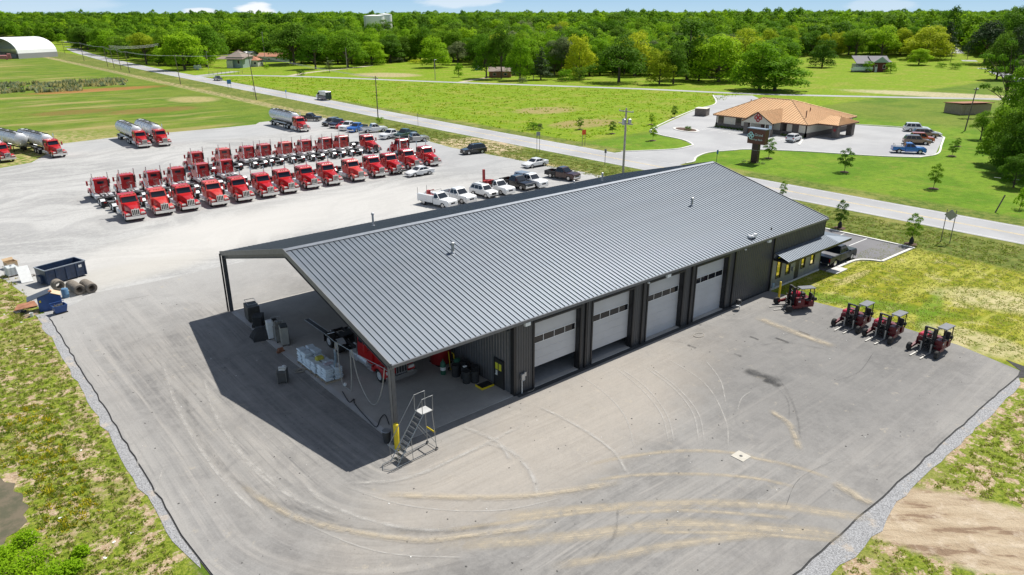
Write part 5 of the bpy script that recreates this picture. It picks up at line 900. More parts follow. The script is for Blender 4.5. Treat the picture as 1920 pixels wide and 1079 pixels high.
# ---- under the canopy
Z = slab_h+.003
def box_at(n, lab, cat, x, y, rz=0, z=Z): return thing(n, lab, cat, (x, y, z), rz)
def pallet(par): bld('pallet', WOOD, par, lambda b: [b.box(-.6, .6, y, y+.12, .11, .14) for y in (-.5, -.25, 0, .25, .42)]+[b.box(x, x+.1, -.5, .54, 0, .11) for x in (-.6, -.05, .5)])
def bags(x, y, rz, rows, lab, nx=2, ny=2):
    t = box_at('bag_pallet', lab, 'pallet of sacks', x, y, rz); pallet(t); m_ = None
    for k in range(rows):
        for i in range(nx):
            for j in range(ny):
                if m_ is None:
                    b = MB(); b.loft([[(-.28, -.2, 0), (.28, -.2, 0), (.28, .2, 0), (-.28, .2, 0)], [(-.3, -.24, .05), (.3, -.24, .05), (.3, .24, .05), (-.3, .24, .05)], [(-.26, -.2, .11), (.26, -.2, .11), (.26, .2, .11), (-.26, .2, .11)]]); m_ = b.mesh('sack'); m_.materials.append(BAG)
                o = link('sack', m_, t); o.location = (-.3+i*.6+rnd.uniform(-.04, .04), -.26+j*.52+rnd.uniform(-.03, .03), .15+k*.115); o.rotation_euler.z = rnd.uniform(-.12, .12)
    t.scale = (1.25, 1.3, 1.12); return t
bags(.75, 13.5, R(90), 8, 'tall pallet of wrapped pale sacks, farther of the three on the slab edge'); bags(.75, 12.05, R(90), 6, 'middle pallet of wrapped sacks with a yellow bag on top'); tb = bags(.8, 10.4, R(90), 7, 'pallet of flat white sacks nearest to the hanging hoses')
o = bld('yellow_bag', mat('yellow_sack', (.5, .45, .06), .5), None, lambda b: b.bbox(-.3, .3, -.2, .2, 0, .25, .08)); o.location = (.8, 11.9, Z+.95); tag(o, 'crumpled yellow-green bag lying on the middle pallet of sacks', 'bag')
o = bld('folded_sheet', mat('mauve_sheet', (.4, .35, .38), .5), None, lambda b: b.bbox(-.3, .3, -.15, .15, 0, .1, .04)); o.location = (.8, 10.5, Z+1.09); tag(o, 'pinkish grey folded sheet lying on the nearest pallet of sacks', 'sheet')
o = bld('rope_coil', mat('rope', (.38, .34, .28), .8), None, lambda b: [b.tube([(r_*math.cos(a*.5)+dx, r_*math.sin(a*.5)*.7+dy, .03+.02*i) for a in range(13)], .025, 5) for i, (r_, dx, dy) in enumerate(((.35, 0, 0), (.3, .1, .05), (.4, -.08, .02), (.28, .02, -.06)))]+[b.tube([(.3, 0, .03), (.9, -.6, .03), (1.2, -1.4, .03)], .025, 5)]); o.location = (-.3, 12.9, Z-.1+.0); o.location.z = ZA+.005; tag(o, 'coiled pale hose on the asphalt beside the pallets', 'hose')
def machine(n, lab, cat, x, y, w_, d_, h_, m_, rz=0, z=Z, ex=None):
    t = box_at(n, lab, cat, x, y, rz, z); bld('housing', m_, t, lambda b: b.bbox(-w_/2, w_/2, -d_/2, d_/2, .1, h_, .03)); bld('skid', BLK, t, lambda b: [b.box(-w_/2, w_/2, s*d_*.35-.04, s*d_*.35+.04, 0, .1) for s in (-1, 1)])
    if ex: ex(t)
    return t
machine('cabinet', 'tall pale grey steel cabinet standing on the slab edge, nearest of the machines', 'cabinet', .75, 18.0, .9, .6, 1.55, mat('cabinet_cream', (.34, .33, .29), .5), R(75), ex=lambda t: (bld('lid', BLK, t, lambda b: b.box(-.43, .43, -.28, .28, 1.55, 1.62)), bld('door_seam', BLK, t, lambda b: b.box(-.01, .01, -.31, -.3, .2, 1.5))))
def engine(t): bld('engine', GREY, t, lambda b: [b.cyl((-.25, 0, 1.45), (.25, 0, 1.45), .22, 12), b.box(-.3, .3, -.3, .3, 1.1, 1.3), b.cyl((-.1, .2, 1.3), (-.1, .2, 1.75), .06, 8)]); bld('roll_cage', GLV, t, lambda b: [b.tube([(x, -.35, .1), (x, -.35, 1.85), (x, .35, 1.85), (x, .35, .1)], .03, 5) for x in (-.5, .5)])
machine('pump_set', 'grey pump set with engine and pipe frame between cabinet and dark tarp', 'pump', .7, 19.0, 1.0, .7, 1.15, GREY, R(80), ex=engine)
machine('cabinet', 'white upright cabinet partly behind the pump set', 'cabinet', .35, 19.8, .7, .5, 1.5, WHT, R(80)); 
o = bld('tarp_heap', TARP, None, lambda b: b.loft([[(r_*math.cos(k*.628)*(1+.2*math.sin(k*2.3+q)), r_*math.sin(k*.628)*(1+.15*math.cos(k*3.1+q)), z) for k in range(10)] for q, (r_, z) in enumerate(((.95, 0), (.9, .35), (.6, .75), (.2, .9)))]), 30); o.location = (-.1, 20.6, ZA); tag(o, 'heap under a crumpled black tarp next to the grey machines', 'tarp')
machine('generator', 'dark old generator box with a pipe rail on top, by the far corner post', 'generator', .75, 24.6, 1.5, 1.0, 1.35, mat('generator_dark', (.09, .085, .075), .6, .3, var=.3), R(82), ex=lambda t: (bld('rail', GLV, t, lambda b: b.tube([(-.7, -.4, 1.35), (-.7, -.4, 1.6), (-.7, .4, 1.6), (.7, .4, 1.6), (.7, -.4, 1.6), (-.7, -.4, 1.6)], .025, 5)), bld('vent_panel', BLK, t, lambda b: b.box(-.5, .5, -.53, -.5, .4, 1.0))))
t = box_at('wheeled_bin', 'black wheeled bin lying against the dark generator', 'bin', .6, 22.9, R(60)); bld('bin_body', TARP, t, lambda b: b.bbox(-.6, .5, -.4, .4, .1, .9, .08)); bld('lid', TARP, t, lambda b: b.bbox(-.62, .5, -.42, .42, .9, 1.0, .04)); wheel(t, -.4, .45, .15, .08); wheel(t, -.4, -.45, .15, .08)
t = box_at('drum', 'black steel drum lying beside the wheeled bin', 'drum', 1.35, 22.2, 0); bld('shell', TARP, t, lambda b: b.cyl((-.45, 0, .3), (.45, 0, .3), .29, 16), 40); bld('ring', BLK, t, lambda b: [b.cyl((x, 0, .3), (x+.03, 0, .3), .305, 16) for x in (-.2, .18)])
def pw2(t): bld('pump', WHT, t, lambda b: [b.cyl((-.15, -.15, 1.0), (.2, -.15, 1.0), .16, 10), b.box(-.2, .0, -.1, .2, .9, 1.15)]); bld('frame', GREY, t, lambda b: [b.tube([(x, -.3, 0), (x, -.3, 1.2), (x, .3, 1.2), (x, .3, 0)], .025, 5) for x in (-.45,)])
machine('pressure_washer', 'small dark pressure washer on a skid, alone on the asphalt left of the sacks', 'pressure washer', -1.9, 12.3, .9, .7, .85, mat('washer_dark', (.1, .095, .09), .55, .3, var=.2), R(60), ZA, pw2)
o = bld('old_pump', RUST, None, lambda b: [b.cyl((-.2, 0, .2), (.2, 0, .2), .17, 10), b.box(-.3, .3, -.12, .12, 0, .1)]); o.location = (-.1, 16.9, Z-.04); tag(o, 'small rusty pump on the slab edge under the pale cabinet', 'pump')
# hoses hanging from a cable
C0, C1 = onx(627, 641, 1.0), onx(718, 690, 1.0)
o = bld('hose_cable', GLV, None, lambda b: b.tube([C0+Vector((0, 1.5, .1)), C0, (C0+C1)/2+Vector((0, 0, -.05)), C1, C1+Vector((0, -1.4, .0))], .02, 5)); tag(o, 'thin cable strung under the canopy edge that carries the hoses', 'cable')
def hose(pts, lab, r=.035, m_=GLV, X=1.0):
    P = [onx(px, py, X) for px, py in pts]; P = [Vector((p[0], p[1])) for p in smooth_path([(p.y, p.z) for p in P], 6)]
    o = bld('hanging_hose', m_, None, lambda b: b.tube([(X, p.x, max(p.y, Z+.03)) for p in P], r, 6)); tag(o, lab, 'hose', 'hoses hanging under the canopy')
HC = mat('hose_grey', (.42, .4, .36), .5)
hose([(628, 642), (630, 690), (635, 735)], 'pale hose hanging straight down, leftmost under the canopy', m_=HC); hose([(632, 642), (638, 700), (648, 735), (656, 744), (659, 720), (657, 660)], 'pale hose hanging in a narrow loop beside the sacks', m_=HC); hose([(659, 656), (672, 710), (692, 752), (706, 757), (716, 730), (721, 690)], 'pale hose hanging in a wide loop nearest the corner post', m_=HC); hose([(627, 655), (629, 668), (628, 700)], 'thick blue-grey bundled hose on the cable end', .09, mat('hose_blue', (.2, .27, .33), .5))
o = bld('float_ball', WHT, None, lambda b: b.lathe([(.02, -.13), (.09, -.1), (.13, 0), (.09, .1), (.03, .13)], n=12), 50); o.location = onx(647, 721, 1.0); tag(o, 'small white round float hanging from a hose', 'float')
o = bld('black_hose', BLK, None, lambda b: b.tube([Vector((p.x, p.y, Z+.03)) for p in smooth_path([g(x_, y_)[:2] for x_, y_ in ((642, 738), (655, 758), (664, 752), (666, 762), (690, 790), (706, 805), (713, 790), (722, 782), (730, 800))], 5)], .03, 5)); tag(o, 'black hose snaking over the slab edge to the waste bin', 'hose')
P = g(728, 833); t = thing('waste_bin', 'dark round waste bin at the foot of the corner post', 'bin', (P.x, P.y+.1, .14)); bld('pail', mat('bin_grey', (.06, .06, .06), .5), t, lambda b: b.lathe([(.22, 0), (.28, .75), (.3, .76), (.26, .74), (.2, .05)], n=16)); bld('rim', GLV, t, lambda b: b.lathe([(.27, .74), (.3, .76), (.27, .78)], n=16))
# rolling ladder
t = thing('rolling_stair', 'grey steel rolling stair with handrails standing by the yellow bollard at the corner post', 'ladder', (0, 0, ZA)); a0, a1 = g(742, 873), g(800, 848); a0 = Vector((a0.x-.1, a0.y, 0)); dd = Vector((1, .06, 0)).normalized(); t.location = (a0.x, a0.y, ZA); t.rotation_euler.z = math.atan2(dd.y, dd.x)
LR = mat('ladder_steel', (.30, .31, .31), .4, .6)
NS = 11; run, rise = 1.9, 2.7
for i in range(NS): x = .15+run*i/NS; z = rise*(i+1)/NS; bld('tread', LR, t, lambda b: b.box(x, x+.2, -.32, .32, z-.03, z))
bld('platform', mat('platform_pale', (.5, .5, .49), .5, .3), t, lambda b: b.box(run+.0, run+.75, -.34, .34, rise-.03, rise+.01))
for s in (-1, 1):
    bld('stringer', LR, t, lambda b: b.tube([(0, s*.34, .08), (run+.1, s*.34, rise)], .03, 5)); bld('handrail', LR, t, lambda b: [b.tube([(.1, s*.38, .3), (.0, s*.38, 1.2), (run, s*.38, rise+1.0), (run+.75, s*.38, rise+1.0), (run+.75, s*.38, rise)], .022, 5), b.tube([(run, s*.38, rise), (run, s*.38, rise+1.0)], .022, 5)])
    bld('leg', LR, t, lambda b: [b.tube([(run+.7, s*.34, rise), (run+.85, s*.45, .1)], .025, 5), b.tube([(run-.3, s*.34, rise-.5), (run+.82, s*.45, .5)], .018, 5), b.tube([(-.5, s*.42, .08), (run+.85, s*.45, .1)], .025, 5), b.tube([(run*.55, s*.34, rise*.55), (run*.55, s*.43, .1)], .02, 5)]); wheel(t, run+.85, s*.47, .1, .06)
bld('base_bar', LR, t, lambda b: [b.tube([(-.5, -.42, .08), (-.75, 0, .08), (-.5, .42, .08)], .022, 5), b.tube([(run+.85, -.45, .12), (run+.85, .45, .12)], .022, 5)]); bld('warning_bar', YEL, t, lambda b: b.box(run+.8, run+.83, -.4, .4, 1.15, 1.25))
# drums and tank by the gable wall
def drum(x, y, lab, m_=TARP, h=.9, r=.3): t = box_at('oil_drum', lab, 'drum', x, y); bld('shell', m_, t, lambda b: b.lathe([(r, 0), (r, h*.33), (r+.015, h*.34), (r, h*.36), (r, h*.64), (r+.015, h*.66), (r, h*.68), (r, h), (r-.03, h-.02), (.01, h-.02)], n=16), 30); bld('cap', BLK, t, lambda b: b.lathe([(.04, h-.02), (.04, h+.02), (.005, h+.02)], (.15, .05, 0), 8)); return t
for x, y, lab in ((7.9, 4.9, 'black drum nearest the green cylinder by the wall'), (8.6, 5.0, 'black drum touching the wall behind the hand truck'), (8.2, 4.2, 'black drum with white rags on top'), (8.8, 3.9, 'black drum against the gable wall, middle of the cluster'), (8.4, 3.3, 'black drum nearest the personnel door, with a white label'), (7.9, 3.6, 'black drum at the front of the cluster by the wall')): drum(x, y, lab)
o = bld('rag', WHT, None, lambda b: b.bbox(-.14, .14, -.1, .1, 0, .08, .03)); o.location = (8.2, 4.2, Z+.9); tag(o, 'crumpled white rag lying on a black drum', 'rag')
t = box_at('refrigerant_cylinder', 'green gas cylinder with a white band on the floor by the drums', 'gas cylinder', 7.35, 5.7); bld('shell', GRN, t, lambda b: b.lathe([(.18, 0), (.2, .05), (.2, .85), (.12, 1.0), (.05, 1.05), (.05, 1.2), (.01, 1.22)], n=14), 40); bld('band', WHT, t, lambda b: b.lathe([(.205, .35), (.205, .6)], n=14))
t = box_at('hand_truck', 'yellow hand truck carrying a green drum beside the red tank', 'hand truck', 8.2, 5.7, R(200)); bld('frame', YEL, t, lambda b: [b.tube([(0, s*.22, .1), (.15, s*.22, 1.45), (.3, s*.15, 1.6)], .025, 5) for s in (-1, 1)]+[b.box(-.2, .05, -.22, .22, .05, .08)]); wheel(t, .12, .26, .13, .06); wheel(t, .12, -.26, .13, .06)
t = box_at('grease_drum', 'dark green keg with a white label standing on the hand truck', 'keg', 8.35, 5.35); bld('shell', GRN, t, lambda b: b.lathe([(.24, .1), (.25, .5), (.24, 1.05), (.1, 1.1), (.01, 1.1)], n=14), 40); bld('band', WHT, t, lambda b: b.lathe([(.256, .55), (.256, .75)], n=14))
t = box_at('storage_tank', 'big dark red upright tank against the gable wall under the canopy', 'tank', 8.3, 7.4); bld('shell', mat('tank_dark_red', (.28, .015, .015), .4, var=.15), t, lambda b: b.lathe([(.75, .1), (.78, .2), (.78, 2.3), (.5, 2.5), (.02, 2.55)], n=20), 40); bld('base', BLK, t, lambda b: b.box(-.6, .6, -.6, .6, 0, .1)); bld('pipe', GLV, t, lambda b: b.tube([(0, 0, 2.5), (0, 0, 2.8), (.6, 0, 2.8)], .04, 6))
t = box_at('spill_tray', 'low black tray with yellow edge beside the personnel door', 'tray', 8.55, 2.35, 0); bld('tray', BLK, t, lambda b: b.box(-.5, .5, -.35, .35, 0, .12)); bld('edge', YEL, t, lambda b: [b.box(-.55, -.5, -.4, .4, 0, .14), b.box(-.5, .5, -.4, -.36, 0, .14)])
t = box_at('workbench', 'low yellow-edged bench in the shade behind the red truck', 'bench', 8.6, 9.4, 0); bld('top', WOOD, t, lambda b: b.box(-.4, .4, -.9, .9, .7, .78)); [bld('leg', YEL, t, lambda b: b.box(x-.04, x+.04, y-.04, y+.04, 0, .7)) for x in (-.35, .35) for y in (-.8, .8)]
P = g(1385, 583); t = thing('kettle_grill', 'small black kettle grill on pale legs by the last overhead door', 'grill', (P.x, P.y+.1, ZA)); bld('bowl', BLK, t, lambda b: b.lathe([(.05, .5), (.22, .6), (.28, .75), (.28, .78), (.2, .95), (.03, 1.02)], n=14), 40); bld('leg', GLV, t, lambda b: [b.tube([(.15*math.cos(a), .15*math.sin(a), .6), (.3*math.cos(a), .3*math.sin(a), 0)], .018, 5) for a in (0, 2.1, 4.2)]); bld('ash_pan', GLV, t, lambda b: b.lathe([(.2, .3), (.22, .34), (.02, .33)], n=12))
P = g(1437, 545); o = t = thing('gas_meter', 'cluster of grey-blue meter pipes at the start of the office wall', 'gas meter', (P.x+.1, -.35, ZA)); bld('pipes', GLV, t, lambda b: [b.tube([(-.3, 0, 0), (-.3, 0, .6), (.3, 0, .6), (.3, 0, 0)], .035, 6), b.tube([(-.3, 0, .6), (-.3, 0, .95)], .03, 6)]); bld('regulator', mat('meter_blue', (.25, .35, .42), .4), t, lambda b: b.bbox(-.15, .15, -.12, .12, .4, .8, .04))
P = g(1310, 631); o = bld('hose_ring', mat('rope', (.38, .34, .28)), None, lambda b: b.tube([(.5*math.cos(a*.42), .35*math.sin(a*.42), .03) for a in range(15)], .02, 5)); o.location = (P.x, P.y, ZA); tag(o, 'thin loop of tan hose lying on the asphalt before the third door', 'hose')
o = bld('door_sweep_hose', mat('rope', (.38, .34, .28)), None, lambda b: b.tube([Vector((p.x, p.y, ZA+.02)) for p in smooth_path([(10.3, -.2), (10.7, -.25), (11.0, -.1), (11.2, .2)], 4)], .02, 5)); tag(o, 'short yellow hose running under the first overhead door', 'hose')

# ================================================================ BANK
BST = mat('bank_stone_dark', (.16, .135, .12), .85, var=.3, scale=4., bump=.6, bscale=6.); BPN = mat('bank_panel_beige', (.64, .59, .49), .8, var=.06); ORM = mat('copper_roof', (.60, .37, .19), .45, .25, var=.06, scale=.5); BRF = mat('brown_fascia', (.14, .06, .04), .5)
bank = thing('bank_building', 'low bank with orange hipped metal roof, beige walls and gabled porch', 'bank', (0, 0, 0))
bx0, bx1, by0, by1, be = 128.9, 149, 45.4, 67.8, 2.9
for nm, (a, c) in (('front_wall', ((bx0, by1), (bx0, by0))), ('side_wall', ((bx0, by0), (bx1, by0))), ('rear_wall', ((bx1, by0), (bx1, by1))), ('far_wall', ((bx1, by1), (bx0, by1)))):
    b = MB(); x0, x1 = sorted((a[0], c[0])); y0, y1 = sorted((a[1], c[1])); b.box(x0-.1, x1+.1, y0-.1, y1+.1, 1.0, be); o_ = b.build(nm, BPN, bank); b = MB(); b.box(x0-.18, x1+.18, y0-.18, y1+.18, 0, 1.0); b.build('stone_base', BST, o_)
for y in (66.6, 61.9, 50.6, 47.8): f = part('window_frame', BRF, bank, (bx0-.16, bx0-.09, y-.75, y+.75, .9, 2.6)); part('window', mat('bank_glass', (.05, .045, .04), .1, .2), f, (bx0-.18, bx0-.155, y-.68, y+.68, .98, 2.52))
ov = .7; rz_ = 6.5; ry0, ry1 = 54.9, 62.3; rx = 138.6; ex0, ex1, ey0, ey1 = bx0-ov, bx1+ov, by0-ov, by1+ov
def slope_strips(name, e0, e1, r0, r1, n, par, m_=ORM, th=.05):   # metal panels running from eave e0-e1 up to ridge r0-r1
    e0, e1, r0, r1 = map(Vector, (e0, e1, r0, r1)); o_ = None; nn = (e1-e0).cross((r0+r1)/2-e0).normalized(); nn = nn if nn.z > 0 else -nn
    u = (e1-e0).normalized(); L = (e1-e0).length; a, c = (r0-e0).dot(u), (r1-e0).dot(u); rise = ((r0-e0)-u*a)
    def top(s): return 1. if a <= s <= c else (s/a if s < a else (L-s)/(L-c)) if (a > 1e-6 or s >= a) else 1.
    for i in range(n):
        s0, s1 = L*i/n, L*(i+1)/n; t0, t1 = max(0, top(s0)), max(0, top(s1)); P = [e0+u*s0, e0+u*s1, e0+u*s1+rise*t1, e0+u*s0+rise*t0]; 
        b = MB(); b.loft([[p-nn*th for p in P], P]); q = P[0], P[3]
        if t0 > .02: b.loft([[q[0], q[0]+u*.1, q[0]+u*.1+nn*.11, q[0]+nn*.11], [q[1], q[1]+u*.1, q[1]+u*.1+nn*.11, q[1]+nn*.11]])
        b.build('roof_panel', m_, par)
slope_strips('f', (ex0, ey0, be), (ex0, ey1, be), (rx, ry0, rz_), (rx, ry1, rz_), 34, bank); slope_strips('s', (ex0, ey0, be), (ex1, ey0, be), (rx, ry0, rz_), (rx, ry0, rz_), 30, bank); slope_strips('r', (ex1, ey0, be), (ex1, ey1, be), (rx, ry0, rz_), (rx, ry1, rz_), 8, bank); slope_strips('n', (ex0, ey1, be), (ex1, ey1, be), (rx, ry1, rz_), (rx, ry1, rz_), 8, bank)
part('fascia', BRF, bank, (ex0, ex0+.12, ey0, ey1, be-.25, be-.06), (ex0+.12, ex1, ey0, ey0+.12, be-.25, be-.06)); part('soffit', BPN, bank, (ex0+.12, ex1-.1, ey0+.12, ey1-.1, be-.12, be-.07))
part('hip_cap', ORM, bank, (rx-.12, rx+.12, ry0, ry1, rz_, rz_+.1)); b = MB()
for e in ((ex0, ey0, ry0), (ex0, ey1, ry1), (ex1, ey0, ry0)): b.tube([(e[0], e[1], be+.03), (rx, e[2], rz_+.05)], .11, 5)
b.build('hip_cap', ORM, bank)
# porch
py0, py1, pa = 51.1, 57.9, 124.4; pm_ = (py0+py1)/2; pz = 5.0
slope_strips('p', (pa, py0-.3, 2.85), (134.5, py0-.3, 2.85), (pa, pm_, pz), (134.5, pm_, pz), 20, bank); slope_strips('p', (pa, py1+.3, 2.85), (134.5, py1+.3, 2.85), (pa, pm_, pz), (134.5, pm_, pz), 20, bank)
b = MB(); b.loft([[(x, py0, 2.8), (x, pm_, pz-.15), (x, py1, 2.8)] for x in (pa+.35, pa+.5)]); b.build('porch_gable', BPN, bank)
b = MB(); [b.loft([[(pa-.05, y, z), (pa+.1, y, z), (pa+.1, y, z+.2), (pa-.05, y, z+.2)] for y, z in ((ya, 2.65), (pm_, pz-.16))]) for ya in (py0-.3, py1+.3)]; b.build('fascia', BRF, bank)
part('porch_beam', BPN, bank, (pa+.35, pa+.7, py0, py1, 2.5, 2.8))
for y in (py0+.55, py1-.55): p_ = part('porch_pillar', BST, bank, (pa+.3, pa+1.2, y-.5, y+.5, 0, 2.5))
for y in (py0+1.6, py1-1.6): part('porch_post', BPN, bank, (pa+.5, pa+.75, y-.12, y+.12, 0, 2.5))
f = part('entrance_frame', BRF, bank, (bx0-.2, bx0-.12, pm_-1.5, pm_+1.5, 0, 2.6)); [part('entrance_door', mat('bank_glass', (0, 0, 0)), f, (bx0-.24, bx0-.2, pm_+a, pm_+a+.85, .1, 2.2)) for a in (-.9, .05)]
LRD = mat('emblem_red', (.42, .02, .03), .5)
def knot(b, cy, cz, r, x, plane='x', th=.1):     # four linked loops round a square
    for k in range(4):
        a = k*math.pi/2; c = (cy+r*.52*math.cos(a), cz+r*.52*math.sin(a)); ri = []
        for j in range(13):
            t_ = j/12*2*math.pi; ri.append((x, c[0]+r*.36*math.cos(t_), c[1]+r*.36*math.sin(t_)))
        b.tube(ri, r*.13, 5)
    b.box(x-.04, x+.03, cy-r*.2, cy+r*.2, cz-r*.2, cz+r*.2)
b = MB(); knot(b, pm_, 3.75, .95, pa+.28); b.build('emblem', LRD, bank)
# drive-through canopy
cx0, cx1, cy0_, cy1_ = 132.2, 141.5, 40.2, 45.0
slope_strips('c', (cx0, cy0_, 2.9), (cx0, cy1_, 2.9), ((cx0+cx1)/2, cy0_+2, 4.2), ((cx0+cx1)/2, cy1_, 4.2), 10, bank); slope_strips('c', (cx1, cy0_, 2.9), (cx1, cy1_, 2.9), ((cx0+cx1)/2, cy0_+2, 4.2), ((cx0+cx1)/2, cy1_, 4.2), 4, bank); slope_strips('c', (cx0, cy0_, 2.9), (cx1, cy0_, 2.9), ((cx0+cx1)/2, cy0_+2, 4.2), ((cx0+cx1)/2, cy0_+2, 4.2), 18, bank)
part('canopy_fascia', BRF, bank, (cx0, cx1, cy0_, cy0_+.12, 2.62, 2.85), (cx0, cx0+.12, cy0_+.12, cy1_, 2.62, 2.85), (cx0+.2, cx1-.1, cy0_+.2, cy1_, 2.75, 2.83))
for x in (133.2, 139.6): part('canopy_pillar', BST, bank, (x, x+1.3, cy0_+.5, cy0_+1.7, 0, 2.62))
b = MB(); knot(b, 0, 0, .35, 0); o = b.build('emblem', LRD, bank); o.rotation_euler.z = R(0); o.location = (133.15, cy0_+1.1, 1.7)
for px_, py_ in ((1512, 215), (1519, 209), (1408, 193)):
    z = 5.
    P = g(px_, py_, 4.6); part('roof_pipe', BRF, bank, (P.x-.08, P.x+.08, P.y-.08, P.y+.08, 3.9, 5.4))
# planting, pedestal sign, parking sign, enclosure
t = thing('pylon_sign', 'brown pylon sign by the highway with pale knot emblem and lettering', 'sign', (96.4, 37.0, 0)); t.rotation_euler.z = 0
sy = 3.1
bld('post', mat('sign_post_brown', (.055, .022, .02), .5), t, lambda b: b.box(-.35, .35, -.7, .55, 0, 4.2)); cabn = bld('cabinet', mat('sign_brown', (.12, .035, .02), .45, var=.15), t, lambda b: b.box(-.55, .55, -1.9, 1.5, 3.35, 5.9)); bld('top_cap', mat('sign_cap', (.22, .26, .32), .4, .3), t, lambda b: b.box(-.65, .65, -2.05, 1.65, 5.9, 6.05)); bld('post_band', GLV, t, lambda b: b.box(-.36, .36, -.71, .56, 2.2, 2.25))
LTX = mat('sign_lettering', (.62, .68, .72), .4); b = MB(); knot(b, .85, 4.75, .68, -.62); b.build('emblem', mat('emblem_pale_blue', (.5, .75, .8), .4), cabn)
def text(s, size, mat_, parent, loc, rot):
    c = bpy.data.curves.new('text', 'FONT'); c.body = s; c.size = size; c.extrude = .02; c.materials.append(mat_); tmp = bpy.data.objects.new('tmp', c); COL.objects.link(tmp)
    me = bpy.data.meshes.new_from_object(tmp); bpy.data.objects.remove(tmp); o = link('lettering', me, parent); o.location = loc; o.rotation_euler = rot
    if not me.materials: me.materials.append(mat_)
    return o
text('Grand', .62, LTX, cabn, (-.6, .1, 4.75), (R(90), 0, R(-90))); text('Savings Bank', .44, LTX, cabn, (-.6, .75, 4.0), (R(90), 0, R(-90)))
t2_ = thing('parking_sign', 'small blue and white parking sign on a pole before the bank porch', 'sign', (*g(1442, 259)[:2], 0)); bld('pole', GLV, t2_, lambda b: b.cyl((0, 0, 0), (0, 0, 2.6), .04, 6)); bld('plate', mat('sign_pale_blue', (.5, .65, .75), .4), t2_, lambda b: b.box(-.03, .03, -.3, .3, 1.8, 2.6))
P = g(1316, 217); t = thing('waste_enclosure', 'small brown walled waste enclosure beside the bank access road', 'enclosure', (P.x, P.y, 0), .35); bld('wall', BST, t, lambda b: [b.box(-1.6, 1.6, -1.5, -1.3, 0, 1.9), b.box(-1.6, -1.4, -1.3, 1.3, 0, 1.9), b.box(1.4, 1.6, -1.3, 1.3, 0, 1.9), b.box(-1.6, 1.6, 1.3, 1.5, 0, 1.9)]); bld('cap', BPN, t, lambda b: b.box(-1.7, 1.7, -1.6, 1.6, 1.9, 1.98))
# ================================================================ SIGNS AND POLES
SB = mat('sign_back_aluminium', (.33, .34, .35), .45, .5); SBL = mat('sign_blue', (.05, .2, .42), .45); SOR = mat('sign_orange', (.75, .08, .02), .5); PM = mat('sign_post_steel', (.16, .15, .14), .6, .3); WP = mat('utility_pole_wood', (.15, .12, .095), .9, var=.25, scale=2., bump=.4); WPL = mat('utility_pole_pale', (.36, .33, .29), .9, var=.15)
def sign(px, py, h, m_, w_, hp, lab, posts=2, rz=R(90), shape='box'):
    P = g(px, py); t = thing('road_sign', lab, 'sign', P, rz); sp = w_*.35 if posts == 2 else 0
    for s in ((-1, 1) if posts == 2 else (0,)): bld('post', PM, t, lambda b: b.box(s*sp-.04, s*sp+.04, -.03, .03, 0, h-.05))
    if shape == 'diamond': bld('plate', m_, t, lambda b: b.loft([[(0, y, h-hp), (w_/2, y, h-hp/2), (0, y, h), (-w_/2, y, h-hp/2)] for y in (-.06, -.04)]))
    else: bld('plate', m_, t, lambda b: b.box(-w_/2, w_/2, -.06, -.035, h-hp, h))
    return t
sign(1009, 286, 3.9, SB, .75, .75, 'grey-backed road sign on two posts in the near verge, right of the white saloon', rz=R(-40)); sign(1094, 274, 3.2, SOR, 1.1, .95, 'bright orange construction sign on two posts across the highway', rz=R(0)); sign(1134, 310, 2.8, SB, .5, .7, 'small grey sign on a single post left of the tall utility pole', 1); sign(1772, 455, 3.9, SB, 1.3, 1.3, 'grey diamond sign on two long posts by the highway at the right', 2, R(-75), 'diamond'); sign(784, 238, 3.0, SB, .8, .8, 'grey sign on one post in the verge above the silver pickup', 1, R(60)); sign(537, 185, 2.6, SBL, .7, .7, 'small blue-grey sign on one post behind the far tank trailer', 1, R(40)); sign(431, 168, 3.4, SBL, 1.5, 1.5, 'blue sign on two posts, farthest up the near verge', 2, R(0)); sign(1343, 307, 2.4, SBL, .5, .7, 'small blue-green sign at the corner of the bank entrance', 1, R(0)); sign(476, 181, 2.6, SB, .5, .6, 'thin grey sign just behind the dark leaning utility pole', 1)
def pole(px, py, h, lab, m_=WP, arm=1.2, lean=0, tr=False, r=.15, rz=0., lamp=False):
    P = g(px, py); t = thing('utility_pole', lab, 'utility pole', P, rz); bld('pole', m_, t, lambda b: b.tube([(0, 0, 0), (lean, 0, h)], r, 8, True, r*.7), 40); tops[(px, py)] = P+Vector((lean*math.cos(rz), lean*math.sin(rz), h-.3))
    if arm: bld('crossarm', m_, t, lambda b: b.box(lean-.07, lean+.07, -arm, arm, h-.6, h-.45)); bld('insulator', WHT, t, lambda b: [b.lathe([(.05, 0), (.05, .1), (.02, .2)], (lean, y, h-.45), 6) for y in (-arm+.1, 0, arm-.1)])
    if tr:
        bld('transformer', GLV, t, lambda b: [b.lathe([(.28, 0), (.3, .05), (.3, .85), (.1, .95)], (lean*.8+x, y, h-2.6), 10) for x, y in ((.35, .5), (.35, -.5), (-.45, 0))]); bld('crossarm', m_, t, lambda b: b.box(lean-.07, lean+.07, -1.5, 1.5, h-2.5, h-2.35)); bld('conduit', GLV, t, lambda b: b.cyl((.2, 0, 0), (.2+lean*.7, 0, h-3), .06, 6))
    if lamp: bld('lamp', WHT, t, lambda b: b.bbox(lean-.1, lean+.9, -.15, .15, h-.4, h-.2, .03))
    return t
tops = {}
P = g(1168, 327)
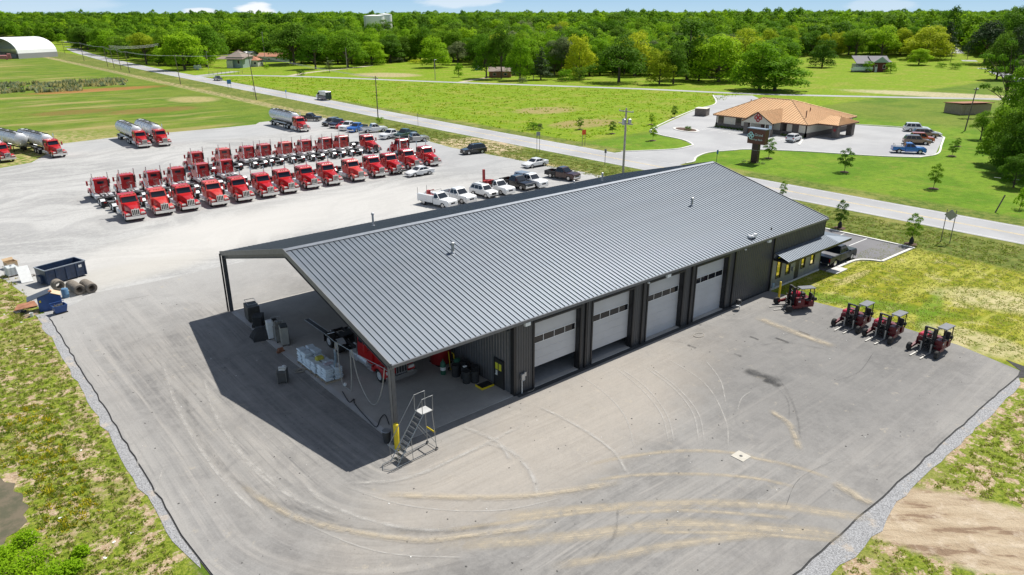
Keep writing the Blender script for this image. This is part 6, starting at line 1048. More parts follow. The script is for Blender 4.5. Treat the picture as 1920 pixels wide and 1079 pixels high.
pole(1168, 328, height(g(1168, 328), 203), 'tall pole with transformers and two crossarms standing behind the workshop roof', WPL, 1.5, tr=True, r=.19); pole(709, 223, height(g(709, 223), 143), 'brown pole with a small bush at its foot, above the parked pickups', WP, 1.2); pole(481, 188, height(g(481, 188), 97), 'dark leaning pole beside the highway, above the far tank trailer', WP, .8, lean=-.9); pole(339, 159, height(g(339, 159), 103), 'pole with a crossarm nearest the highway on the left grass field', WP, 1.0, lean=-.6)
for px_, py_, ty, lab in ((243, 137, 96, 'dark pole, rightmost of the four close together on the left'), (227.5, 132, 92, 'pole, third from the left of the four close together'), (214.5, 129, 85, 'pole, tallest of the four close together on the left'), (202.5, 126, 87, 'pole, leftmost of the four close together on the left'), (158, 115, 80, 'thin pole alone by the far bend of the highway'), (122, 101, 75, 'small pole right behind the white arched barn')): pole(px_, py_, height(g(px_, py_), ty), lab, WP, .7, lean=-.5)
for px_, py_, ty, lab, m_ in ((391, 130, 97, 'pale street lamp pole left of the farmhouse', WPL), (498, 120, 60, 'tall pale pole before the dark trees, right of the farmhouse', WPL), (651, 132, 90, 'pale pole among the trees left of the dry patch of grass', WPL), (816, 150, 111, 'pale pole with a lamp box at the driveway across the lane', WPL), (1000, 150, 115, 'pale pole beside the dark conifer at the lane', WPL), (1809, 246, 165, 'leaning pole with a transformer before the tan shed', WP), (668, 62, 46, 'thin pole far off, left of the water tanks', WPL), (766, 52, 30, 'thin pole right of the water tanks', WPL), (1782, 118, 92, 'pole beside the far road at the upper right', WP), (1813, 113, 85, 'thin pole across the far road at the upper right', WP)):
    pole(px_, py_, height(g(px_, py_), ty), lab, m_, 0 if ty not in (60, 165) else .5, lean=1.6 if px_ == 1809 else 0, lamp=px_ in (391, 816, 1809))
P = g(1866, 399); o = bld('leaning_post', WP, None, lambda b: b.tube([(0, 0, 0), (.9, -.4, 2.3)], .09, 6)); o.location = P; tag(o, 'short leaning wooden post in the grass below the right-hand trees', 'post')
def wire(A, B_, sag, lab):
    A, B_ = Vector(A), Vector(B_); o = bld('power_line', mat('cable_grey', (.5, .5, .5), .5), None, lambda b: b.tube([A.lerp(B_, k/10)-Vector((0, 0, sag*4*(k/10)*(1-k/10))) for k in range(11)], .035, 4)); tag(o, lab, 'wire', 'overhead power lines')
tk_ = [tops[k] for k in ((122, 101), (158, 115), (202.5, 126), (227.5, 132), (243, 137), (339, 159), (481, 188), (709, 223), (1168, 328))]
for a, c in zip(tk_[:-2], tk_[1:-1]): 
    for s in (-.6, .6): wire(a+Vector((s, 0, 0)), c+Vector((s, 0, 0)), .6, 'overhead wire between the roadside poles on the left')
A = tops[(214.5, 129)]
for dz in (0, .5, 1.): wire(A-Vector((0, 0, dz)), g(305, 122)+Vector((0, 0, height(g(305, 122), 82)-dz)), .8, 'overhead wire crossing the highway towards the left woodland')
for (a, za, c, zb_) in (((1855, 290), 2.2, (2100, 300), 3), ((1858, 293), 1.9, (2100, 310), 2.6), ((1862, 340), .6, (2060, 360), 1.5)): A, B_ = g(*a), g(*c); wire((A.x, A.y, za), (B_.x, B_.y, zb_), .3, 'pale cable running off the right edge by the trees')
# ================================================================ FAR BUILDINGS
WFAB = mat('white_fabric', (.78, .78, .78), .6, var=.04)
A = g(36, 111); t = thing('hoop_barn', 'big white arched fabric barn in the far left field', 'barn', A, R(35)); hh = height(A, 71)
L = next(l for l in range(10, 150) if proj(A+Vector((math.cos(R(35)), math.sin(R(35)), 0))*l)[0] > 108); W_ = next((l for l in range(10, 60) if proj(A+Vector((-math.sin(R(35)), math.cos(R(35)), 0))*l)[0] < -38), 34)
bld('lower_wall', mat('barn_block_grey', (.3, .3, .31), .8, var=.1), t, lambda b: [b.box(0, L, 0, .4, 0, hh*.25), b.box(0, L, W_-.4, W_, 0, hh*.25)]); bld('fabric_roof', WFAB, t, lambda b: b.loft([[(x, W_/2-W_/2*math.cos(a)*k, hh*.25+hh*.75*math.sin(a)*k) for k, aa in ((1, 1), (.97, -1)) for a in ([math.pi*i/14 for i in range(15)][::aa])] for x in (0, L)])); bld('rib', GLV, t, lambda b: [b.tube([(x, W_/2-W_/2*.95*math.cos(math.pi*i/10), hh*.25+hh*.72*math.sin(math.pi*i/10)) for i in range(11)], .15, 4) for x in (1, L*.25, L*.5, L*.75)]); bld('pale_interior_panel', mat('pale_interior', (.55, .55, .55), .7), t, lambda b: [b.loft([[(x, W_/2-W_/2*.96*math.cos(math.pi*i/14), max(hh*.42, hh*.25+hh*.73*math.sin(math.pi*i/14))) for i in range(1, 14)] for x in (L*.45, L*.45+.3)])]); bld('stored_goods', GREY, t, lambda b: [b.bbox(L*.15, L*.4, W_*f, W_*f+5, 0, hh*.22, .3) for f in (.2, .5, .75)])  # pale panel added inside so the shaded barn interior looks light
P = g(4, 113); o = bld('farm_machine', mat('faded_red', (.4, .15, .15), .6), None, lambda b: [b.bbox(-4, 3, -1.5, 1.5, .6, 2.8, .3), b.bbox(3, 5, -1, 1, .6, 3.6, .2)]+[b.cyl((x, -1.6, .8), (x, -1.2, .8), .8, 10) for x in (-2.5, 2.5)]); o.location = P; tag(o, 'faded red farm machine in the mouth of the white barn at the left edge', 'machine')
TKM = mat('tank_white', (.76, .76, .75), .5, var=.05)
for px_, py_, top_, r_, lab in ((703, 60, 28.5, 19, 'white cylindrical water tank on the left, wider and farther left of the two'), (723, 58, 26, 13, 'white cylindrical water tank on the right with a shallow cone roof')):
    P = g(px_, py_); h = height(P, top_); rr = r_*mpp(P); t = thing('water_tank', lab, 'water tank', P-Vector((0, 0, 1))); bld('shell', TKM, t, lambda b: b.lathe([(rr, 0), (rr, h), (rr*1.02, h+.1)], n=32), 40); bld('roof', TKM, t, lambda b: b.lathe([(rr*1.02, h+.1), (rr*.5, h+.9), (.1, h+1.3)], n=32)); bld('ladder', GLV, t, lambda b: b.box(-rr-.3, -rr, -.2, .2, 1, h))
def house(px0, px1, pyb, pyt, lab, wall, roof, depth=9, gable=True, extra=None, nm='house', storey=1, turn=0):
    A, B_ = g(px0, pyb), g(px1, pyb); u = B_-A; L = u.length; P = A; t = thing(nm, lab, 'house', (P.x, P.y, P.z), math.atan2(u.y, u.x)+turn); h = height(A, pyt); e = h*.62
    wl_ = bld('wall', wall, t, lambda b: b.box(0, L, 0, depth, -1, e)); ra = bld('roof', roof, t, lambda b: b.loft([[(-.5, -.6, e), (-.5, depth+.6, e), (-.5 if gable else depth*.4, depth/2, h)], [(L+.5, -.6, e), (L+.5, depth+.6, e), (L+.5 if gable else L-depth*.4, depth/2, h)]]))
    n = max(2, int(L/4)); 
    for k in range(n): f = bld('window', WHT, t, lambda b: b.box(L*(k+.5)/n-.65, L*(k+.5)/n+.65, -.06, -.01, e*.35, e*.75)); bld('pane', WGL, f, lambda b: b.box(L*(k+.5)/n-.55, L*(k+.5)/n+.55, -.09, -.06, e*.38, e*.72))
    if extra: extra(t, L, e, h)
    return t
SHG, SHB, SHR, BRK, SAGE, CRM = mat('shingle_grey', (.2, .19, .2), .85, var=.12), mat('shingle_brown', (.24, .19, .16), .85, var=.15), mat('roof_rust', (.38, .16, .09), .8, var=.2), mat('dark_brick', (.13, .035, .03), .85, var=.2, scale=3.), mat('siding_sage', (.3, .38, .35), .7), mat('siding_cream', (.5, .5, .44), .7)
def hx(t, L, e, h):
    bld('garage_door', WHT, t, lambda b: b.box(L*.2, L*.34, -.12, -.08, 0, e*.55)); bld('gable_wing', SAGE, t, lambda b: b.loft([[(L*.0, y, e*.98), (L*.98, y, e*.98), (L*.5, y, h*.98)] for y in (-.8, -.65)])); bld('porch_roof', SHG, t, lambda b: b.slab([(-L*1.0, -1, e*.85), (.2, -1, e*.85), (.2, 6, h*.98), (-L*1.0, 6, h*.98)], .2)); bld('porch_wall', CRM, t, lambda b: b.box(-L*.95, 0, 1, 5, 0, e*.82)); bld('deck', mat('deck_white', (.62, .68, .68), .6), t, lambda b: [b.box(-L*1.25, -.2, -2, -1.8, .8, e*.55), b.box(-L*1.25, -.2, -1.8, 1, e*.28, e*.32)]); bld('roof', SHG, t, lambda b: b.slab([(L*.8, -.5, e), (L*1.15, -.5, e), (L*1.15, 6, h*.85), (L*.8, 6, h*.85)], .2))
house(1633, 1664, 135.5, 106, 'dark brick house with pale blue gable and white deck in the meadow', BRK, SHG, 9, True, hx)
def fh(t, L, e, h): bld('carport_roof', SHB, t, lambda b: b.slab([(-L*.55, -2, e*.8), (L*1.15, -2, e*.8), (L*1.15, 4, e*1.0), (-L*.55, 4, e*1.0)], .25)); bld('garage_door', CRM, t, lambda b: b.box(L*.1, L*.5, -2.2, -2.1, 0, e*.7)); bld('upper_storey', CRM, t, lambda b: b.box(0, L*.75, 2, 8, e, e*1.18))
house(427, 456, 128, 95, 'old farmhouse with a steep brown hipped roof and carport at the left woodland edge', SAGE, SHB, 12, False, fh)
house(464, 484, 126, 106, 'small cream shed with a rusty hipped roof, right beside the farmhouse', CRM, SHR, 8, False); house(484, 540, 117, 100, 'long sage-green farm building with rusty roof, half hidden behind the dark trees', SAGE, SHR, 10); house(444, 470, 104, 97, 'white roofed outbuilding behind the farmhouse', CRM, WFAB, 8); house(917, 958, 146, 127, 'low brown brick cottage under the trees at the lane', mat('brown_brick', (.28, .13, .07), .85, var=.2), SHB, 8); house(890, 902, 132, 124, 'small blue-grey shed left of the brown cottage', mat('shed_blue', (.2, .35, .42), .7), SHG, 5)
house(790, 815, 55, 41, 'house with a pinkish roof on the far ridge right of the water tanks', CRM, mat('roof_pink', (.45, .25, .22), .8), 10); house(790, 812, 66, 58, 'white and dark striped low barn on the slope right of the water tanks', WHT, SHG, 10); house(872, 897, 48, 37, 'grey house with steep roofs on the far ridge', CRM, SHG, 10, True); house(1500, 1530, 72, 64, 'faint brown roof between the trees at the upper right', CRM, SHB, 10)
P = g(1800, 226); A, B_ = g(1801, 216), g(1838, 222); t = thing('shed', 'tan board shed with a flat brown roof behind the leaning pole at the right', 'shed', A, -.5); bld('wall', mat('shed_boards', (.34, .27, .19), .8, var=.12, scale=2.), t, lambda b: b.box(0, 9, 0, 6, -.5, 2.6)); bld('roof', RUST, t, lambda b: b.slab([(-.3, -.4, 2.9), (9.3, -.4, 2.9), (9.3, 6.4, 2.5), (-.3, 6.4, 2.5)], .15)); bld('door', WOOD, t, lambda b: b.box(1, 2.2, -.08, -.03, 0, 2.1))
# wire fence before the farmhouse
A, B_ = g(392, 141), g(455, 139); t = thing('wire_fence', 'low dark wire fence before the farmhouse garden', 'fence', (0, 0, 0))
for k in range(9): q = A.lerp(B_, k/8); bld('post', PM, t, lambda b: b.cyl((q.x, q.y, 0), (q.x, q.y, 1.6), .07, 5))
bld('wire', PM, t, lambda b: [b.tube([A+Vector((0, 0, z)), B_+Vector((0, 0, z))], .03, 4) for z in (.5, 1.0, 1.5)])
P = g(371, 131); o = bld('small_trailer', mat('trailer_white', (.6, .6, .62), .5), None, lambda b: [b.bbox(-1.6, 1.6, -1, 1, .5, 2.2, .15)]+[b.cyl((-.2, s*1.05, .4), (-.2, s*.85, .4), .4, 10) for s in (-1, 1)]+[b.box(1.6, 2.6, -.05, .05, .45, .55)]); o.location = P; tag(o, 'small white trailer parked under the trees left of the farmhouse', 'trailer')
# ================================================================ VEGETATION
def leaf_mat(name, c0, c1, tr=.25):
    n = NT(name); oi = n.t.nodes.new('ShaderNodeObjectInfo'); k = n.noise(.33, 4, .6); k2 = n.noise(1.9, 5, .7)
    c = n.mix(n.rng(k, .35, .65), c0, c1); c = n.mix(n.rng(k2, .4, .68, 0, .35), c, tuple(min(1, v*1.35) for v in c1)); hs = n.t.nodes.new('ShaderNodeHueSaturation'); n.L.new(c, hs.inputs['Color']); n.L.new(n.rng(oi.outputs['Random'], 0, 1, .487, .512, False), hs.inputs['Hue']); n.L.new(n.rng(oi.outputs['Random'], 1, 0, .78, 1.2, False), hs.inputs['Value'])
    n.L.new(hs.outputs[0], n.b.inputs['Base Color']); n.b.inputs['Roughness'].default_value = .7; n.b.inputs['Specular IOR Level'].default_value = .08
    ts = n.t.nodes.new('ShaderNodeBsdfTranslucent'); n.L.new(hs.outputs[0], ts.inputs[0]); ms = n.t.nodes.new('ShaderNodeMixShader'); ms.inputs[0].default_value = tr; out = [q for q in n.t.nodes if q.type == 'OUTPUT_MATERIAL'][0]
    n.L.new(n.b.outputs[0], ms.inputs[1]); n.L.new(ts.outputs[0], ms.inputs[2]); n.L.new(ms.outputs[0], out.inputs[0]); return n.m
LM = dict(dark=leaf_mat('leaves_dark', (.075, .165, .012), (.115, .225, .016), .38), mid=leaf_mat('leaves_mid', (.115, .245, .010), (.175, .32, .016), .42), bright=leaf_mat('leaves_bright', (.175, .34, .010), (.26, .44, .014), .45), yellow=leaf_mat('leaves_yellow_green', (.32, .40, .018), (.43, .50, .022), .45), grey=leaf_mat('leaves_grey_green', (.12, .165, .06), (.17, .21, .085), .35), conifer=leaf_mat('needles_dark', (.035, .065, .022), (.055, .09, .03), .15))
BARK = mat('bark', (.1, .075, .055), .95, var=.3, scale=2., bump=.5)
rg = np.random.default_rng(11)
def leafmesh(name, C, N, size, m=None, jit=.6, asp=.75):
    n = len(C); N = N+rg.normal(0, jit, (n, 3))+np.array([0, 0, .5]); N /= np.linalg.norm(N, axis=1)[:, None]+1e-9; A = np.cross(N, rg.normal(0, 1, (n, 3))); A /= np.linalg.norm(A, axis=1)[:, None]+1e-9; B_ = np.cross(N, A)
    s = (size*rg.uniform(.55, 1.25, n))[:, None] if np.isscalar(size) else (size*rg.uniform(.6, 1.2, n))[:, None]
    bend = N*s*.18
    V = np.stack([C-A*s*.5, C-B_*s*asp*.5+bend, C+A*s*.5, C+B_*s*asp*.5+bend], 1).reshape(-1, 3); me = bpy.data.meshes.new(name); me.vertices.add(4*n); me.vertices.foreach_set('co', V.astype(np.float32).ravel())
    me.loops.add(4*n); me.loops.foreach_set('vertex_index', np.arange(4*n, dtype=np.int32)); me.polygons.add(n); me.polygons.foreach_set('loop_start', np.arange(0, 4*n, 4, dtype=np.int32)); me.polygons.foreach_set('loop_total', np.full(n, 4, dtype=np.int32)); me.update(); me.validate()
    if m: me.materials.append(m)
    return me
def crown_pts(seed, n, shape, H=15., Rr=6.):
    r = np.random.default_rng(seed); lobes = []
    if shape == 'round':
        lobes.append((0, 0, H*.54, Rr*.72, H*.36))
        for k in range(13): a = k*2.4+r.uniform(-.3, .3); q = r.uniform(.35, .72)*Rr; z = H*(.15+.69*r.random()); lobes.append((q*math.cos(a), q*math.sin(a), z, Rr*r.uniform(.28, .46), H*r.uniform(.11, .17)))
        lobes.append((r.uniform(-1, 1), r.uniform(-1, 1), H*.86, Rr*.42, H*.13))
    elif shape == 'wide':
        for k in range(16): a = k*2.4; q = (.15+.75*(k/16))*Rr; lobes.append((q*math.cos(a), q*math.sin(a), H*(.78-.5*(k/16)+r.uniform(-.1, .1)), Rr*r.uniform(.3, .42), H*r.uniform(.11, .17)))
        lobes.append((0, 0, H*.55, Rr*.62, H*.33))
    elif shape == 'tall':
        for k in range(15): a = k*2.4; f = k/15; q = Rr*.55*math.sin(math.pi*(.15+.8*f)); lobes.append((q*math.cos(a), q*math.sin(a), H*(.16+.76*f), Rr*r.uniform(.32, .5)*(1.1-.45*f), H*.11))
    elif shape == 'cone':
        for k in range(20): a = k*2.4; f = k/20; q = Rr*.6*(1-f); lobes.append((q*math.cos(a), q*math.sin(a), H*(.12+.82*f), Rr*(.5*(1-f)+.14), H*.07))
    elif shape == 'low':
        lobes.append((0, 0, H*.45, Rr*.75, H*.4))
        for k in range(18): a = k*2.4; q = r.uniform(.45, .8)*Rr*(1 if k < 12 else .6); z = H*(.1+.45*r.random() if k < 12 else r.uniform(.6, .85)); lobes.append((q*math.cos(a), q*math.sin(a), z, Rr*r.uniform(.25, .38), H*r.uniform(.12, .18)))
    elif shape == 'sparse':
        for k in range(17): a = k*2.4; q = r.uniform(.2, 1)*Rr; lobes.append((q*math.cos(a), q*math.sin(a), H*(.3+.68*r.random()), Rr*r.uniform(.16, .3), H*r.uniform(.04, .08)))
    elif shape == 'sapling':
        for k in range(12): a = k*2.4; f = k/12; q = Rr*.75*math.sin(math.pi*(.2+.72*f)); lobes.append((q*math.cos(a), q*math.sin(a), H*(.28+.66*f), Rr*.5*(1.1-.4*f), H*.1))
    w_ = np.array([l[3]**2*1. for l in lobes]); w_ /= w_.sum(); idx = r.choice(len(lobes), n, p=w_); Lb = np.array(lobes)[idx]; d = r.normal(0, 1, (n, 3)); d /= np.linalg.norm(d, axis=1)[:, None]; d[:, 2] = np.where(d[:, 2] < -.35, -d[:, 2]*.6, d[:, 2])
    rad = r.uniform(.62, 1.06, n)**.8; 
    bump_ = 1+.16*np.sin(d[:, 0]*7+Lb[:, 0])*np.sin(d[:, 1]*6+Lb[:, 2])*np.sin(d[:, 2]*8+Lb[:, 1])
    P = np.stack([Lb[:, 0]+d[:, 0]*Lb[:, 3]*rad*bump_, Lb[:, 1]+d[:, 1]*Lb[:, 3]*rad*bump_, Lb[:, 2]+d[:, 2]*Lb[:, 4]*rad*bump_], 1); return P, d, lobes
def trunk_mesh(seed, lobes, H, r0, nl=8, full=False):
    r = random.Random(seed); b = MB(); top = H*.8; b.tube([(0, 0, -.3), (.05*r0, 0, H*.15), (r.uniform(-.3, .3), r.uniform(-.3, .3), H*.45), (r.uniform(-.4, .4), r.uniform(-.4, .4), top)], r0, 7, True, r0*.2)
    for l in lobes[:nl if not full else 99]: z0 = l[2]*.55; b.tube([(0, 0, z0), (l[0]*.5, l[1]*.5, (z0+l[2])/2+.2), (l[0], l[1], l[2])], r0*.4, 5, True, r0*.1)
    me = b.mesh('trunk'); me.materials.append(BARK); return me
V = {}
for key, shape, n, H, Rr, sz, r0, seed in (('r1', 'round', 5200, 15, 6.5, .5, .42, 1), ('r2', 'round', 5200, 15, 6.5, .52, .42, 2), ('r3', 'round', 5200, 15, 6.5, .5, .42, 3), ('w1', 'wide', 5200, 13, 7.5, .52, .45, 4), ('w2', 'wide', 5200, 13, 7.5, .52, .45, 5), ('t1', 'tall', 3000, 17, 5, .6, .38, 6), ('c1', 'cone', 2600, 13, 4.2, .5, .3, 7), ('s1', 'sparse', 2600, 15, 5.5, .42, .3, 8), ('p1', 'sapling', 2000, 3.8, 1.05, .15, .05, 9), ('p2', 'sapling', 1800, 3.8, .9, .15, .05, 10), ('n1', 'low', 8000, 10, 5., .38, .3, 12), ('n2', 'low', 7000, 14, 6.5, .48, .4, 14), ('b1', 'round', 900, 3., 2.6, .32, .1, 13)):
    P, d, lb_ = crown_pts(seed, n, shape, H, Rr); m0 = LM['mid']
    V[key] = (leafmesh('crown', P, d*1.2, sz, m0), trunk_mesh(seed, lb_, H, r0, 10, shape == 'sparse'), H, Rr)
def tree(key, P, h, wid, hue, lab, group=None, cat='tree', nm='tree'):
    cm, tm_, H, Rr = V[key]; t = thing(nm, lab, cat, P, rnd.uniform(0, 6.28), group); sx = wid/2/Rr/.95; sz = h/H
    c = link('crown', cm, t); c.scale = (sx, sx, sz); c.material_slots[0].link = 'OBJECT'; c.material_slots[0].material = LM[hue]; k = link('trunk', tm_, t); k.scale = (sx, sx, sz); return t
PLACED = []
def ptree(px, py, ty, wpx, key, hue, lab, **k):
    P = g(px, py); h = height(P, ty)*1.03; w_ = wpx*mpp(P); PLACED.append((P.x, P.y, w_/2)); return tree(key, P, h, w_*(1.25 if 960 < px < 1480 else 1), hue, lab, **k)
for a in ((975, 151, 71, 42, 'n2', 'bright', 'bright green tree at the left end of the lane-side row'), (1014, 150, 86, 34, 'c1', 'conifer', 'dark pointed conifer beside a pale pole at the lane'), (1052, 143, 70, 48, 'r2', 'grey', 'grey-green tree behind the lane, right of the dark conifer'), (1086, 148, 66, 48, 'n2', 'yellow', 'yellow-green tree left of the big dark oak'), (1160, 155, 70, 84, 'w1', 'dark', 'broad dark oak with its shade on the lawn, middle of the lane-side row'), (1190, 143, 62, 64, 'r1', 'yellow', 'yellow-green tree peeping out behind the broad dark oak'), (1236, 159, 93, 46, 'n2', 'yellow', 'low yellow-green tree right of the broad dark oak'), (1288, 150, 33, 74, 't1', 'dark', 'tallest dark tree of the lane-side row'), (1262, 158, 78, 44, 'r3', 'dark', 'dark tree at the left foot of the tallest one'), (1310, 152, 75, 50, 'r1', 'mid', 'mid green tree just right of the tallest dark one'), (1346, 154, 66, 92, 'n2', 'bright', 'big bright green tree above the bank access road'), (1385, 150, 54, 72, 'r3', 'yellow', 'tall yellow-green tree between two bright green ones'), (1424, 169, 78, 84, 'n2', 'bright', 'bright green tree left of the bushy one at the lane corner'), (1452, 171, 108, 100, 'n1', 'bright', 'low dense bright green tree at the lane corner'),
          (552, 122, 43, 100, 'w2', 'dark', 'huge dark tree right of the farmhouse'), (592, 130, 52, 62, 'r3', 'mid', 'mid green tree with low branches right of the huge dark one'), (618, 136, 110, 22, 's1', 'grey', 'thin half-bare tree in the lawn left of the pale pole'), (652, 127, 58, 76, 'r1', 'mid', 'rounded tree behind the driveway, left of the dry patch'), (697, 122, 78, 66, 'n2', 'bright', 'bright green tree above the dirt driveway'), (732, 118, 65, 58, 'r3', 'dark', 'dark tree below the water tanks'), (722, 70, 37, 34, 'r1', 'dark', 'dark round tree hiding the foot of the right water tank'), (690, 74, 48, 30, 'r2', 'dark', 'small dark tree before the left water tank'), (780, 112, 56, 52, 'r1', 'mid', 'mid green tree right of the water tanks'), (815, 127, 69, 64, 'n2', 'bright', 'bright rounded tree at the right end of the dry patch'), (858, 122, 78, 54, 'w2', 'grey', 'grey-blue leaning tree right of the dry patch'), (860, 104, 42, 62, 'r2', 'dark', 'dark round tree rising behind the grey-blue one'), (860, 145, 119, 20, 'b1', 'bright', 'small bright bush on the lawn right of the lamp pole'), (912, 147, 64, 56, 'r3', 'mid', 'tree shading the brown cottage, left one'), (940, 148, 46, 58, 'w1', 'dark', 'tree shading the brown cottage, right one'),
          (347, 132, 60, 88, 'n1', 'bright', 'big bright green tree left of the farmhouse'), (388, 126, 47, 80, 'w2', 'mid', 'tall green tree right behind the big bright one'), (275, 121, 62, 58, 'r2', 'yellow', 'yellow-green tree beside the highway on the left'), (240, 110, 63, 52, 'r1', 'dark', 'dark tree beside the highway, left of the yellow-green one'), (298, 123, 84, 30, 'c1', 'bright', 'ivy-like slim bright tree at the side road on the left'), (464, 100, 60, 46, 'r3', 'mid', 'green tree directly behind the farmhouse'), (165, 94, 50, 56, 'r2', 'dark', 'dark tree right of the bend of the far highway'), (200, 101, 44, 50, 'r3', 'mid', 'tree at the edge of the left woodland by the highway'),
          (1541, 127, 74, 54, 'n2', 'dark', 'dark spreading tree alone in the meadow left of the brick house'), (1652, 108, 48, 66, 'r1', 'bright', 'bright green tree behind the brick house'), (1604, 106, 55, 58, 'r2', 'mid', 'green tree left behind the brick house'), (1722, 123, 91, 42, 'n1', 'bright', 'low round tree casting a long shadow, right of the brick house'), (1735, 111, 49, 86, 'n2', 'yellow', 'broad yellow-green tree above the low round one'), (1778, 98, 10, 38, 't1', 'dark', 'very tall dark tree standing above the skyline at the upper right'), (1772, 104, 36, 40, 'c1', 'conifer', 'dark pine left of the far road'), (1845, 120, 38, 78, 'w2', 'conifer', 'wide dark pine right of the far road'), (1895, 112, 12, 74, 'r1', 'dark', 'tall dark tree at the upper right corner'), (1625, 136, 115, 24, 'b1', 'bright', 'small bright tree before the left side of the brick house'), (1669, 138, 117, 24, 'b1', 'mid', 'small rounded tree before the right corner of the brick house'), (1764, 128, 118, 22, 'b1', 'mid', 'left one of two clipped bushes by the far road'), (1790, 131, 118, 24, 'b1', 'mid', 'right one of two clipped bushes by the far road'),
          (1876, 220, 82, 84, 's1', 'mid', 'tall half-bare tree rising at the right edge above the shed'), (1911, 235, 92, 60, 's1', 'grey', 'second half-bare tree, cut by the right edge'), (1872, 308, 200, 78, 'n1', 'mid', 'leafy tree with a bare forked trunk in the clump at the right edge'), (1838, 262, 208, 42, 'r1', 'mid', 'small tree in front of the tan shed'), (1910, 325, 235, 78, 'n1', 'bright', 'bright leafy tree at the lower right of the clump'), (1935, 300, 190, 80, 'w1', 'dark', 'dark tree behind the clump at the right edge'), (1900, 352, 290, 60, 'n1', 'dark', 'dark bush under the trees at the right edge'), (1912, 392, 352, 26, 'b1', 'bright', 'low bush at the right edge below the cable'), (1925, 335, 215, 90, 'n1', 'dark', 'dense dark tree filling the right edge below the half-bare ones'), (1888, 330, 252, 66, 'n1', 'dark', 'shaded low tree in the middle of the clump at the right edge'), (1860, 285, 232, 50, 'n1', 'mid', 'leafy low tree at the left of the clump at the right edge'), (1905, 282, 196, 60, 'r2', 'mid', 'mid green tree inside the clump at the right edge, behind the bright one'),
          (1087, 152, 126, 26, 'b1', 'dark', 'dark shrub at the lane under the yellow-green tree'), (1060, 153, 130, 26, 'b1', 'bright', 'round bright shrub at the lane'), (980, 156, 146, 16, 'b1', 'grey', 'small grey shrub at the lane beside the pale pole'), (565, 142, 131, 18, 'b1', 'dark', 'small dark round bush on the lawn left of the dirt track'), (712, 232, 220, 16, 'b1', 'bright', 'round green bush at the foot of the brown pole'), (1000, 243, 230, 22, 'b1', 'mid', 'green weeds clump left of the two-post sign across the highway'), (1013, 245, 232, 10, 'b1', 'grey', 'grey-green tuft behind the two-post sign'), (500, 130, 121, 10, 'b1', 'bright', 'little bush in the lawn right of the farmhouse'), (745, 118, 108, 28, 'b1', 'grey', 'brownish low hedge below the water tanks'), (780, 120, 112, 34, 'b1', 'yellow', 'yellow-green hedge behind the dry patch'), (1290, 246, 237, 12, 'b1', 'dark', 'dark shrub in the planted island of the bank lot')):
    ptree(*a[:7], cat='bush' if a[4] == 'b1' else 'tree', nm='bush' if a[4] == 'b1' else 'tree')
R3 = random.Random(21); n_row = 0
def fill(px0, px1, step, by, hgt, lab, grp, hues):
    px = px0
    while px < px1:
        p, b_ = px+R3.uniform(-4, 4), by(px)+R3.uniform(-2, 2); P = g(p, b_)
        if not any((q[0]-P.x)**2+(q[1]-P.y)**2 < (q[2]*.55)**2 for q in PLACED):
            h = R3.uniform(*hgt); w_ = h*R3.uniform(.8, 1.05); hue = R3.choice(hues); PLACED.append((P.x, P.y, w_/2))
            tree(R3.choice(['n2', 'n2', 'r1', 'n1']), P, h, w_, hue, dict(mid='green', dark='dark green', bright='bright green', yellow='yellow-green', grey='grey-green')[hue]+' '+lab, grp)
        px += step*R3.uniform(.8, 1.2)
fill(548, 885, 15, lambda x: 119 if x < 700 else 115, (14, 19.5), 'full-crowned tree in the dense belt between farmhouse and cottage', 'belt of trees between farmhouse and cottage', ['mid', 'bright', 'dark', 'mid', 'bright'])
fill(560, 880, 26, lambda x: 104, (15, 20), 'tree deeper in the dense belt between farmhouse and cottage', 'belt of trees between farmhouse and cottage', ['mid', 'dark', 'mid'])
fill(965, 1475, 22, lambda x: 141, (11, 16), 'full-crowned tree in the second row behind the lane', 'second row of trees behind the lane', ['mid', 'bright', 'dark', 'yellow', 'bright', 'mid'])
fill(150, 330, 15, lambda x: 92+(x-150)*.16, (12, 17), 'tree lining the far side of the highway on the left', 'trees lining the highway on the left', ['mid', 'dark', 'bright', 'mid'])
fill(1500, 1770, 20, lambda x: 103, (12, 17), 'full-crowned tree at the back of the meadow behind the brick house', 'trees at the back of the meadow', ['mid', 'bright', 'dark', 'yellow', 'mid'])
for a in ((1918, 250, 96, 92, 'n2', 'mid', 'big full tree at the right edge, behind the half-bare ones'), (1900, 322, 178, 90, 'n2', 'dark', 'big dark full tree in the clump at the right edge'), (1868, 150, 60, 60, 'n2', 'dark', 'dark full tree right of the far road'), (1905, 150, 48, 80, 'n2', 'conifer', 'wide dark tree at the upper right edge by the far road')): ptree(*a)
MULCH = MATS['mulch']
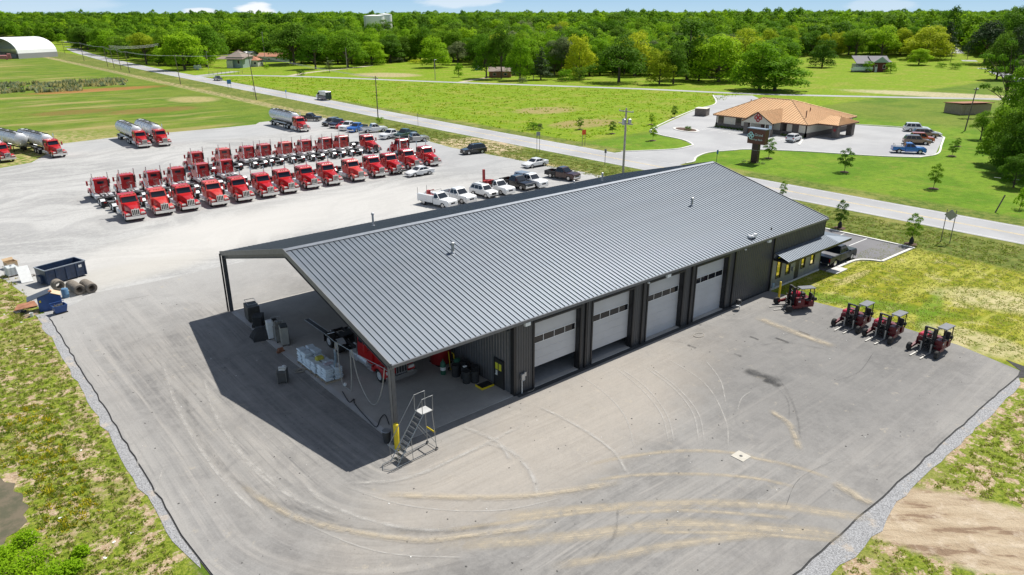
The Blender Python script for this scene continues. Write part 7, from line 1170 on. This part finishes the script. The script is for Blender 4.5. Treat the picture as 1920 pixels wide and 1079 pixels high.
for i, (px, py, h, w_, lab) in enumerate(((1148, 251, 2.9, 14, 'second from the left in the lawn across the highway'), (1088, 243, 2.9, 13, 'leftmost in the lawn across the highway, behind the orange sign'), (1221, 234, 2.8, 9, 'small one left of the bank access road'), (1264, 221, 3.1, 12, 'near the brown waste enclosure'), (1224, 264, 3.7, 14, 'at the corner of the bank entrance'), (1441, 297, 3.8, 22, 'right beside the brown pylon sign'), (1583, 323, 4.1, 27, 'alone in the lawn before the bank car park'), (1750, 354, 3.9, 23, 'leaning, alone in the lawn at the right near the highway'), (1785, 293, 3.0, 17, 'beside the right corner of the bank car park'), (1574, 428, 3.7, 22, 'with a black watering bag, left of the office car park'), (1708, 458, 3.8, 27, 'with a black bag, right of the office car park'), (1467, 372, 2.6, 13, 'peeping over the workshop roof at the highway edge'), (1795, 275, 1.8, 10, 'tiny, behind the one at the bank car park corner'))):
    P = g(px, py); t = tree(('p1', 'p2')[i % 2], P, h, w_*mpp(P)*.95, 'mid' if i % 3 else 'dark', 'young staked tree '+lab, 'young planted trees')
    b = MB(); b.lathe([(.75, .0), (.6, .07), (.02, .1)], n=14); b.build('mulch_ring', MULCH, t)
    if 'bag' in lab: b = MB(); b.lathe([(.24, .05), (.24, .5), (.1, .85), (.06, .87)], n=10); b.build('watering_bag', TARP, t)
# low planting at the bank
def bushrow(nm, lab, pts, r, hue, n, sz, zh, kind=None):
    C = []; 
    for (x, y) in pts:
        q = rg.normal(0, 1, (n, 3)); q /= np.linalg.norm(q, axis=1)[:, None]; q[:, 2] = abs(q[:, 2]); C.append(q*np.array([r, r, zh])*rg.uniform(.6, 1, (n, 1))+np.array([x, y, .03]))
    C = np.concatenate(C); o = link(nm, leafmesh(nm, C, C*0+np.array([0, 0, 1.]), sz, LM[hue])); tag(o, lab, 'shrubs'); 
    if kind: o['kind'] = kind
    return o
bushrow('hedge', 'low green planting along the bank wall left of the porch', [(127.9, 59+i*.9) for i in range(10)], .55, 'dark', 60, .25, .6); bushrow('hedge', 'low green planting along the bank wall right of the porch', [(127.9, 45.6+i*.9) for i in range(6)], .5, 'dark', 60, .25, .6); bushrow('flower_bed', 'small stones and shrubs round the foot of the pylon sign', [(95.6, 38.6), (95.4, 37.3), (95.6, 35.7), (96.3, 35.2)], .4, 'grey', 40, .2, .45)
# shrub at the lower left corner
C = []; 
for px, py, r_, z_ in ((20, 1080, 1.0, .9), (60, 1050, .8, .8), (100, 1075, .8, .7), (5, 1040, .7, .6), (135, 1060, .45, .5), (45, 1010, .6, .6), (150, 1030, .35, .4), (-40, 1060, 1.2, 1.1)):
    P = g(px, py, .3); q = rg.normal(0, 1, (900, 3)); q /= np.linalg.norm(q, axis=1)[:, None]; q[:, 2] = abs(q[:, 2])*.9; C.append(q*np.array([r_, r_, z_])*rg.uniform(.45, 1.05, (900, 1))*(1+.25*rg.random((900, 1)))+np.array([P.x, P.y, .05]))
C = np.concatenate(C); o = link('willow_shrub', leafmesh('willow_shrub', C, np.tile([0, 0, 1.], (len(C), 1)), .13, LM['bright'], .8, .6)); tag(o, 'leafy bright green shrub in the lower left corner beside the pond', 'shrub')
# weeds: clumps of blades on the bare ground
def blades(name, lab, pts, hmin, hmax, wd, mats, k=6):
    for hue, P in zip(mats, np.array_split(np.array(pts), len(mats))):
        n = len(P)*k; B_ = np.repeat(P, k, 0)+np.concatenate([rg.normal(0, .06*(hmax/.25), (n, 2)), np.zeros((n, 1))], 1); hh_ = rg.uniform(hmin, hmax, n)[:, None]; L = rg.normal(0, .5, (n, 3)); L[:, 2] = 1; L /= np.linalg.norm(L, axis=1)[:, None]; A = rg.normal(0, 1, (n, 3)); A[:, 2] *= .2; A /= np.linalg.norm(A, axis=1)[:, None]
        Vv = np.stack([B_-A*wd*hh_, B_+A*wd*hh_, B_+L*hh_+A*wd*.3*hh_], 1).reshape(-1, 3); me = bpy.data.meshes.new(name); me.vertices.add(3*n); me.vertices.foreach_set('co', Vv.astype(np.float32).ravel()); me.loops.add(3*n); me.loops.foreach_set('vertex_index', np.arange(3*n, dtype=np.int32)); me.polygons.add(n); me.polygons.foreach_set('loop_start', np.arange(0, 3*n, 3, dtype=np.int32)); me.polygons.foreach_set('loop_total', np.full(n, 3, dtype=np.int32)); me.update(); me.materials.append(hue); o = link(name, me); tag(o, lab, 'weeds'); o['kind'] = 'stuff'
W1 = leaf_mat('weed_green', (.18, .25, .025), (.27, .33, .045), .45); W2 = leaf_mat('weed_dry', (.42, .38, .14), (.5, .45, .2), .4); W4 = leaf_mat('weed_grey', (.28, .33, .18), (.38, .42, .26), .4); W3 = leaf_mat('weed_yellow', (.33, .33, .02), (.5, .45, .02), .3)
from mathutils import noise as mn
def scatter(n, x0, x1, y0, y1, th, seed, sc=.35, ok=None):
    r = random.Random(seed); out = []
    while n > 0:
        n -= 1; x, y = r.uniform(x0, x1), r.uniform(y0, y1)
        if mn.noise((x*sc, y*sc, seed))+.5*mn.noise((x*sc*3, y*sc*3, seed+5)) < th: continue
        if ok and not ok(x, y): continue
        out.append((x, y, .0))
    return out
MP = [(88.5, 74), (88.5, 299), (105, 294), (124, 267), (146, 217), (167, 176), (186, 139), (198, 106), (190, 104), (170, 98), (150, 92), (116, 77.5)]
def inmead(x, y):
    c = False
    for (x0, y0), (x1, y1) in zip(MP, MP[1:]+MP[:1]):
        if (y0 > y) != (y1 > y) and x < (x1-x0)*(y-y0)/(y1-y0)+x0: c = not c
    return c
okp = lambda x, y: not (x < -18.0 and 4 < y < 12.5)
blades('weeds', 'green and dry weeds on the bare earth left of the asphalt', scatter(42000, -24, -13.4, -6, 36, .02, 1, 2.2, ok=okp), .04, .14, .26, [W1, W1, W2])
blades('weeds', 'yellow flowering weeds round the pond at the left edge', scatter(2600, -19.5, -15.2, 4, 20, .05, 3, 1.5, ok=okp), .08, .24, .2, [W3, W1])
blades('weeds', 'weeds growing beyond the dumpster and the debris', scatter(8000, -24, -13.2, 36, 52, .1, 4, 1.), .08, .24, .2, [W1, W2])
def ok2(x, y):
    dx, dy = x-18.2, y+25.6; u, v = dx*math.cos(1.1)-dy*math.sin(1.1), dx*math.sin(1.1)+dy*math.cos(1.1); return (u/7.6)**2+(v/3.3)**2 > 1
blades('weeds', 'patchy green weeds on the bare earth at the lower right', scatter(46000, 9, 46, -36, -22.6, .1, 5, 2., ok=ok2), .04, .13, .26, [W1, W1, W2])
blades('grass_tufts', 'thin grass and straw of the lawn beside the asphalt', scatter(26000, 41.8, 66, -24, 0, -.15, 6, 1.), .04, .11, .2, [W1, W2, W1])
blades('verge_grass', 'coarse grass of the verge between the car park and the highway', scatter(26000, 65.8, 74.5, -25, 120, -.1, 7, .8), .05, .17, .3, [W1, W2, W1])
blades('meadow_grass', 'tall clumpy grass of the meadow across the highway', scatter(30000, 88, 203, 74, 300, .1, 8, .3, ok=inmead), .12, .4, .4, [LM['yellow'], LM['bright'], LM['yellow'], LM['bright']], 4)
blades('field_weeds', 'grey-green tall weeds on the bank across the left field', scatter(9000, -30, 56, 250, 330, .0, 9, .08, ok=lambda x, y: abs(y-(292-(x-20)*.05)) < 22 and (x < 34 or y > 283)), .7, 1.9, .3, [W4, LM['grey'], W2], 6)
# ---- woodland
FR = [(-400, 70), (0, 72), (105, 80), (135, 92), (180, 101), (260, 117), (320, 125), (400, 124), (410, 101), (480, 101), (485, 104), (600, 118), (700, 116), (760, 108), (800, 116), (870, 118), (900, 124), (955, 130), (975, 140), (1100, 140), (1250, 144), (1400, 146), (1470, 140), (1485, 105), (1560, 106), (1680, 104), (1760, 106), (1772, 96), (1808, 92), (1815, 112), (1900, 118), (2000, 130), (2300, 140)]
def front(px):
    for (a, b_), (c, d) in zip(FR[:-1], FR[1:]):
        if a <= px <= c: return b_+(d-b_)*(px-a)/(c-a)
    return 60
HB = [(405, 490, 128, 96), (484, 542, 117, 104), (1585, 1668, 136, 105), (886, 962, 146, 122), (674, 745, 60, 60), (786, 820, 66, 41), (866, 900, 50, 40), (0, 112, 112, 68), (1768, 1815, 100, 95)]
def blocked(px, py, top, hw):
    for x0, x1, yb, yt in HB:
        if px+hw*.6 > x0 and px-hw*.6 < x1 and py > yb-3 and top < yb: return True
        if x0 == 674 and px+hw*.5 > x0 and px-hw*.5 < x1 and py > 58 and top < 52: return True
        if x0 in (786, 866) and px+hw*.4 > x0 and px-hw*.4 < x1 and py > yb-1 and top < yt+8: return True
    return False
def near_path(x, y, path, d): return any((p.x-x)**2+(p.y-y)**2 < d*d for p in path)
yaw0 = YAW; R2 = random.Random(5); cand = []; rr_ = 175.
while rr_ < 3600:
    sp_ = 7.6 if rr_ < 700 else 7.6+(rr_-700)*.008; n = int(R(92)*rr_/sp_)
    for k in range(n):
        a = yaw0+R(-46)+R(92)*(k+R2.random())/n; r_ = rr_+R2.uniform(0, sp_); x, y = CAM.x+r_*math.cos(a), CAM.y+r_*math.sin(a); z = terr(x, y); px, py = proj((x, y, z))
        if px < -260 or px > 2180: continue
        if py > front(px): continue
        if r_ < 900 and near_path(x, y, rp, 11) or near_path(x, y, far, 10): continue
        if any((q[0]-x)**2+(q[1]-y)**2 < (q[2]*.9+2)**2 for q in PLACED): continue
        h = R2.uniform(10.5, 16.5) if R2.random() < .85 else R2.uniform(16, 20); w_ = h*R2.uniform(.75, 1.0)
        if r_ > 1200: w_ *= 1.5+(r_-1200)/1500
        if R2.random() < .12 and r_ > 250: h *= .6
        hw = w_/2/mpp((x, y, z)); top = proj((x, y, z+h))[1]
        if r_ < 900 and blocked(px, py, top, hw): continue
        cand.append((r_, x, y, z, h, w_, px))
    rr_ += sp_
cand.sort(key=lambda c: -c[4]/c[0] if 0 < c[6] < 1920 else 0)
HU = ['mid', 'dark', 'mid', 'bright', 'mid', 'bright', 'mid', 'dark', 'yellow', 'grey', 'bright', 'mid']
NI = 160
for c in cand[:NI]:
    hue = R2.choice(HU); key = R2.choice(['r1', 'r2', 'r3', 'w1', 'w2', 't1', 'n2', 'n2']); side = 'behind the left field and highway' if c[6] < 420 else 'behind the farmhouse and the dry patch' if c[6] < 960 else 'behind the lane-side row' if c[6] < 1470 else 'behind the meadow at the upper right'
    tree(key, (c[1], c[2], c[3]), c[4], c[5], hue, f'{dict(mid="green", dark="dark green", bright="bright green", yellow="yellow-green", grey="grey-green")[hue]} broadleaf tree in the close woodland {side}', f'woodland trees {side}')
rest = cand[NI:]
# far woodland: one mass, instanced on points
protos = bpy.data.collections.new('woodland_kinds')
for i, (key, hue) in enumerate((('r1', 'mid'), ('r2', 'bright'), ('r3', 'mid'), ('w1', 'dark'), ('r2', 'dark'), ('w2', 'bright'), ('t1', 'mid'))):
    cm, _, H, Rr = V[key]; P, d, _l = crown_pts(50+i, 1100, dict(r='round', w='wide', t='tall')[key[0]], H, Rr); me = leafmesh('canopy', P, d*1.3, 1.05, LM[hue]); o = bpy.data.objects.new('canopy', me); protos.objects.link(o); me['H'] = H
pm3 = bpy.data.meshes.new('woodland'); pm3.from_pydata([(c[1], c[2], c[3]) for c in rest], [], [])
sa = pm3.attributes.new('tscale', 'FLOAT_VECTOR', 'POINT'); sa.data.foreach_set('vector', np.array([(c[5]/12.2, c[5]/12.2, c[4]/15.) for c in rest], dtype=np.float32).ravel())
wo_ = link('woodland', pm3); tag(wo_, 'dense far-off woodland rolling back to the horizon', 'woodland'); wo_['kind'] = 'stuff'
gn = bpy.data.node_groups.new('scatter', 'GeometryNodeTree'); gn.interface.new_socket('Geometry', in_out='INPUT', socket_type='NodeSocketGeometry'); gn.interface.new_socket('Geometry', in_out='OUTPUT', socket_type='NodeSocketGeometry')
N_ = gn.nodes; gi, go = N_.new('NodeGroupInput'), N_.new('NodeGroupOutput'); ip = N_.new('GeometryNodeInstanceOnPoints'); ci = N_.new('GeometryNodeCollectionInfo'); ci.inputs['Collection'].default_value = protos; ci.inputs['Separate Children'].default_value = True; ci.inputs['Reset Children'].default_value = True
na = N_.new('GeometryNodeInputNamedAttribute'); na.data_type = 'FLOAT_VECTOR'; na.inputs[0].default_value = 'tscale'; rv = N_.new('FunctionNodeRandomValue'); rv.data_type = 'FLOAT_VECTOR'; rv.inputs[1].default_value = (0, 0, 6.28)
ri = N_.new('FunctionNodeRandomValue'); ri.data_type = 'INT'; ri.inputs[4].default_value = 0; ri.inputs[5].default_value = 6; ri.inputs['Seed'].default_value = 3
Lk = gn.links.new; Lk(gi.outputs[0], ip.inputs['Points']); Lk(ci.outputs[0], ip.inputs['Instance']); ip.inputs['Pick Instance'].default_value = True; Lk(na.outputs[0], ip.inputs['Scale']); Lk(rv.outputs[0], ip.inputs['Rotation']); Lk(ri.outputs[2], ip.inputs['Instance Index']); Lk(ip.outputs[0], go.inputs[0])
md_ = wo_.modifiers.new('scatter', 'NODES'); md_.node_group = gn
# ---- air
hz = MB(); hz.box(-2600, 4200, -2600, 4200, -2, 60); hm = bpy.data.materials.new('haze'); hm.use_nodes = True; ht = hm.node_tree; ht.nodes.clear(); pv = ht.nodes.new('ShaderNodeVolumePrincipled'); pv.inputs['Color'].default_value = (.82, .91, 1, 1); pv.inputs['Density'].default_value = .00003; pv.inputs['Anisotropy'].default_value = .3
ho = ht.nodes.new('ShaderNodeOutputMaterial'); ht.links.new(pv.outputs[0], ho.inputs['Volume'])
if HAZE: o = hz.build('haze', hm, kind='stuff')
print('objects', len(bpy.data.objects), 'forest', len(cand))
